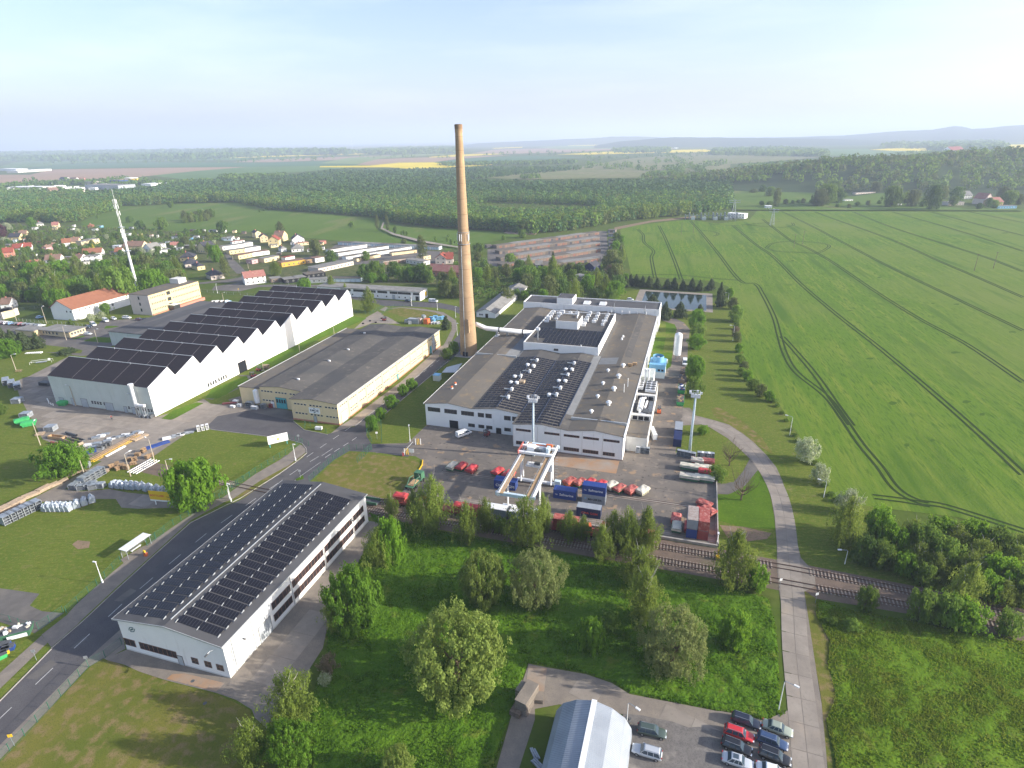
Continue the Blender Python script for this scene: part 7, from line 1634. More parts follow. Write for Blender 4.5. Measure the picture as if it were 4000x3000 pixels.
q=at0(ZA,(130,710),.9); tag(MB().box(0,-.05,.5,3.2,0,1.3,M['wm']).build('scrap_banner',None,(q.x-1.2,q.y-1.2,.1),R(40)), 'white banner panel with red mark leaning on the scrap skip', 'panel')
for i,(q,m) in enumerate((((30,770), 'cblue'),((60,790), 'cblue'),((20,820), 'signy'),((5,850), 'brightg'))):
    p=at0(ZA,q,.6); b=MB(); b.box(-.9,-.6,.05,.9,.6,.9,M[m]).box(-1,-.7,.9,1,.7,1.0,M['steel_d'])
    for xx in (-.8,.8):
        for yy in (-.5,.5): b.tube([(xx,yy-.06,.08),(xx,yy+.06,.08)],.08,8,M['tyre'])
    tag(b.build('waste_bin',None,(p.x,p.y,0),R(30+i*12)),['blue bin nearest the scrap skip', 'second blue bin below the scrap skip', 'yellow bin at the left edge', 'green bin at the left edge, lowest'][i], 'bin')
# gantry crane
gc=empty('gantry_crane',(-35.7,130,0),0, 'white gantry crane spanning the container yard and the siding', 'gantry crane')
HG=8.6
def truss(b,x,y0,y1,z,w,h,m):
    b.box(x-w/2,y0,z,x+w/2,y1,z+h,m)
for x in (-4.2,4.2):
    MB().box(x-.34,-14.2,HG,x+.34,12.8,HG+1.05,M['wm']).build('main_girder',gc)
    b=MB(); s=1 if x>0 else -1; b.box(x-.42-s*.62-.3 if s>0 else x+.42,-14.2,HG+.9,x-.42 if s>0 else x+.42+.92,12.8,HG+.98,M['wood']); 
    for k in range(19): b.box(x-s*1.3-.03,-14+k*1.48,HG+.98,x-s*1.3+.03,-13.94+k*1.48,HG+1.95,M['steel'])
    b.box(x-s*1.3-.03,-14.2,HG+1.9,x-s*1.3+.03,12.8,HG+1.96,M['steel']); b.build('walkway',gc)
    MB().box(x-.07,-14,HG+1.15,x+.07,12.6,HG+1.28,M['steel_d']).build('trolley_rail',gc)
    for y,nm in ((-6.4,1),(6.9,2)):
        for dy in ((-.0,0) if nm==1 else (-.9,.9)):
            b=MB(); b.tube([(x,y+dy*.2,HG),(x,y+dy*1.4,1.1)],[.34,.22],4,M['wm']); b.build('leg',gc)
            if nm==1: break
for y in (-6.4,6.9):
    MB().box(-5.6,y-.4,.55,5.6,y+.4,1.15,M['wm']).build('bogie_beam',gc)
    for x in (-5,-4.2,4.2,5): MB().tube([(x,y-.16,.42),(x,y+.16,.42)],.34,12,M['steel_d']).build('wheel',gc)
for y in (-14,12.2): MB().box(-4.9,y,HG+.1,4.9,y+.7,HG+.95,M['paleblue']).build('cross_beam',gc)
b=MB(); b.box(-4.6,5.2,HG+1.3,4.6,6.0,HG+1.9,M['wm']).box(-4.6,8.8,HG+1.3,4.6,9.6,HG+1.9,M['wm']).box(-3,6,HG+1.5,3,8.8,HG+1.65,M['steel']).box(-2.6,6.2,HG+1.65,-.6,8.4,HG+2.9,M['wm']).box(.6,6.6,HG+1.65,2.2,7.8,HG+2.6,M['steel']).box(2.6,6.2,HG+1.65,3.4,8.2,HG+3.0,M['paleblue'])
b.tube([(-.5,6.6,HG+2.1),(1,6.6,HG+2.1)],.5,12,M['steel_d']); b.build('trolley',gc)
b=MB(); b.box(-3.2,9.7,HG+1.7,1.8,9.9,HG+2.1,M['orange']).box(1.9,9.4,HG+1.7,3.6,10,HG+2.6,M['orange']).box(-4.8,4.6,HG+1.3,-4.6,10,HG+2.4,M['redrust']); b.build('safety_rail',gc)
b=MB()
for x in (-1.6,1.6): b.tube([(x,7.4,HG+1.4),(x,7.4,HG-2.3)],.05,4,M['steel_d'])
b.box(-3,6.3,HG-3.1,3,8.5,HG-2.7,M['wm']).box(-.8,7,HG-2.7,.8,7.8,HG-2.1,M['steel_d']); b.build('spreader',gc)
MB().box(3.3,4.0,HG-2.4,4.9,5.6,HG-.3,M['wm']).box(3.26,4.2,HG-1.6,3.3,5.4,HG-.6,M['glass']).build('cab',gc)
b=MB()
for k in range(10): b.box(4.7,7.9+k*.12,1+.75*k,5.4,8.0+k*.12,1.05+.75*k,M['steel'])
b.box(5.0,6.4,.1,6.6,7.5,2.0,M['paleblue']); b.build('access_ladder',gc)
# floodlight masts
def mast(x,y,label,rz=0):
    e=empty('floodlight_mast',(x,y,0),rz,label, 'floodlight mast')
    MB().tube([(0,0,0),(0,0,9),(0,0,18.1)],[.46,.36,.25],12,M['paleblue']).build('pole',e,smooth=True)
    b=MB(); b.box(-1.3,-1.3,18.0,1.3,1.3,18.1,M['steel'])
    for z in (18.6,19.3):
        for a in ((-1.3,-1.3,1.3,-1.24),(-1.3,1.24,1.3,1.3),(-1.3,-1.3,-1.24,1.3),(1.24,-1.3,1.3,1.3)): b.box(a[0],a[1],z,a[2],a[3],z+.06,M['wm'])
    for i in range(5):
        for j in (-1.28,1.22): b.box(-1.3+i*.635,j,18.1,-1.24+i*.635,j+.06,19.35,M['wm']); b.box(j,-1.3+i*.635,18.1,j+.06,-1.24+i*.635,19.35,M['wm'])
    b.build('platform',e)
    for i,(u,v) in enumerate(((-.9,-1.5),(0,-1.5),(.9,-1.5),(-1.55,0),(1.55,.2),(.5,1.5),(-1.6,.9))): MB().box(u-.28,v-.18,18.75,u+.28,v+.18,19.35,M['lamp']).build('floodlight',e)
    b=MB()
    for k in range(58): b.box(.34,-.22,.6+k*.3,.38,.22,.63+k*.3,M['steel'])
    b.box(.33,-.24,.4,.39,-.2,18,M['steel']).box(.33,.2,.4,.39,.24,18,M['steel']); b.build('ladder',e)
mast(4.0,167.0, 'tall pale floodlight mast at the lawn corner east of the factory'); mast(-40.7,151.8, 'tall pale floodlight mast in front of the white factory',.15)
# lamp posts
def lamp(Zf,base,top,label,kind='short',rz=0.0,group=None):
    p=at0(Zf,base); bx,by=Zf(*base); ty=Zf(*top)[1]
    lo,hi=0.,60.
    for _ in range(40):
        m_=(lo+hi)/2; q=Vector((p.x,p.y,m_-HC)); yy=1500-FPX*(q.dot(Up)/q.dot(Fw))
        if yy>ty: lo=m_
        else: hi=m_
    h=min(max(lo,3.5),13)
    e=empty('street_lamp',(p.x,p.y,0),rz,label, 'street lamp',group); pm=M['pole'] if kind == 'concrete' else M['wm']
    r=.13 if kind == 'concrete' else .08
    MB().tube([(0,0,0),(0,0,h)],[r*1.2,r*.7],8,pm).build('pole',e)
    if kind == 'short': MB().box(-.1,-.14,h-.02,.75,.14,h+.14,M['lamp']).build('lamp_head',e); MB().box(-.14,-.14,0,.14,.14,1.0,M['wm']).build('base_box',e)
    elif kind == 'arm':
        MB().tube([(0,0,h),(.25,0,h+.25),(1.7,0,h+.35)],.05,6,M['steel']).build('arm',e); MB().box(1.4,-.16,h+.28,2.2,.16,h+.46,M['lamp']).build('lamp_head',e)
    else:
        MB().tube([(0,0,h-.1),(.3,0,h+.15),(1.5,0,h+.3)],.05,6,M['steel']).build('arm',e); MB().box(1.3,-.15,h+.24,2.1,.15,h+.42,M['lamp']).build('lamp_head',e)
    return e
for Zf,b_,t_,lb,k,rz in [
 (ZA,(740,328),(690,178),'white street lamp on the pavement opposite the warehouse','short',math.pi),(Z3,(1997,1235),(1970,1085),'white street lamp by the railway crossing of the main road','short',0),(Z4,(785,1328),(768,1185),'white street lamp on the corner below the billboard','short',0),
 (Z4,(215,1659),(203,1525),'white street lamp just before the railway crossing','short',0),(Z4,(2182,245),(2180,140),'lamp post at the curved footpath behind the hall','short',0),(Z2,(1568,1020),(1566,935),'lamp post at the bend, left of the chimney','short',0),(Z2,(1725,1085),(1723,992),'lamp post at the bend, nearest the chimney','short',0),(Z2,(1345,985),(1342,905),'lamp post on the kerb before the white workshop','short',0),
 (Z3,(350,750),(280,560),'concrete lamp pole on the lawn by the two green skips','concrete',2.2),(Z3,(1130,1020),(1075,830),'concrete pole at the grey rail ramp, left','concrete',1.4),(Z3,(1340,905),(1290,700),'concrete lamp pole at the rail ramp, behind','concrete',2.9),(Z3,(1450,970),(1430,890),'concrete lamp pole beside the big green tree','concrete',0.3),(Z3,(735,1020),(680,870),'concrete lamp pole before the steel crates','concrete',2.6),
 (Z3,(655,410),(605,240),'curved lamp at the front wall of the saw-tooth hall','concrete',math.pi),(Z3,(1185,485),(1140,315),'curved lamp at the right front of the saw-tooth hall','concrete',math.pi),(Z3,(138,100),(85,-30),'double lamp pole on the lawn beside the picnic table','concrete',0.4),
 (W8,(805,550),(700,270),'camera pole at the car park fence','concrete',2.0),(W8,(1150,835),(1070,590),'concrete pole in front of the gatehouse','concrete',.2),(W8,(1695,890),(1630,650),'concrete pole on the lawn patch of the office yard','concrete',.2),(W8,(290,500),(190,240),'concrete pole at the cream wall, left','concrete',.4),
 (Z4,(822,388),(800,310),'pole in the lawn strip between the halls','concrete',math.pi),(Z4,(508,550),(502,490),'short pole beside the forklifts','concrete',math.pi),(Z4,(1118,230),(1108,175),'pole in the lawn strip, farther one','concrete',math.pi),(Z4,(1965,400),(1955,300),'lamp before the hall wall near the chimney','short',0),
 (Z4,(1775,1160),(1768,1025),'thin pole on the lawn before the factory gate','short',2.0),(ZD,(283,1560),(330,1335),'lamp post at the bottom corner of the road','arm',-.4),(ZB,(1432,1285),(1440,1100),'lamp post at the corner of the arched store','arm',-.5),
 (Z7,(1735,443),(1752,290),'lamp pole on the field hedge beside the curved road','arm',2.9),(Z7,(2028,980),(2055,850),'second lamp pole on the field hedge, lower','arm',2.9),(W6,(1705,925),(1722,720),'lamp pole on the hedge beside the mown strip','arm',2.9),(W6,(1640,330),(1648,250),'lamp pole at the dark pines','arm',2.9),
 (ZC,(1990,450),(2005,360),'small lamp pole under the trees by the tracks','arm',3.4),(W4,(1235,1110),(1235,1040),'white lamp post before the workshop gate','short',0),(Z1,(1880,875),(1868,795),'lamp post at the roundabout','short',0),(Z1,(1935,955),(1918,870),'pole on the dry grass by the office','concrete',0),
 (W3,(485,680),(468,590),'pole on the village street, nearer','concrete',0),(W3,(350,600),(342,530),'pole on the village street, middle','concrete',0),(W3,(240,540),(228,460),'pole on the village street, farther','concrete',0)]:
    lamp(Zf,b_,t_,lb,k,rz)
# fences: posts and wire panels one by one
def fence(Zf,pts,label,h=1.7,m='fence',wm_='mesh',step=2.5,z=0.0):
    P=[Vector(p) for p in (gp(Zf,pts) if Zf else pts)]; o=P[0]; e=empty('wire_fence',(o.x,o.y,z),0,label, 'fence')
    pm=MB().box(-.04,-.04,0,.04,.04,h+.05,M[m]).mesh('post')
    cnt=0
    for a,b in zip(P,P[1:]):
        d=b-a; n=max(1,round(d.length/step)); rz=math.atan2(d.y,d.x); L=d.length/n
        pn=MB(); pn.face([(0,0,.05),(L,0,.05),(L,0,h),(0,0,h)],M[wm_]).box(0,-.012,h-.03,L,.012,h,M[m]).box(0,-.012,.05,L,.012,.08,M[m]); pn=pn.mesh('mesh_panel')
        for i in range(n):
            p=a+d*i/n-o; inst(pm, 'post',e,(p.x,p.y,0),rz); inst(pn, 'mesh_panel',e,(p.x,p.y,0),rz); cnt+=1
    p=P[-1]-o; inst(pm, 'post',e,(p.x,p.y,0)); return e
fence(ZA,[(-40,1650),(180,1430),(440,1145),(640,932),(760,865),(880,770)], 'green wire fence along the dry lawn beside the road')
fence(ZA,[(480,545),(640,400),(760,290),(870,175)], 'green wire fence of the lawn opposite the warehouse, lower part')
fence(ZA,[(1060,60),(1180,-30)], 'short green fence piece behind the bus shelter')
fence(Z3,[(1270,1610),(1500,1440),(1700,1330),(1860,1210),(2212,990)], 'green wire fence between lawn and pavement up to the railway')
fence(Z4,[(130,1659),(440,1430),(700,1270),(845,1175)], 'green wire fence between the billboard lawn and the pavement')
fence(Z4,[(905,1510),(1110,1325),(1250,1235),(1440,1235)], 'tall blue-green fence round the triangular lawn',1.9)
fence(Z4,[(1320,1345),(1440,1225)], 'tall green sliding gate parked on the triangular lawn',2.0,step=1.2)
fence(Z4,[(1440,1165),(1400,1090),(1450,1070),(1525,1010),(1530,1170)], 'green fence at the corner of the factory lawn')
fence(Z4,[(865,1050),(870,1015),(1050,1090)], 'green fence on the small lawn before the sign')
fence(Z4,[(730,1140),(845,1175),(900,1200)], 'dark gate at the end of the billboard lawn')
fence(Z4,[(1960,620),(2060,510),(2160,450)], 'green fence along the lawn behind the lime trees')
fence(Z2,[(1088,1065),(1100,1045),(1200,995),(1400,980)], 'green fence at the back storage yard',step=4)
fence(Z2,[(830,1030),(985,1060),(1100,995)], 'green fence around the birch by the saw-tooth hall',step=4)
fence(ZA,[(0,590),(80,610),(210,650)], 'green gate rails behind the scrap skip'); fence(ZA,[(210,655),(280,660),(360,610),(460,540)], 'green entrance gate near the scrap skip')
fence(W8,[(270,500),(600,530),(1000,560),(1430,600)], 'pale wire fence along the car park',1.6, 'steel', 'meshg',3)
fence(W8,[(240,330),(600,285),(860,240)], 'pale fence along the lane by the white house',1.4, 'steel', 'meshg',4)
fence(Z1,[(1740,860),(1900,880),(2200,900)], 'grey fence behind the dry grass of the roundabout',1.6, 'steel', 'meshg',5)
fence(W3,[(640,925),(1000,930),(1240,945)], 'grey fence along the railway lane',1.6, 'steel', 'meshg',5)
# signs
bb=empty('billboard',tuple(at0(Z4,(567,1215))),R(46), 'white company billboard on green posts standing on the lawn', 'billboard')
MB().box(-.4,-.06,1.2,5.6,.06,4.0,M['signw']).build('board',bb)
for x in (0,5.1): MB().box(x-.1,.06,0,x+.1,.26,3.8,M['teal']).build('post',bb)
text('BÜRGER PARK',bb, 'S',2.6,3.35,-.07,.4, 'tgreen') if False else MB().box(.4,-.075,3.3,3.4,-.062,3.5,M['tgreen']).box(.6,-.075,3.05,2.6,-.062,3.18,M['steel']).box(.5,-.075,1.5,4.4,-.062,1.66,M['tgreen']).tube([(2.6,-.066,2.4),(2.6,-.08,2.4)],.42,12,M['tgreen']).build('board_print',bb)
yb=empty('billboard',tuple(at0(Z3,(1345,1262))),R(8), 'yellow and white billboard half hidden by the big green tree', 'billboard')
MB().box(-1.1,-.08,1.6,5.8,.08,4.2,M['signy']).box(-1.1,-.085,1.2,5.8,.085,1.6,M['signw']).build('board',yb); text('BÖTTCHER',yb, 'S',1.2,2.6,-.09,.8, 'txtr'); text('Transporte',yb, 'S',4.6,2.6,-.09,.34, 'txtd')
for x in (.2,4.4): MB().box(x-.1,-.1,0,x+.1,.1,1.2,M['signw']).build('post',yb)
p=at0(Z4,(1790,1285)); gs=empty('gate_sign',(p.x,p.y,0),R(10), 'white square sign beside the factory barrier', 'sign'); MB().box(-.7,-.04,1.2,.7,.04,2.4,M['signw']).build('board',gs); MB().box(-.05,.04,0,.05,.12,2.3,M['steel']).build('post',gs)
for Zf,q,n,lb in ((Z4,(1740,1275),3, 'group of yellow bollards on the near side of the barrier'),(Z4,(1835,1190),4, 'group of yellow and white bollards on the far side of the barrier')):
    p=at0(Zf,q); g=empty('bollard_group',(p.x,p.y,0),0,lb, 'bollards')
    for i in range(n): MB().tube([(i*.5-.5,.15*i,0),(i*.5-.5,.15*i,2.1)],.11,8,M['signy'] if i % 3 else M['signw']).build('bollard',g)
p=at0(Z4,(1715,1285)); br=empty('barrier',(p.x,p.y,0),R(35), 'red and white barrier raised at the factory entrance', 'barrier'); MB().box(-.25,-.25,0,.25,.25,1.1,M['cred']).build('housing',br)
MB().tube([(0,0,1),(3.2,0,4.2)],.07,6,M['signw']).build('arm',br)
p=at0(Z6,(160,375)); 
yk=MB(); pts_=gp(Z6,[(335,440),(330,480),(300,530)]); band(yk,pts_,.25,.03,M['signy'],h=.28); tag(yk.build('yellow_kerb'), 'yellow painted kerb at the yard corner', 'kerb')
# bus shelter
p0,wd,rz=ang2(Z8,(375,712),(490,630)); p=at0(Z8,(330,700))
bs=empty('bus_shelter',(p.x,p.y,0),math.pi/2+R(-2), 'open bus shelter with pale ribbed roof on the pavement', 'bus shelter')
b=MB()
for i in range(12): b.box(-.2+i*.55,-2.1,2.5,.3+i*.55,.2,2.56,M['wm'])
b.box(-.3,-2.2,2.38,6.5,-2.1,2.5,M['steel']).box(-.3,.2,2.38,6.5,.3,2.5,M['steel']); b.build('roof',bs)
for x in (0,6.1):
    for y in (0,-1.9): MB().box(x-.05,y-.05,0,x+.05,y+.05,2.4,M['steel']).build('post',bs)
MB().box(.1,.05,.3,6.0,.08,2.1,M['meshg']).build('rear_panel',bs); MB().box(2.0,-.6,.42,4.6,-.2,.5,M['wm']).box(2.2,-.5,0,2.3,-.3,.42,M['steel']).box(4.3,-.5,0,4.4,-.3,.42,M['steel']).build('bench',bs)
p=at0(Z8,(500,685)); tag(MB().box(-.3,-.3,0,.3,.3,.95,M['orange']).box(-.34,-.34,.95,.34,.34,1.1,M['steel_d']).box(-.25,-.32,1.1,.25,-.02,1.6,M['signy']).build('litter_bin',None,(p.x,p.y,.05)), 'orange and yellow litter bin beside the bus shelter', 'bin')
sheet('shelter_paving',gp(Z8,[(315,712),(480,615),(530,618),(350,750)]), 'pavers',.07)
# road signs
for Zf,q,lb,m in ((ZA,(265,885),'small grey road sign on the verge strip','steel'),(ZA,(640,930),'pole sign at the fence corner by the warehouse','steel'),(ZA,(105,1500),'yellow road sign by the dry lawn fence','signy'),(Z4,(828,1475),'thin road sign on the little grass island','steel'),(Z4,(1490,1140),'warning triangle sign at the factory gate corner','signw'),(Z4,(815,1165),'double sign by the end of the billboard lawn','steel'),(Z1,(1845,1490),'pole sign near the hall','steel') if False else (Z1,(2065,870),'yellow sign on the grass at the roundabout','signy'),(ZD,(572,715),'white cross sign lying at the level crossing','signw'),(ZC,(1425,660),'short white crossing post at the road','signw')):
    p=at0(Zf,q); s=empty('road_sign',(p.x,p.y,0),R(30),lb, 'sign'); MB().tube([(0,0,0),(0,0,2.6)],.04,6,M['steel']).build('post',s); MB().box(-.32,-.03,2.0,.32,.03,2.6,M[m]).build('plate',s)

# ---- vehicles
cars_={}
def car_parts(kind,paint):
    key=(kind,paint)
    if key in cars_: return cars_[key]
    L={'estate': 4.6, 'sedan': 4.6, 'hatch': 4.1, 'suv': 4.7, 'van': 5.4}[kind]; pm=M[paint]; hw=.88 if kind != 'van' else .98
    top={'estate': .88, 'sedan': .88, 'hatch': .88, 'suv': 1.0, 'van': 1.15}[kind]
    st=[(0,.42,top-.25,.80),(.06,.32,top-.04,.92),(.35,.26,top+.0,.985),(1.1,.24,top+.02,1.0),(L*.5,.24,top+.0,1.0),(L*.68,.24,top-.03,1.0),(L-1.05,.24,top-.08,.985),(L-.42,.26,top-.17,.94),(L-.1,.32,top-.30,.82),(L,.40,top-.42,.66)]
    if kind == 'van': st=[(0,.4,1.1,.9),(.05,.3,1.2,.97),(.4,.26,1.2,1),(2.5,.26,1.2,1),(3.6,.26,1.2,1),(4.4,.26,1.12,.98),(5.1,.28,.95,.93),(L,.38,.75,.8)]
    b=MB(); V=[]
    for x,zb,zt,k in st:
        w=hw*k; mid=zb+(zt-zb)*.55
        sec=[(-w*.82,zb),(-w*.98,zb+.12),(-w,mid),(-w*.95,zt-.04),(-w*.85,zt),(-w*.4,zt+.025),(w*.4,zt+.025),(w*.85,zt),(w*.95,zt-.04),(w,mid),(w*.98,zb+.12),(w*.82,zb)]
        V+=[(x,y,z) for y,z in sec]
    n=12; F=[(i*n+j,i*n+(j+1) % n,(i+1)*n+(j+1) % n,(i+1)*n+j) for i in range(len(st)-1) for j in range(n)]
    F=[f[::-1] for f in F]+[tuple(range(n)),tuple((len(st)-1)*n+k for k in range(n-1,-1,-1))]
    b.solid(V,F,pm); body=b.mesh('body',True)
    H_={'estate': 1.47, 'sedan': 1.43, 'hatch': 1.48, 'suv': 1.68, 'van': 1.98}[kind]
    g0,g1,g2,g3={'estate': (.12,.42,2.75,L-1.32), 'sedan': (.75,1.35,2.75,L-1.35), 'hatch': (.1,.5,2.35,L-1.12), 'suv': (.1,.38,2.8,L-1.3), 'van': (.03,.15,3.7,L-.75)}[kind]
    def gh(grow,z0,z1,t0,t1,m,name,sm=False):
        bb=MB(); P=[]
        for x,z,k in ((g0-grow,z0,.93),(g1-grow,z1,.72),(g2+grow,z1,.70),(g3+grow,z0,.90)):
            for s in (-1,1): P.append((x,s*hw*(k*(1 if kind != 'van' else 1.08)+grow*.1),z))
        bb.solid(P,[(0,2,4,6),(7,5,3,1),(0,1,3,2),(4,5,7,6),(2,3,5,4)],m); return bb.mesh(name,sm)
    glass=gh(0,top-.03,H_-.03,0,0,M['carglass'], 'window_glass')
    r=MB(); w=hw*(.72 if kind != 'van' else .79)
    P=[(g1-.06,-w,H_-.05),(g1-.06,w,H_-.05),(g2+.04,w,H_-.05),(g2+.04,-w,H_-.05),(g1+.1,-w*.88,H_+.02),(g1+.1,w*.88,H_+.02),(g2-.15,w*.88,H_+.02),(g2-.15,-w*.88,H_+.02)]
    r.solid(P,[(4,7,6,5),(0,4,5,1),(1,5,6,2),(2,6,7,3),(3,7,4,0)],pm)
    fx=[(g0+.02,top),(g0+(g3-g0)*.36,top),(g0+(g3-g0)*.62,top)]
    for s in (-1,1):
        hb,ht=hw*.935*s*(1 if kind != 'van' else 1.08),hw*.73*s*(1 if kind != 'van' else 1.08)
        for (xa,xb,wd) in ((g0,g1,.14),(g0+(g3-g0)*.34,g1+(g2-g1)*.36,.09),(g0+(g3-g0)*.62,g1+(g2-g1)*.72,.09),(g3-.1,g2-.06,.10)):
            r.solid([(xa,hb,top-.02),(xa+wd,hb,top-.02),(xb+wd,ht,H_-.03),(xb,ht,H_-.03),(xa,hb+.025*s,top-.02),(xa+wd,hb+.025*s,top-.02),(xb+wd,ht+.025*s,H_-.03),(xb,ht+.025*s,H_-.03)],[(4,5,6,7),(0,3,7,4),(1,5,6,2)] if s<0 else [(7,6,5,4),(4,7,3,0),(2,6,5,1)],pm)
    if kind in ('estate', 'suv'):
        for s in (-1,1): r.box(g1+.1,s*w*.82-.02,H_+.02,g2-.1,s*w*.82+.02,H_+.07,M['steel'])
    if kind == 'van':
        r.solid([(0,-hw*.93,1.1),(0,hw*.93,1.1),(.1,hw*.82,1.98),(.1,-hw*.82,1.98),(2.4,-hw*.96,1.1),(2.4,hw*.96,1.1),(2.4,hw*.85,2.0),(2.4,-hw*.85,2.0)],[(0,3,2,1),(3,7,6,2),(0,4,7,3),(1,2,6,5)],pm)
    roof=r.mesh('roof')
    tb_=MB(); tb_.tube([(0,-.11,0),(0,.11,0)],.31,14,M['tyre']); tyre=tb_.mesh('tyre'); rb=MB(); rb.tube([(0,-.125,0),(0,.125,0)],.20,10,M['rim']); rim=rb.mesh('rim')
    hl=MB().box(-.16,-.2,-.07,.07,.2,.07,M['head']).mesh('headlight'); tl=MB().box(-.04,-.12,-.12,.06,.12,.12,M['tail']).mesh('tail_light'); mr=MB().box(-.06,-.09,-.06,.06,.09,.07,pm).mesh('mirror')
    cars_[key]=(L,hw,top,body,glass,roof,tyre,rim,hl,tl,mr,kind,g3); return cars_[key]
for nm,c in (('p_silver',(.52,.55,.58)),('p_white',(.75,.76,.76)),('p_red',(.52,.02,.025)),('p_black',(.008,.008,.010)),('p_navy',(.010,.014,.030)),('p_green',(.075,.105,.085)),('p_beige',(.34,.38,.30)),('p_blue',(.16,.36,.60)),('p_maroon',(.14,.02,.035)),('p_grey',(.16,.17,.18)),('p_mid',(.03,.06,.14))):
    M[nm]=mat(nm[2:]+'_car_paint',c,.28,metal=.25 if nm in ('p_silver', 'p_grey', 'p_green', 'p_beige') else 0.0,spec=.6,amt=.04,scale=.5)
    M[nm].node_tree.nodes['Principled BSDF'].inputs['Coat Weight'].default_value=.6
def car(x,y,rz,kind,paint,label,group=None,detail=True,scale=1.0):
    L,hw,top,body,glass,roof,tyre,rim,hl,tl,mr,k_,g3=car_parts(kind,paint)
    e=empty('parked_van' if kind == 'van' else 'parked_car',(x-math.cos(rz)*L/2,y-math.sin(rz)*L/2,.06),rz,label, 'van' if kind == 'van' else 'car',group)
    inst(body, 'body',e); inst(glass, 'window_glass',e); inst(roof, 'roof',e)
    for wx in (.82,L-.86):
        for s in (-1,1):
            w=inst(tyre, 'wheel',e,(wx,s*(hw-.10),.31))
            if detail: inst(rim, 'rim',w)
    if detail:
        for s in (-1,1):
            inst(hl, 'headlight',e,(L-.12,s*hw*.60,top-.32)); inst(tl, 'tail_light',e,(.02,s*hw*.72,top-.1)); inst(mr, 'mirror',e,(g3-.35,s*(hw+.06),top+.05))
    return e
for a,c,kind,paint,lb in [((262,390),(555,458),'estate','p_green','dark green estate car alone beside the arched store'),((505,690),(200,600),'estate','p_silver','silver estate car facing the arched store'),((1268,262),(1585,368),'estate','p_navy','black estate with roof rails, topmost of the parked group'),
    ((1625,345),(1908,445),'sedan','p_beige','pale green sedan at the upper right of the parked group'),((1197,398),(1505,505),'estate','p_red','bright red estate in the parked group'),((1555,475),(1870,595),'estate','p_mid','dark blue estate below the pale green sedan'),((1170,530),(1482,650),'estate','p_black','black estate directly below the red car'),
    ((1570,635),(1903,765),'suv','p_black','black car with chrome trim in the right column, third down'),((1170,695),(1500,800),'sedan','p_silver','silver saloon with dark sunroof at the lower edge'),((1560,810),(1860,905),'sedan','p_white','white saloon cut by the lower edge of the picture')]:
    p,L0,rz=ang2(Y4,a,c,.75); car(p.x,p.y,rz,kind,paint,lb)
p,L0,rz=ang2(Y4,(1170,695),(1500,800),.75); tag(MB().box(-.45,-.4,1.40,.35,.4,1.475,M['carglass']).build('sunroof',[o for o in bpy.data.objects if o.get('label', '').startswith('silver saloon with dark sunroof')][0],(2.0,0,0)))
rowc=[('p_black','suv'),('p_maroon','estate'),('p_white','estate'),('p_blue','hatch'),('p_black','sedan'),('p_red','hatch'),('p_navy','estate'),('p_mid','hatch'),('p_black','estate'),('p_navy','sedan'),('p_silver','sedan')]
for i,(cx_,(pt,kd)) in enumerate(zip((20,75,135,205,290,375,450,520,585,640,705),rowc)):
    p=at0(W8,(cx_,520+i*6),.7); w_={'p_black':'black','p_maroon':'maroon','p_white':'white','p_blue':'light blue','p_red':'red','p_navy':'dark blue','p_mid':'blue-grey','p_silver':'silver'}[pt]
    car(p.x,p.y,R(70),kd,pt,w_+' car, '+['first','second','third','fourth','fifth','sixth','seventh','eighth','ninth','tenth','last'][i]+' from the left in the row by the pale fence',group='cars in the row by the fence')
for Zf,q,rz,kd,pt,lb in [(W8,(1610,560),-25,'van','p_white','white van with dark windscreen, nearer of the two by the fence'),(W8,(1825,490),-25,'van','p_white','white van standing behind the first one'),(W8,(1965,455),-20,'hatch','p_white','white car behind the second white van'),(W8,(2190,440),10,'suv','p_white','white estate in front of the white house'),
    (W8,(1530,598),-15,'hatch','p_navy','dark blue car beside the nearer white van'),(W8,(2080,645),15,'sedan','p_grey','grey car by the parking island'),(W8,(1515,718),12,'hatch','p_white','white car behind the gatehouse'),(W8,(695,430),75,'hatch','p_blue','blue car on the grass beside the white house'),
    (Z1,(1205,1098),10,'hatch','p_maroon','maroon car before the office block'),(Z1,(1262,1100),10,'hatch','p_black','black car before the office block'),(Z1,(1190,1145),10,'sedan','p_black','black car near the corner of the low annex'),
    (Z1,(1850,945),70,'hatch','p_navy','dark car at the left of the short row on the dry grass'),(Z1,(1885,945),70,'estate','p_grey','grey car in the short row on the dry grass'),(Z1,(1925,943),70,'hatch','p_black','black car in the short row on the dry grass'),(Z1,(1968,942),70,'hatch','p_blue','blue car at the right of the short row on the dry grass'),
    (W4,(1185,1105),-5,'hatch','p_black','black car in front of the white workshop'),(W4,(1580,1108),0,'van','p_white','white van behind the chimney bend'),(W6,(1015,1235),-88,'van','p_white','white van on the works road beside the skips'),(W6,(230,325),0,'hatch','p_white','white car at the pond path'),
    (Z5,(468,1312),55,'van','p_white','white van with a round logo in the factory shadow'),(W3,(1600,650),5,'hatch','p_black','black car beside the cream wall')]:
    p=at0(Zf,q,.8); car(p.x,p.y,R(rz),kd,pt,lb)
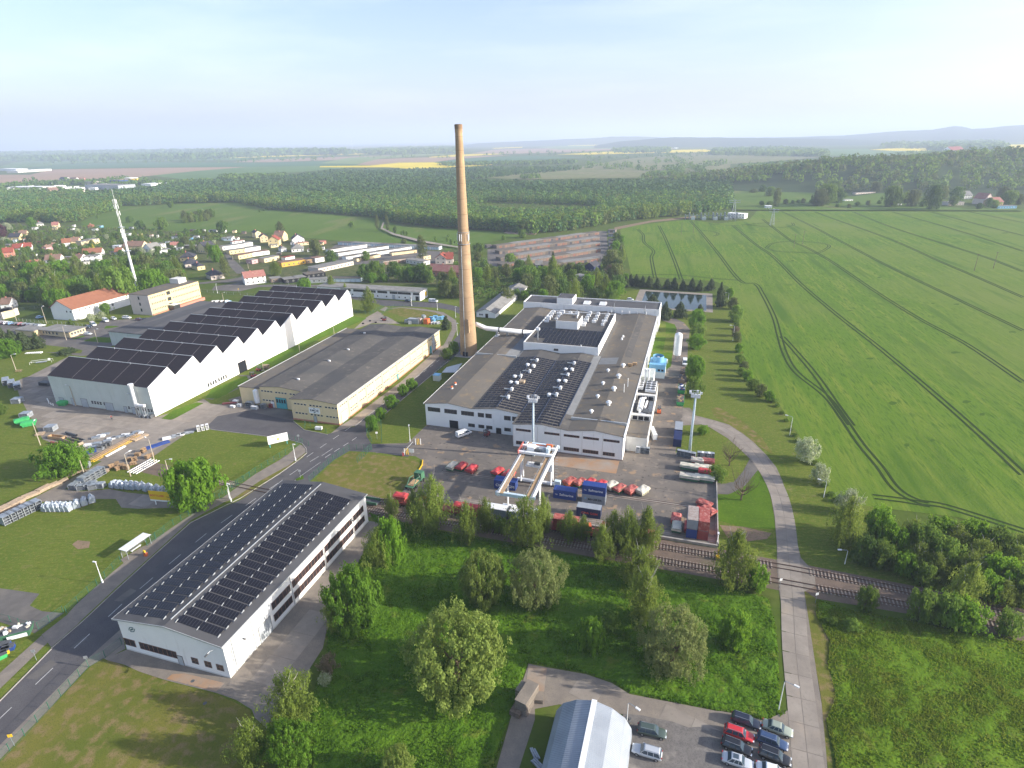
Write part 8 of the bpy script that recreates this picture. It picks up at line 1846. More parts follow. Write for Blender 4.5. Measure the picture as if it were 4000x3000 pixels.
# forklifts
def forklift(x,y,rz,label,load=None,paint='cred'):
    e=empty('forklift',(x,y,.04),rz,label, 'forklift')
    MB().box(-1.1,-.6,.25,.7,.6,1.05,M[paint]).box(-1.25,-.55,.35,-.85,.55,1.25,M[paint]).build('body',e)
    b=MB()
    for u in (-.6,.55):
        for v in (-.5,.5): b.box(u-.04,v-.04,1,u+.04,v+.04,2.15,M['steel_d'])
    b.box(-.7,-.58,2.12,.65,.58,2.2,M['steel_d']); b.build('cab_frame',e)
    MB().box(.85,-.45,.1,.97,-.3,2.6,M['steel_d']).box(.85,.3,.1,.97,.45,2.6,M['steel_d']).box(.87,-.3,1.3,.95,.3,1.4,M['steel_d']).build('lift_mast',e)
    for v in (-.3,.3): MB().box(.97,v-.06,.12,2.1,v+.06,.2,M['steel']).build('fork',e)
    for u in (-.75,.5):
        for v in (-.6,.6): MB().tube([(u,v-.1,.3),(u,v+.1,.3)],.3,12,M['tyre']).build('wheel',e)
    MB().box(-.35,-.25,1.05,.1,.25,1.5,M['steel_d']).build('seat',e)
    return e
for Zf,q,rz,lb in ((Z4,(415,590),200,'red forklift nearer the hall gate'),(Z4,(470,535),20,'red forklift carrying a wooden crate'),(Z2,(1110,1100),10,'red forklift on the yard behind the yellow hall'),(Z5,(665,1315),250,'dark red forklift in the shade of the factory')): p=at0(Zf,q,.8); forklift(p.x,p.y,R(rz),lb)
p=at0(Z4,(530,512),1); b=MB()
for z in (.3,.8,1.3): b.box(-1.2,-.7,z,1.2,.7,z+.4,M['wood_pale'])
tag(b.build('wooden_crate',None,(p.x,p.y,.05),R(20)), 'pale wooden crate load on the forklift', 'crate')
p=at0(W7,(965,1130),.8); forklift(p.x,p.y,R(90), 'orange and red forklift beside the annex wall',paint='orange')
# truck with green skip at the yard corner
p,L0,rz=ang2(Z6,(215,660),(320,560),1.5); tr=empty('skip_lorry',(p.x,p.y,.04),rz, 'dark green skip lorry parked at the west corner of the yard', 'lorry')
MB().box(1.4,-1.15,.6,3.2,1.15,2.9,M['skipg']).box(3.2,-1.1,.6,3.35,1.1,1.7,M['skipg']).build('cab',tr); MB().box(3.2,-1.0,1.75,3.24,1.0,2.7,M['carglass']).build('windscreen',tr)
MB().box(-3.4,-.5,.7,1.4,.5,1.0,M['steel_d']).box(-3.4,-1.2,1.0,1.2,1.2,1.15,M['skipg']).build('chassis',tr)
for s in (-1,1): MB().tube([(-2.6,s*1.05,1.1),(-1.0,s*1.05,2.6),(.8,s*1.05,2.3)],.13,6,M['skipg']).build('lift_arm',tr)
MB().box(-2.6,-.8,1.15,.6,.8,1.35,M['wood']).build('loading_deck',tr)
for u in (-2.6,-1.4,2.3):
    for s in (-1,1): MB().tube([(u,s*1.15-.15,.5),(u,s*1.15+.15,.5)],.5,14,M['tyre']).build('wheel',tr)
# orange digger behind the birches
p=at0(Z6,(1770,1050),1.2); dg_=empty('rail_digger',(p.x,p.y,.04),R(20), 'bright orange wheeled loader behind the birches', 'loader')
MB().box(-1.8,-.9,.8,.8,.9,1.7,M['orange']).build('body',dg_); MB().box(-.8,-.75,1.7,.5,.75,2.9,M['glass']).box(-.85,-.8,2.9,.55,.8,3.05,M['orange']).build('cab',dg_)
MB().tube([(.8,0,1.5),(2.2,0,2.2),(3.0,0,1.0)],.18,6,M['orange']).box(2.7,-1,.3,3.5,1,1.1,M['orange']).build('loader_arm',dg_)
for u in (-1.2,.6):
    for s in (-1,1): MB().tube([(u,s*.95-.18,.6),(u,s*.95+.18,.6)],.6,14,M['tyre']).build('wheel',dg_)
# train on the siding
def wagon(x,label,m='cred',L=13):
    e=empty('flat_wagon',(x,118.2,0),0,label, 'wagon')
    MB().box(-L/2,-1.3,1.05,L/2,1.3,1.3,M[m]).box(-L/2+.5,-1.35,.75,L/2-.5,-1.2,1.1,M[m]).box(-L/2+.5,1.2,.75,L/2-.5,1.35,1.1,M[m]).build('deck',e)
    for u in (-L/2+1.6,-L/2+3.4,L/2-3.4,L/2-1.6):
        for s in (-.74,.74): MB().tube([(u,s-.07,.74),(u,s+.07,.74)],.46,14,M['steel_d']).build('wheel',e)
    for u in (-L/2,L/2):
        for s in (-.85,.85): MB().tube([(u,s,1.05),(u+(.5 if u>0 else -.5),s,1.05)],.16,8,M['steel_d']).build('buffer',e)
for i,x in enumerate((-63.5,-49.3,-35.1,-20.9)): wagon(x,['westernmost flat wagon on the siding', 'second flat wagon, carrying red skips', 'third flat wagon, carrying grey containers', 'easternmost flat wagon, carrying a red container'][i], 'cred' if i != 2 else 'steel_d')
for i,x in enumerate((-67.5,-60.2,-50.8,-47.0)): skip(x,118.2,0, 'redrust', 'red',['red skip on the westernmost wagon, left', 'red skip on the westernmost wagon, right', 'red skip on the second wagon, left', 'red skip on the second wagon, right'][i],L=3.5,z=1.3)
container(-41.4,118.2,1.3,6.06,0, 'cgrey', 'grey container on the siding, left one',(), 'wm'); container(-34.6,118.2,1.3,6.06,0, 'cgrey', 'grey ribbed container on the siding below the crane',(), 'wm'); container(-23.6,118.2,1.3,6.06,0, 'cred', 'red container with pink ribbed roof on the siding',(), 'redrust')
container(-9.0,118.2,1.0,12.2,0, 'cred', 'long red container behind the eastern birches',(), 'redrust')
p=at0(Z8,(2110,305)); bw=empty('loading_ramp',(p.x,p.y,0),R(0), 'dark green steel loading frame on the track behind the warehouse', 'ramp'); MB().box(-2.6,-1.2,.5,2.6,-1.0,1.2,M['skipg']).box(-2.6,1,.5,2.6,1.2,1.2,M['skipg']).box(-2.6,-1.2,.4,2.6,1.2,.55,M['steel_d']).build('frame',bw)
# yellow buffer stop at the end of the siding platform
p=at0(ZC,(890,410)); tag(MB().box(-.4,-.4,0,.4,.4,.9,M['signy']).box(-.12,-.12,.9,.12,.12,2.6,M['signy']).build('crane_end_post',None,(p.x,p.y,.03)), 'yellow post at the platform corner by the siding', 'post')
tag(MB().tube([(11.2,122.4,0),(11.2,122.4,3.4)],.12,8,M['wm']).box(11.0,121.8,3.3,11.4,122.6,3.5,M['lamp']).build('platform_lamp'), 'short white lamp at the platform end', 'lamp')

# ---- steel crates, timber, loose goods
crm={}
def crate(x,y,rz,w,d,h,label,group=None,m='steel',shelves=3,name='steel_crate',cat='crate'):
    e=empty(name,(x,y,.04),rz,label,cat,group); k=(w,d,h,m,shelves)
    if k not in crm:
        f=MB()
        for a in (-w/2,w/2-.1):
            for c in (-d/2,d/2-.1): f.box(a,c,0,a+.1,c+.1,h,M[m])
        f.box(-w/2,-d/2,h-.08,w/2,d/2,h,M[m]).box(-w/2,d/2-.06,.1,w/2,d/2-.02,h-.1,M[m]).box(-w/2+.02,-d/2+.1,.1,-w/2+.06,d/2-.1,h-.1,M[m]).box(w/2-.06,-d/2+.1,.1,w/2-.02,d/2-.1,h-.1,M[m])
        s=MB().box(-w/2+.1,-d/2+.02,0,w/2-.1,d/2-.06,.12,M[m]).mesh('shelf'); crm[k]=(f.mesh('frame'),s)
    inst(crm[k][0], 'frame',e)
    for i in range(shelves): inst(crm[k][1], 'shelf',e,(0,0,.1+(h-.3)*i/shelves))
    return e
def line(Zf,a,c,n,z=.8):
    A,B=at0(Zf,a,z),at0(Zf,c,z); d=B-A
    return [(A+(d*i/max(1,n-1)),math.atan2(d.y,d.x)) for i in range(n)]
ORD=['first', 'second', 'third', 'fourth', 'fifth', 'sixth', 'seventh', 'eighth', 'ninth', 'tenth']
for i,(p,r_) in enumerate(line(Z3,(50,1400),(310,1275),6)): crate(p.x,p.y,r_,2.0,2.5,2.4,ORD[i]+' tall grey steel crate of the bottom row, counted from the left edge', 'steel crates in the bottom row')
for i,(p,r_) in enumerate(line(Z3,(730,1060),(860,985),4)): crate(p.x,p.y,r_,2.0,2.5,2.3,ORD[i]+' grey steel crate in the row behind the lamp pole', 'steel crates behind the lamp pole')
for i,q in enumerate([(635,1110),(680,1080),(705,1115),(755,1105),(800,1110),(870,1100),(800,1090),(745,925)]): p=at0(Z3,q,.6); crate(p.x,p.y,R(15+i*7 % 30),2.0,1.7,1.5,['leftmost low steel crate on the lawn tongue','low steel crate behind the leftmost','low steel crate, third on the lawn tongue','low steel crate, fourth on the lawn tongue','open low crate in the middle of the tongue','single low crate at the right of the tongue','low crate touching the open one','small crate under the maple'][i])
for i,(p,r_) in enumerate(line(Z3,(50,200),(150,240),3)): crate(p.x,p.y,r_+1.2,2.2,5.5,2.0,ORD[i]+' stack of grey steel frames at the far left lawn edge')
for q,lb in (((150,365), 'film-wrapped steel stack at the lawn edge'),((225,490), 'grey steel stack beside the green skips'),((440,605), 'grey steel sheet stack on the concrete yard')): p=at0(Z3,q,.8); crate(p.x,p.y,R(20),3.0,2.8,1.8,lb,shelves=5,cat='stack',name='steel_stack')
for i,(p,r_) in enumerate(line(Z7,(780,600),(905,625),5)): crate(p.x,p.y,r_,1.2,1.2,2.0,ORD[i]+' grey lidded crate at the foot of the floodlight mast')
for i,(p,r_) in enumerate(line(Z7,(955,615),(1065,625),5)): crate(p.x,p.y,r_,1.2,1.2,1.9,ORD[i]+' grey lidded crate right of the floodlight mast',m='wm' if i % 2 else 'steel')
for i,(p,r_) in enumerate(line(Z7,(425,570),(505,580),3)): crate(p.x,p.y,r_,1.3,1.2,2.0,ORD[i]+' pale crate in front of the factory annex',m='wm' if i==0 else 'steel')
for i,(p,r_) in enumerate(line(Z7,(545,400),(570,460),4)): crate(p.x,p.y,r_,1.3,1.3,1.9,ORD[i]+' white crate along the annex side wall',m='wm')
for i,(p,r_) in enumerate(line(Z3,(1715,610),(1790,595),3)): crate(p.x,p.y,r_,.9,1.2,1.9,ORD[i]+' white rack trolley at the asphalt corner',m='wm',name='rack_trolley',cat='trolley')
def wrapped(x,y,rz,L,w,h,label,group,seed):
    q=np.random.default_rng(seed); n=7; V=[]
    for i in range(n+1):
        for j in range(11):
            a=math.pi*j/10; rr_=1+q.uniform(-.16,.16)
            V.append((-L/2+L*i/n,-math.cos(a)*w/2*rr_,max(0,math.sin(a)**.55*h*rr_*(1 if 0<i<n else .75))))
    b=MB(); b.solid(V,[(i*11+j,(i+1)*11+j,(i+1)*11+j+1,i*11+j+1) for i in range(n) for j in range(10)]+[tuple(range(11)),tuple(n*11+k for k in range(10,-1,-1))],M['plastic'])
    e=empty('wrapped_pallet',(x,y,.15),rz,label, 'pallet',group); b.build('wrapping',e); MB().box(-L/2,-w/2,-.12,L/2,w/2,0,M['wood_d']).build('pallet_base',e)
for i,(p,r_) in enumerate(line(Z3,(400,1285),(600,1285),6)+line(Z3,(660,1260),(790,1215),3)): wrapped(p.x,p.y,r_+1.4,2.3,1.5,1.9, 'film-wrapped pallet of steel parts in the lower yard row', 'wrapped pallets in the lower row',i+1)
for i,(p,r_) in enumerate(line(Z3,(985,1085),(1160,1100),5)+line(Z3,(1210,1100),(1400,1140),4)): wrapped(p.x,p.y,r_+1.4,2.3,1.5,1.7, 'film-wrapped pallet on the lawn strip before the yellow billboard', 'wrapped pallets before the billboard',i+20)
def timber(x,y,rz,L,w,n,label,m='wood_pale',group=None,cross=False,name='timber_stack'):
    e=empty(name,(x,y,.04),rz,label, 'timber stack',group); k=0
    pm=MB().box(-L/2,-.11,0,L/2,.11,.13,M[m]).mesh('timber_beam')
    per=max(2,int(w/.3))
    for lv in range(n):
        for j in range(per): inst(pm, 'timber_beam',e,(rnd.uniform(-.2,.2),-w/2+(j+.5)*w/per,.1+lv*.17),rnd.uniform(-.03,.03)+(math.pi/2 if cross and lv % 2 else 0))
    for u in (-L*.3,L*.3): MB().box(u-.08,-w/2,0,u+.08,w/2,.1,M['wood_d']).build('bearer',e)
    return e
_,_,tdir=ang2(Z3,(10,1310),(545,1055))
for i,(q,L,w,n,lb) in enumerate([((10,1310),5,2.6,5,'heap of thin pale laths at the left edge'),((140,1245),4.6,2.4,5,'pale lath stack, second from the left edge'),((265,1180),4.5,2.2,4,'loose plank heap in the timber line'),((385,1125),4.6,2,5,'long plank stack in the middle of the timber line'),((470,1088),3,1.8,4,'plank stack behind the middle one'),((545,1055),3,1.6,3,'low stack of planks near the lamp'),((610,1000),2.8,1.8,7,'neat pale timber cube below the maple'),((700,975),2.8,1.2,2,'few boards lying beside the timber cube'),
                                     ((345,650),2.6,2.2,3,'short beam stack at the lawn pole'),((920,970),1.5,1.5,4,'small pale timber block at the steel crates')]):
    p=at0(Z3,q,.4); timber(p.x,p.y,tdir+R([0,6,-8,3,-4,5][i]) if i<6 else R(35),L*.78,w,n,lb)
for i,q in enumerate([(965,935),(1010,905),(1060,935),(1110,870),(1150,905),(1275,850),(1310,830),(1190,830),(1240,800),(1020,950),(1160,875),(1090,945)]):
    p=at0(Z3,q,.5); e=empty('pallet_stack',(p.x,p.y,.04),rnd.uniform(0,3), 'uneven stack of old wooden pallets between the rail ramp and yard', 'pallet stack', 'old pallet stacks'); n=rnd.randrange(4,11)
    pm=MB()
    for j in range(5): pm.box(-.6,-.4+j*.17,.1,.6,-.29+j*.17,.125,M['wood'])
    for j in (-.55,0,.45): pm.box(j,-.4,0,j+.1,.4,.1,M['wood_d'])
    pm=pm.mesh('wooden_pallet')
    for k in range(n): inst(pm, 'wooden_pallet',e,(rnd.uniform(-.05,.05),rnd.uniform(-.05,.05),k*.14),rnd.uniform(-.1,.1),(1.3,1.3,1))
# yellow roof girders and other long steel
p,L0,rz=ang2(Z3,(860,835),(1130,690),.6)
for k,(off,z) in enumerate(((-1.2,0),(-.3,.0),(.6,0))):
    e=empty('lattice_girder',(p.x-math.sin(rz)*off,p.y+math.cos(rz)*off,.1),rz,['nearest yellow lattice girder, carrying white pipes', 'middle yellow lattice girder', 'rear brown and yellow lattice girder'][k], 'girder'); m=M['signy'] if k<2 else M['wood']
    MB().box(-9,-.06,0,9,.06,.1,m).build('lower_chord',e); MB().box(-9,-.06,.7,9,.06,.78,M['wood']).build('upper_chord',e); b=MB()
    for i in range(12): b.tube([(-9+i*1.5,0,.1),(-8.25+i*1.5,0,.75),(-7.5+i*1.5,0,.1)],.035,4,M['wood'] if i % 2 else m)
    b.build('web_bars',e)
for i in range(3): tag(MB().tube([(-3.5,0,0),(3.5,0,0)],.14,8,M['wm']).build('white_pipe',None,(p.x-math.cos(rz)*2-math.sin(rz)*(-1.75-.3*i),p.y-math.sin(rz)*2+math.cos(rz)*(-1.75-.3*i),.25),rz), 'white pipe lying beside the yellow girders', 'pipe', 'white pipes by the girders')
def bars(Zf,a,c,n,sep,r,m,label,group,cat,name,z=.5,box=False):
    p,L0,rz=ang2(Zf,a,c,z)
    for i in range(n):
        o=(i-(n-1)/2)*sep; b=MB()
        if box: b.box(-L0/2,-r,0,L0/2,r,2*r,M[m])
        else: b.tube([(-L0/2,0,r),(L0/2,0,r)],r,8,M[m])
        tag(b.build(name,None,(p.x-math.sin(rz)*o,p.y+math.cos(rz)*o,z-.35),rz),label,cat,group)
bars(Z3,(1135,985),(1340,870),4,1.1,.14, 'wm', 'long white steel column lying across the rail ramp', 'white columns on the rail ramp', 'steel column', 'steel_column')
bars(Z3,(1260,775),(1460,710),4,.5,.2, 'cblue', 'blue steel section lying along the lawn edge', 'blue steel sections', 'steel section', 'steel_section',box=True)
bars(Z3,(740,815),(830,790),3,.6,.25, 'cblue', 'blue steel trestle beam left of the yellow girders', 'blue trestle beams', 'steel beam', 'steel_beam',box=True)
bars(Z3,(1150,705),(1270,650),4,.5,.16, 'wood_pale', 'pale timber batten beyond the yellow girders', 'pale battens', 'batten', 'timber_batten',box=True)
for i,q in enumerate([(760,745),(800,760),(840,735),(880,760),(860,780),(930,710),(960,690),(1000,680),(1040,670),(1080,655),(1130,665),(1160,650),(1200,640),(900,740),(830,685),(870,670),(910,650),(1180,630),(1440,690),(1480,680),(1520,665),(1560,655),(1600,645),(1640,635)]):
    p=at0(Z3,q,.3); b=MB(); n=rnd.randrange(2,5)
    for k in range(n): b.box(-1.2,-.75+k*.02,k*.16,1.2,.75-k*.03,k*.16+.11,M['steel'] if i % 3 else M['wm'])
    tag(b.build('steel_sheet_pile',None,(p.x,p.y,.06),R(35+rnd.uniform(-12,12))), 'low pile of galvanised steel sheets on the storage yard', 'steel pile', 'galvanised sheet piles')
for i,q in enumerate([(865,770),(900,755),(935,740)]): p=at0(Z3,q,.6); crate(p.x,p.y,R(30),1.4,1.4,1.2,ORD[i]+' dark steel frame box behind the yellow girders',m='steel_d')
for i,(a,c,m,lb) in enumerate([((430,675),(560,690),'wood','long tan timber trough, rear'),((540,690),(700,740),'wood_pale','long tan timber trough, front'),((570,640),(660,665),'steel_d','dark hollow steel pipe on the concrete yard'),((440,725),(560,750),'cred','rusty red steel beam under the maple'),((600,690),(720,720),'steel_d','dark rolled pipe behind the timber troughs')]):
    p,L0,rz=ang2(Z3,a,c,.5)
    if 'trough' in lb: tag(MB().box(-L0/2,-.8,.1,L0/2,-.65,1.0,M[m]).box(-L0/2,.65,.1,L0/2,.8,1.0,M[m]).box(-L0/2,-.65,.1,L0/2,.65,.25,M[m]).box(-L0/2,-.65,.2,-L0/2+.15,.65,1.0,M[m]).box(L0/2-.15,-.65,.2,L0/2,.65,1.0,M[m]).build('timber_trough',None,(p.x,p.y,.04),rz),lb, 'trough')
    else: tag(MB().tube([(-L0/2,0,.45),(L0/2,0,.45)],.4,12,M[m],cap=False).tube([(-L0/2,0,.45),(L0/2,0,.45)],.3,12,M['dark'],cap=True).build('steel_pipe',None,(p.x,p.y,.04),rz),lb, 'pipe')
p=at0(Z3,(1270,500),.5); b=MB()
for i in range(6): b.box(-2.6+i*.8,-.8,0,-2.0+i*.8,.8,.7+.2*(i % 3),M['steel_d' if i % 2 else 'steel'])
tag(b.build('steel_scrap',None,(p.x,p.y,.04),.15), 'grey steel bins and frames at the right corner of the hall front', 'scrap')
for i,q in enumerate([(410,355),(418,370),(422,385),(440,395),(458,400)]): p=at0(Z3,q,.4); tag(MB().tube([(0,0,0),(0,0,.9)],.18,8,M['signw']).build('white_bollard',None,(p.x,p.y,.04)), 'white bollard in the little group before the hall', 'bollard', 'white bollards')
# dark steel frames in the hall shadow, equipment at the yellow hall
p=at0(Z3,(400,220),.5); crate(p.x,p.y,0,5,2.5,1.4, 'dark steel frames lying in the shadow of the saw-tooth hall',m='steel_d',name='steel_frame_pile',cat='steel pile')
p=at0(Z4,(463,850)); t=empty('gas_tank',(p.x,p.y,0),0, 'white upright gas tank in front of the yellow hall', 'tank'); MB().tube([(0,0,.9),(0,0,1.3),(0,0,6.0),(0,0,6.5)],[.3,1.0,1.0,.3],16,M['wm']).build('vessel',t)
for a in range(3): MB().box(math.cos(a*2.1)*.8-.07,math.sin(a*2.1)*.8-.07,0,math.cos(a*2.1)*.8+.07,math.sin(a*2.1)*.8+.07,1.2,M['steel']).build('leg',t)
for i,(q,w,d,h,m) in enumerate([((390,850),2.6,1.5,2.0,'steel'),((510,860),1.8,1.2,1.6,'steel'),((430,870),2.5,1,1.2,'wm'),((300,850),1.6,1,1.1,'wm'),((240,855),1.8,1,.7,'wm'),((268,810),2,1.2,.8,'wm'),((570,860),1.2,.8,1.5,'cred')]):
    p=at0(Z4,q,.5); crate(p.x,p.y,0,w,d,h,['steel pump frame left of the white gas tank', 'pipe rack right of the white gas tank', 'low white rack before the gas tank', 'small pallet load left of the gas tank', 'flat white pallet furthest left', 'covered pallet near the hall corner', 'red cabinet at the hall wall'][i],m=m,shelves=2,name='equipment_frame',cat='equipment')
p=at0(Z4,(215,825),.3); tag(MB().box(-2.5,-.6,0,2.5,.6,.35,M['cred']).build('red_trailer',None,(p.x,p.y,.05),R(30)), 'flat dark red trailer bed by the hall', 'trailer')
p=at0(Z4,(985,1050),.5); tag(MB().box(-1.1,-.5,.3,1.1,.5,1.2,M['wm']).box(-1,-.4,0,-.7,.4,.3,M['steel_d']).box(.7,-.4,0,1,.4,.3,M['steel_d']).build('machine_box',None,(p.x,p.y,.05),.2), 'white machine cabinet on the small lawn', 'cabinet')
# things behind the yellow hall
for i,(q,w,m,lb) in enumerate([((1365,1115),5,'steel','grey goods container behind the yellow hall'),((1410,1115),4,'crust','rusty grey container behind the yellow hall'),((1475,1118),3,'cblue','blue end of the orange container')]): 
    p=at0(Z2,q,1.2); container(p.x,p.y,.03,3.0 if i else 6.06,math.pi/2 if i else 0,['cgrey', 'crust', 'orange'][i],['grey container at the left behind the yellow hall', 'rusty container next to the grey one', 'orange container with blue side behind the yellow hall'][i])
for i,q in enumerate([(1520,1095),(1550,1085),(1580,1095),(1610,1090),(1535,1110),(1300,1120),(1330,1130),(1450,1080)]): p=at0(Z2,q,.6); crate(p.x,p.y,R(i*20),2.4,1.6,1.6, 'blue machine part in the heap behind the yellow hall' if i<5 else 'grey machine part in the heap behind the yellow hall', 'blue machine parts' if i<5 else 'grey machine parts',m='cooler' if i<5 else 'steel',name='machine_part',cat='machine part')
for i,q in enumerate([(1525,1130),(1550,1130),(1575,1130)]): p=at0(Z2,q,.6); crate(p.x,p.y,R(45),1.8,1.2,1.0, 'white cross-shaped stand behind the yellow hall', 'white stands',m='wm',shelves=1,name='steel_stand',cat='stand')
for i,q in enumerate([(985,1112),(1035,1125),(925,1135),(1085,1090),(1120,1088)]): p=at0(Z2,q,.3); tag(MB().tube([(0,0,0),(0,0,.5)],.6,10,M['tyre']).build('tyre_stack',None,(p.x,p.y,.03)), 'small dark tyre stack on the back yard', 'tyres', 'tyre stacks')
# shelter and boxes on the left flank of the factory
p=at0(Z5,(240,850)); e=empty('switch_cabinet',(p.x,p.y,0),0, 'grey switch cabinet on the lawn left of the factory', 'cabinet'); MB().box(-1.3,-1.2,0,1.3,1.2,2.3,M['greywhite']).build('body',e); MB().box(-1.4,-1.3,2.3,1.4,1.3,2.45,M['cooler']).build('roof',e)
lean=gp(Z5,[(280,785),(400,785),(455,705),(320,740)],2.4); tag(MB().prism(lean,2.3,2.45,M['flash']).build('canopy_roof'), 'flat grey canopy against the left wall of the factory', 'canopy')
p=at0(Z5,(1965,690)); 
for i,q in enumerate([(1945,715),(1905,725)]): p=G(*Z5(*q),8.9); tag(MB().box(-.8,-.5,0,.8,.5,.9,M['wood']).build('tool_chest',None,(p.x,p.y,8.75)),['wooden work box on the factory roof edge', 'brown toolbox beside the wooden one on the roof'][i], 'box')
# picnic place, racks on the lawn
p=at0(Z3,(165,115)); t=empty('picnic_table',(p.x,p.y,0),R(20), 'wooden picnic table with benches at the foot of the lamp', 'picnic table')
MB().box(-1.1,-.4,.7,1.1,.4,.76,M['wood']).build('table_top',t)
for y in (-.9,.75): MB().box(-1.1,y,.42,1.1,y+.25,.47,M['wood']).build('bench',t)
for x in (-.8,.8): MB().box(x-.05,-.85,0,x+.05,.85,.1,M['wood_d']).box(x-.05,-.1,.1,x+.05,.1,.7,M['wood_d']).build('leg',t)
p=at0(W8,(720,1225)); t=empty('playground_rack',(p.x,p.y,0),R(40), 'white tubular rack with a plate standing on the lawn', 'rack')
for y in (-1.2,1.2): MB().tube([(-4,y,0),(-4,y,1),(4,y,1),(4,y,0)],.06,6,M['wm']).build('rail',t)
MB().box(-2,-.6,.3,2,.6,.4,M['steel']).build('bench',t); MB().tube([(3,0,1.2),(3,.15,1.2)],.5,12,M['wm']).build('plate',t)
p,L0,rz=ang2(W8,(450,1065),(740,1055)); t=empty('bicycle_rack',(p.x,p.y,0),rz, 'row of pale slanted bicycle stands at the end of the path', 'bicycle rack')
for i in range(9): MB().box(-L0/2+i*L0/9,-.8,.0,-L0/2+i*L0/9+.4,.8,.35+.02*i,M['wm']).build('stand',t)
# concrete blocks beside the apron
for i,(q,w,d,h,rz) in enumerate([((535,985),2.2,1.6,2.6,75),((570,1040),2.1,4.6,3.0,-12),((655,1040),2.2,1.8,1.3,10),((500,1130),1.8,3.2,1.0,-12)]):
    p=at0(ZB,q,h*.6); e=empty('slab_stack',(p.x,p.y,.07),R(rz),['weathered slab stack at the back of the concrete apron', 'long tall stack of grey slabs on the apron', 'short slab stack beside the tall one', 'low dark slab stack on the grass side'][i], 'slab stack'); n=int(h/.33)
    sm=MB().box(-w/2,-d/2,0,w/2,d/2,.24,M['pavers'] if i<3 else M['wood_d']).mesh('concrete_plank')
    for k in range(n): inst(sm, 'concrete_plank',e,(rnd.uniform(-.06,.06),rnd.uniform(-.06,.06),k*.33),rnd.uniform(-.03,.03))
for i,q in enumerate([(640,1535),(660,1620)]): p=at0(ZB,q,.3); timber(p.x,p.y,R(130+i*20),1.8,.9,2,['grey beam bundle in the shade of the arched store', 'lower grey beam bundle beside the arched store'][i], 'steel')
p=at0(ZB,(1435,1255),.6); timber(p.x,p.y,R(70),1.4,1.0,5, 'stack of dark slats at the corner of the arched store', 'steel_d')
# cyclist in red on the yard
p=at0(Z3,(968,530)); cyc=empty('bicycle',(p.x,p.y,.04),R(-20), 'small dark bicycle ridden across the concrete yard', 'bicycle')
b=MB(); b.tube([(-.25,0,.85),(0,0,.35),(.45,0,.85),(-.25,0,.75)],.025,5,M['steel_d']).tube([(.45,0,.95),(.55,0,.35)],.025,5,M['steel_d']).box(.4,-.25,.98,.46,.25,1.01,M['steel_d']).box(-.36,-.07,.9,-.14,.07,.95,M['tyre']); b.build('frame',cyc)
for u in (-.5,.55):
    b=MB(); A_=[(u+.33*math.cos(a),0,.35+.33*math.sin(a)) for a in np.linspace(0,2*math.pi,15)]; b.tube(A_,.025,5,M['tyre'],cap=False); b.build('wheel',cyc)
def person(x,y,z,rz,joints,label,top,legs):
    me=bpy.data.meshes.new('body'); V=[j[0] for j in joints]; E_=[(j[1],i) for i,j in enumerate(joints) if j[1]>=0]
    me.from_pydata(V,E_,[]); o=bpy.data.objects.new('body_tmp',me); col.objects.link(o)
    md=o.modifiers.new('s', 'SKIN'); 
    for i,j in enumerate(joints): me.skin_vertices[0].data[i].radius=(j[2],j[2])
    me.skin_vertices[0].data[0].use_root=True; o.modifiers.new('u', 'SUBSURF').levels=1
    dg=bpy.context.evaluated_depsgraph_get(); m2=bpy.data.meshes.new_from_object(o.evaluated_get(dg)); bpy.data.objects.remove(o)
    m2.materials.clear()
    for k in (M['skin'],M[top],M[legs],M['tyre']): m2.materials.append(k)
    for f in m2.polygons:
        c=f.center; f.material_index=3 if (c.z>1.62) else 0 if c.z>1.43 else 1 if c.z>.93 else 2 if c.z>.1 else 3
        f.use_smooth=True
    return tag(inst(m2, 'person',None,(x,y,z),rz),label, 'person')
J=[((-.25,0,1.0),-1,.13),((-.14,0,1.2),0,.14),((-.02,0,1.42),1,.13),((.02,0,1.52),2,.055),((.05,0,1.62),3,.095),((.07,0,1.74),4,.085),((.04,.19,1.38),2,.055),((.2,.24,1.17),6,.045),((.42,.23,1.03),7,.035),((.04,-.19,1.38),2,.055),((.2,-.24,1.17),9,.045),((.42,-.23,1.03),10,.035),
     ((-.2,.1,.92),0,.09),((.17,.13,.80),12,.07),((.02,.12,.36),13,.05),((.14,.12,.28),14,.045),((-.2,-.1,.92),0,.09),((.12,-.13,.66),16,.07),((-.08,-.12,.22),17,.05),((.05,-.12,.14),18,.045)]
person(p.x,p.y,.04,R(-20),J, 'person in a red top riding the bicycle across the yard', 'cred', 'steel_d')
# ---- radio mast
am=empty('radio_mast',(-353.9,302.5,0),0, 'tall slim white radio mast with antennas above the wood', 'mast')
MB().tube([(0,0,0),(0,0,24),(0,0,40)],[1.0,.75,.55],12,M['wm']).build('shaft',am)
b=MB()
for k in range(3):
    a=k*2.094; b.tube([(math.cos(a)*.55,math.sin(a)*.55,40),(math.cos(a)*.3,math.sin(a)*.3,57)],.09,5,M['wm'])
for i in range(14):
    z=40+i*1.2; r_=.55-.25*i/14
    for k in range(3): a,c=k*2.094,(k+1)*2.094; b.tube([(math.cos(a)*r_,math.sin(a)*r_,z),(math.cos(c)*r_,math.sin(c)*r_,z+1.2)],.05,4,M['wm'])
b.tube([(0,0,57),(0,0,63)],.08,5,M['wm']); b.build('lattice_top',am)
for z in (24.4,39.5): MB().tube([(0,0,z),(0,0,z+.2)],2.0,16,M['steel']).build('platform',am)
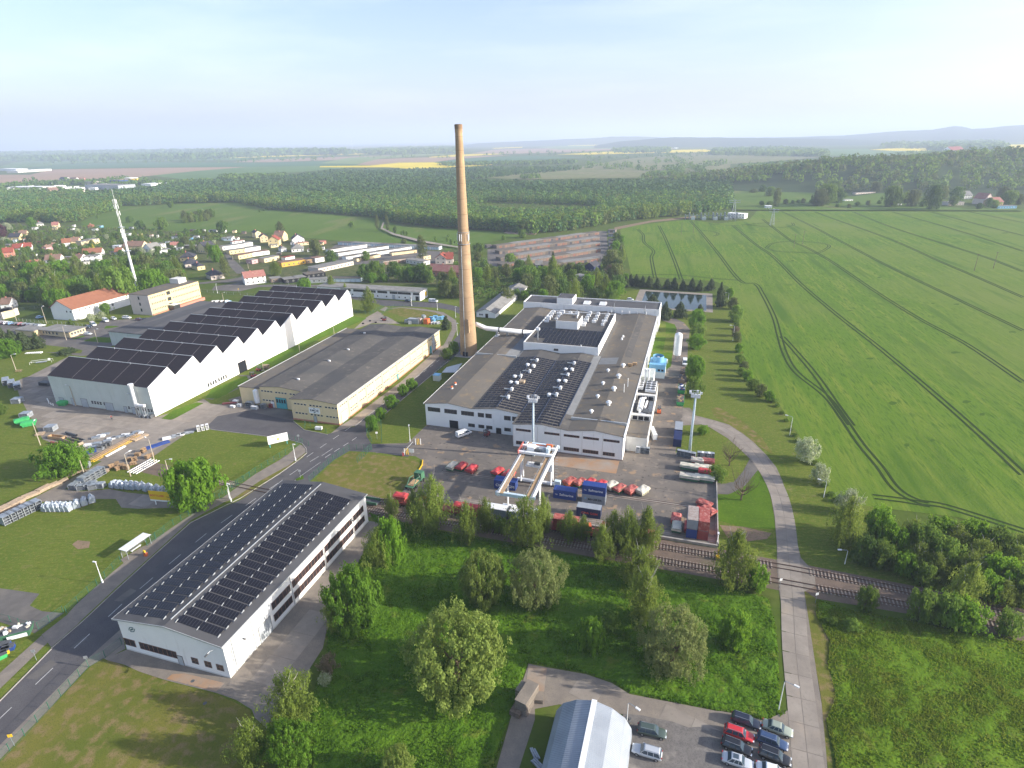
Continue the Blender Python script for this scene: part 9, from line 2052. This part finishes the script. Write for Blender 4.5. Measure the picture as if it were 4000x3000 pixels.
for z,n in ((33,4),(30.5,3),(51,4),(47,3),(54,3),(36,3)):
    for k in range(n): a=k*6.28/n+z; MB().box(-.18,-.12,0,.18,.12,2.6,M['wm']).build('antenna_panel',am,(math.cos(a)*1.1,math.sin(a)*1.1,z),a)
# ---- field poles, pylons and substation
for i,(q,t_) in enumerate([((360,190),(366,132)),((425,182),(430,120)),((968,262),(978,188)),((1015,243),(1022,176)),((1942,385),(1968,298)),((2045,372),(2070,285))]):
    p=at0(VF,q); e=empty('power_pole',(p.x,p.y,0),.4,ORD[i]+' power pole standing in the crop field, counted from the left', 'power pole')
    MB().tube([(0,0,0),(0,0,11.5)],[.2,.12],6,M['wood_d']).build('pole',e); MB().box(-1.2,-.06,11,1.2,.06,11.15,M['wood_d']).build('cross_arm',e)
def pylon(x,y,h,label,rz=0,arms=(.78,.92)):
    e=empty('pylon',(x,y,0),rz,label, 'pylon'); b=MB(); w=h*.11
    for sx in (-1,1):
        for sy in (-1,1): b.tube([(sx*w,sy*w,0),(sx*.35,sy*.35,h)],.13,4,M['steel'])
    for i in range(7):
        z0,z1=h*i/7,h*(i+1)/7; a0,a1=w+(.35-w)*i/7,w+(.35-w)*(i+1)/7
        for s in (-1,1): b.tube([(-a0,s*a0,z0),(a1,s*a1,z1)],.07,4,M['steel']); b.tube([(s*a0,-a0,z0),(s*a1,a1,z1)],.07,4,M['steel'])
    b.build('tower',e)
    for f in arms: MB().box(-h*.28,-.3,h*f,h*.28,.3,h*f+.5,M['steel']).build('cross_arm',e)
p=at0(Y2,(415,600)); pylon(p.x,p.y,22, 'pale lattice pylon at the substation',.2,(.85,.95)); p=at0(Y2,(655,632)); pylon(p.x,p.y,17, 'grey lattice pylon in the crop field',.2)
p=at0(Y2,(290,595)); ss=empty('substation',(p.x,p.y,0),.1, 'open-air electrical substation at the far field corner', 'substation')
for i in range(14): MB().box(-30+i*4.3,rnd.uniform(-6,6),0,-29.5+i*4.3,rnd.uniform(7,9),rnd.uniform(4,8),M['steel']).box(-31+i*4.3,0,4,-27+i*4.3,.5,4.5,M['steel']).build('switch_frame',ss)
for i in range(4): MB().box(-24+i*12,-8,0,-20+i*12,-4,3.2,M['greywhite']).build('transformer',ss)
# ---- distant hills on the horizon
def ridge(name,prof,D,depth,label,m='farwood'):
    V,F=[],[]; n=len(prof)
    for i,(x,y) in enumerate(prof):
        top=AT(x,y,D); base=Vector((top.x,top.y,0)); d=base.normalized()
        V+=[tuple(base-d*depth*1.2),tuple(base-d*depth*.45+Vector((0,0,max(0,top.z)*.62))),(top.x,top.y,max(1,top.z)),tuple(base+d*depth)]
    for i in range(n-1):
        for k in range(3): F.append((i*4+k,(i+1)*4+k,(i+1)*4+k+1,i*4+k+1))
    o=MB().solid(V,F,M[m]).build(name,smooth=True); o['kind'] = 'structure'; o['label']=label; return o
def hp(Zf,pts):
    P=[Zf(*q) for q in pts]; out=[]
    for a,b in zip(P,P[1:]):
        for k in range(5): t=k/5; out.append((a[0]+(b[0]-a[0])*t,a[1]+(b[1]-a[1])*t+rnd.uniform(-.7,.7)))
    return out+[P[-1]]
ridge('hills',hp(Y2,[(420,112),(560,92),(840,86),(1100,78),(1200,70),(1400,52),(1650,42),(1730,28),(1780,19),(1830,22),(1890,36),(1960,34),(2100,20),(2300,6),(2600,-10)]),8200,1500, 'long wooded hill range closing the right horizon')
ridge('hills',hp(Y2,[(-440,140),(-300,116),(-60,95),(60,88),(300,90),(500,92),(700,94),(1000,98),(1300,108),(1700,112)]),6400,700, 'low wooded rise left of the hill range')
ridge('hills',hp(Y3,[(820,136),(900,124),(1250,110),(1430,100),(1640,92),(1720,84),(1900,84),(2060,92),(2300,100),(2500,130)]),9500,1100, 'flat blue rise on the horizon right of the chimney')
ridge('hills',hp(Y2,[(1750,228),(1900,205),(2050,196),(2300,190),(2600,185)]),2100,300, 'dark terraced quarry slope at the right edge')
wt=0
for q,lb in (((338,130), 'left white wind turbine on the horizon'),((512,128), 'right white wind turbine on the horizon'),((117,127), 'farthest left wind turbine on the horizon')):
    P0=AT(*Y3(*q),9000); e=empty('wind_turbine',(P0.x,P0.y,0),0,lb, 'wind turbine'); MB().tube([(0,0,0),(0,0,115)],[3,1.8],8,M['wm']).build('tower',e)
    for k in range(3): a=k*2.094+.3; MB().tube([(0,-3,115),(math.cos(a)*42,-3,115+math.sin(a)*42)],[1.6,.4],4,M['wm']).build('blade',e)
P_=[]; b=MB()
for k in range(150):
    x,y=rnd.choice([(rnd.uniform(0,1300),rnd.uniform(578,612)),(rnd.uniform(0,500),rnd.uniform(720,760)),(rnd.uniform(1400,1500),rnd.uniform(588,594)),(rnd.uniform(2400,2650),rnd.uniform(578,588)),(rnd.uniform(3600,3780),rnd.uniform(596,603))]); p=G(x,y); s=6+p.length/700
    b.obox((p.x,p.y),s*rnd.uniform(1,2.5),s,0,s*.55,rnd.uniform(0,3),M[rnd.choice(['white', 'white', 'pinkish', 'tile_r', 'white2'])])
b.build('distant_settlements',kind='stuff')['label'] = 'tiny pale houses of far towns scattered towards the horizon'

# ============================================================ labels of the many alike: say beside or in front of what each one stands
def pxof(o):
    q=o.matrix_basis.translation-Vector((0,0,HC)); d=q.dot(Fw); return 2000+FPX*q.dot(Rt)/d,1500-FPX*q.dot(Up)/d
tops=[o for o in bpy.data.objects if o.parent is None and o.get('category')]
marks=[(o,pxof(o)) for o in tops if o['category'] in ('house', 'building', 'garages') and not o.get('group')]
def short(l):
    for w in (',', ' with ', ' beside ', ' joined ', ' next to ', ' behind ', ' before ', ' above ', ' at the ', ' in the ', ' on the ', ' right of', ' left of', ' between ', ' among '):
        if w in l and len(l.split(w)[0].split())>2: l=l.split(w)[0]
    return ' '.join(l.split()[:8])
for o in tops:
    if o.get('group') in ('garden trees', 'allotment huts'):
        x,y=pxof(o); m,(mx_,my_)=min(marks,key=lambda t: math.hypot(t[1][0]-x,(t[1][1]-y)*2.2)); dx,dy=x-mx_,(y-my_)*2.2
        rel=('right of' if dx>0 else 'left of') if abs(dx)>abs(dy) else ('in front of' if dy>0 else 'behind')
        h = 'hut' if o['category'] == 'hut' else ('tiny' if o.children and o.children[0].scale.z<3 else 'small' if o.children and o.children[0].scale.z<5 else 'tall')
        base=(o['label'] if h == 'hut' else h+' '+o['label']); far = ' close' if math.hypot(dx,dy)<30 else ''
        o['label'] = ' '.join((base+far+' '+rel+' the '+short(m['label'])).split()[:12])
groups={}
for o in tops:
    if o.get('group'): groups.setdefault(o['group'],[]).append(o)
for g,L_ in groups.items():
    seen={}
    for o in L_: seen.setdefault(o['label'],[]).append(o)
    for lb,S_ in seen.items():
        if len(S_)<2: continue
        P={o: pxof(o) for o in S_}; xs=sorted(v[0] for v in P.values()); ys=sorted(v[1] for v in P.values()); wide=xs[-1]-xs[0]>1.3*(ys[-1]-ys[0])
        S_.sort(key=lambda o: P[o][0] if wide else P[o][1])
        for i,o in enumerate(S_):
            n=len(S_); a,b=(('left', 'right') if wide else ('far', 'near')); k=i if i<n/2 else n-1-i
            w=['first', 'second', 'third', 'fourth', 'fifth', 'sixth', 'seventh', 'eighth', 'ninth', 'tenth', 'eleventh', 'twelfth'][min(k,11)]
            o['label'] = ' '.join((w+' from the '+(a if i<n/2 else b)+', '+lb).split()[:16])
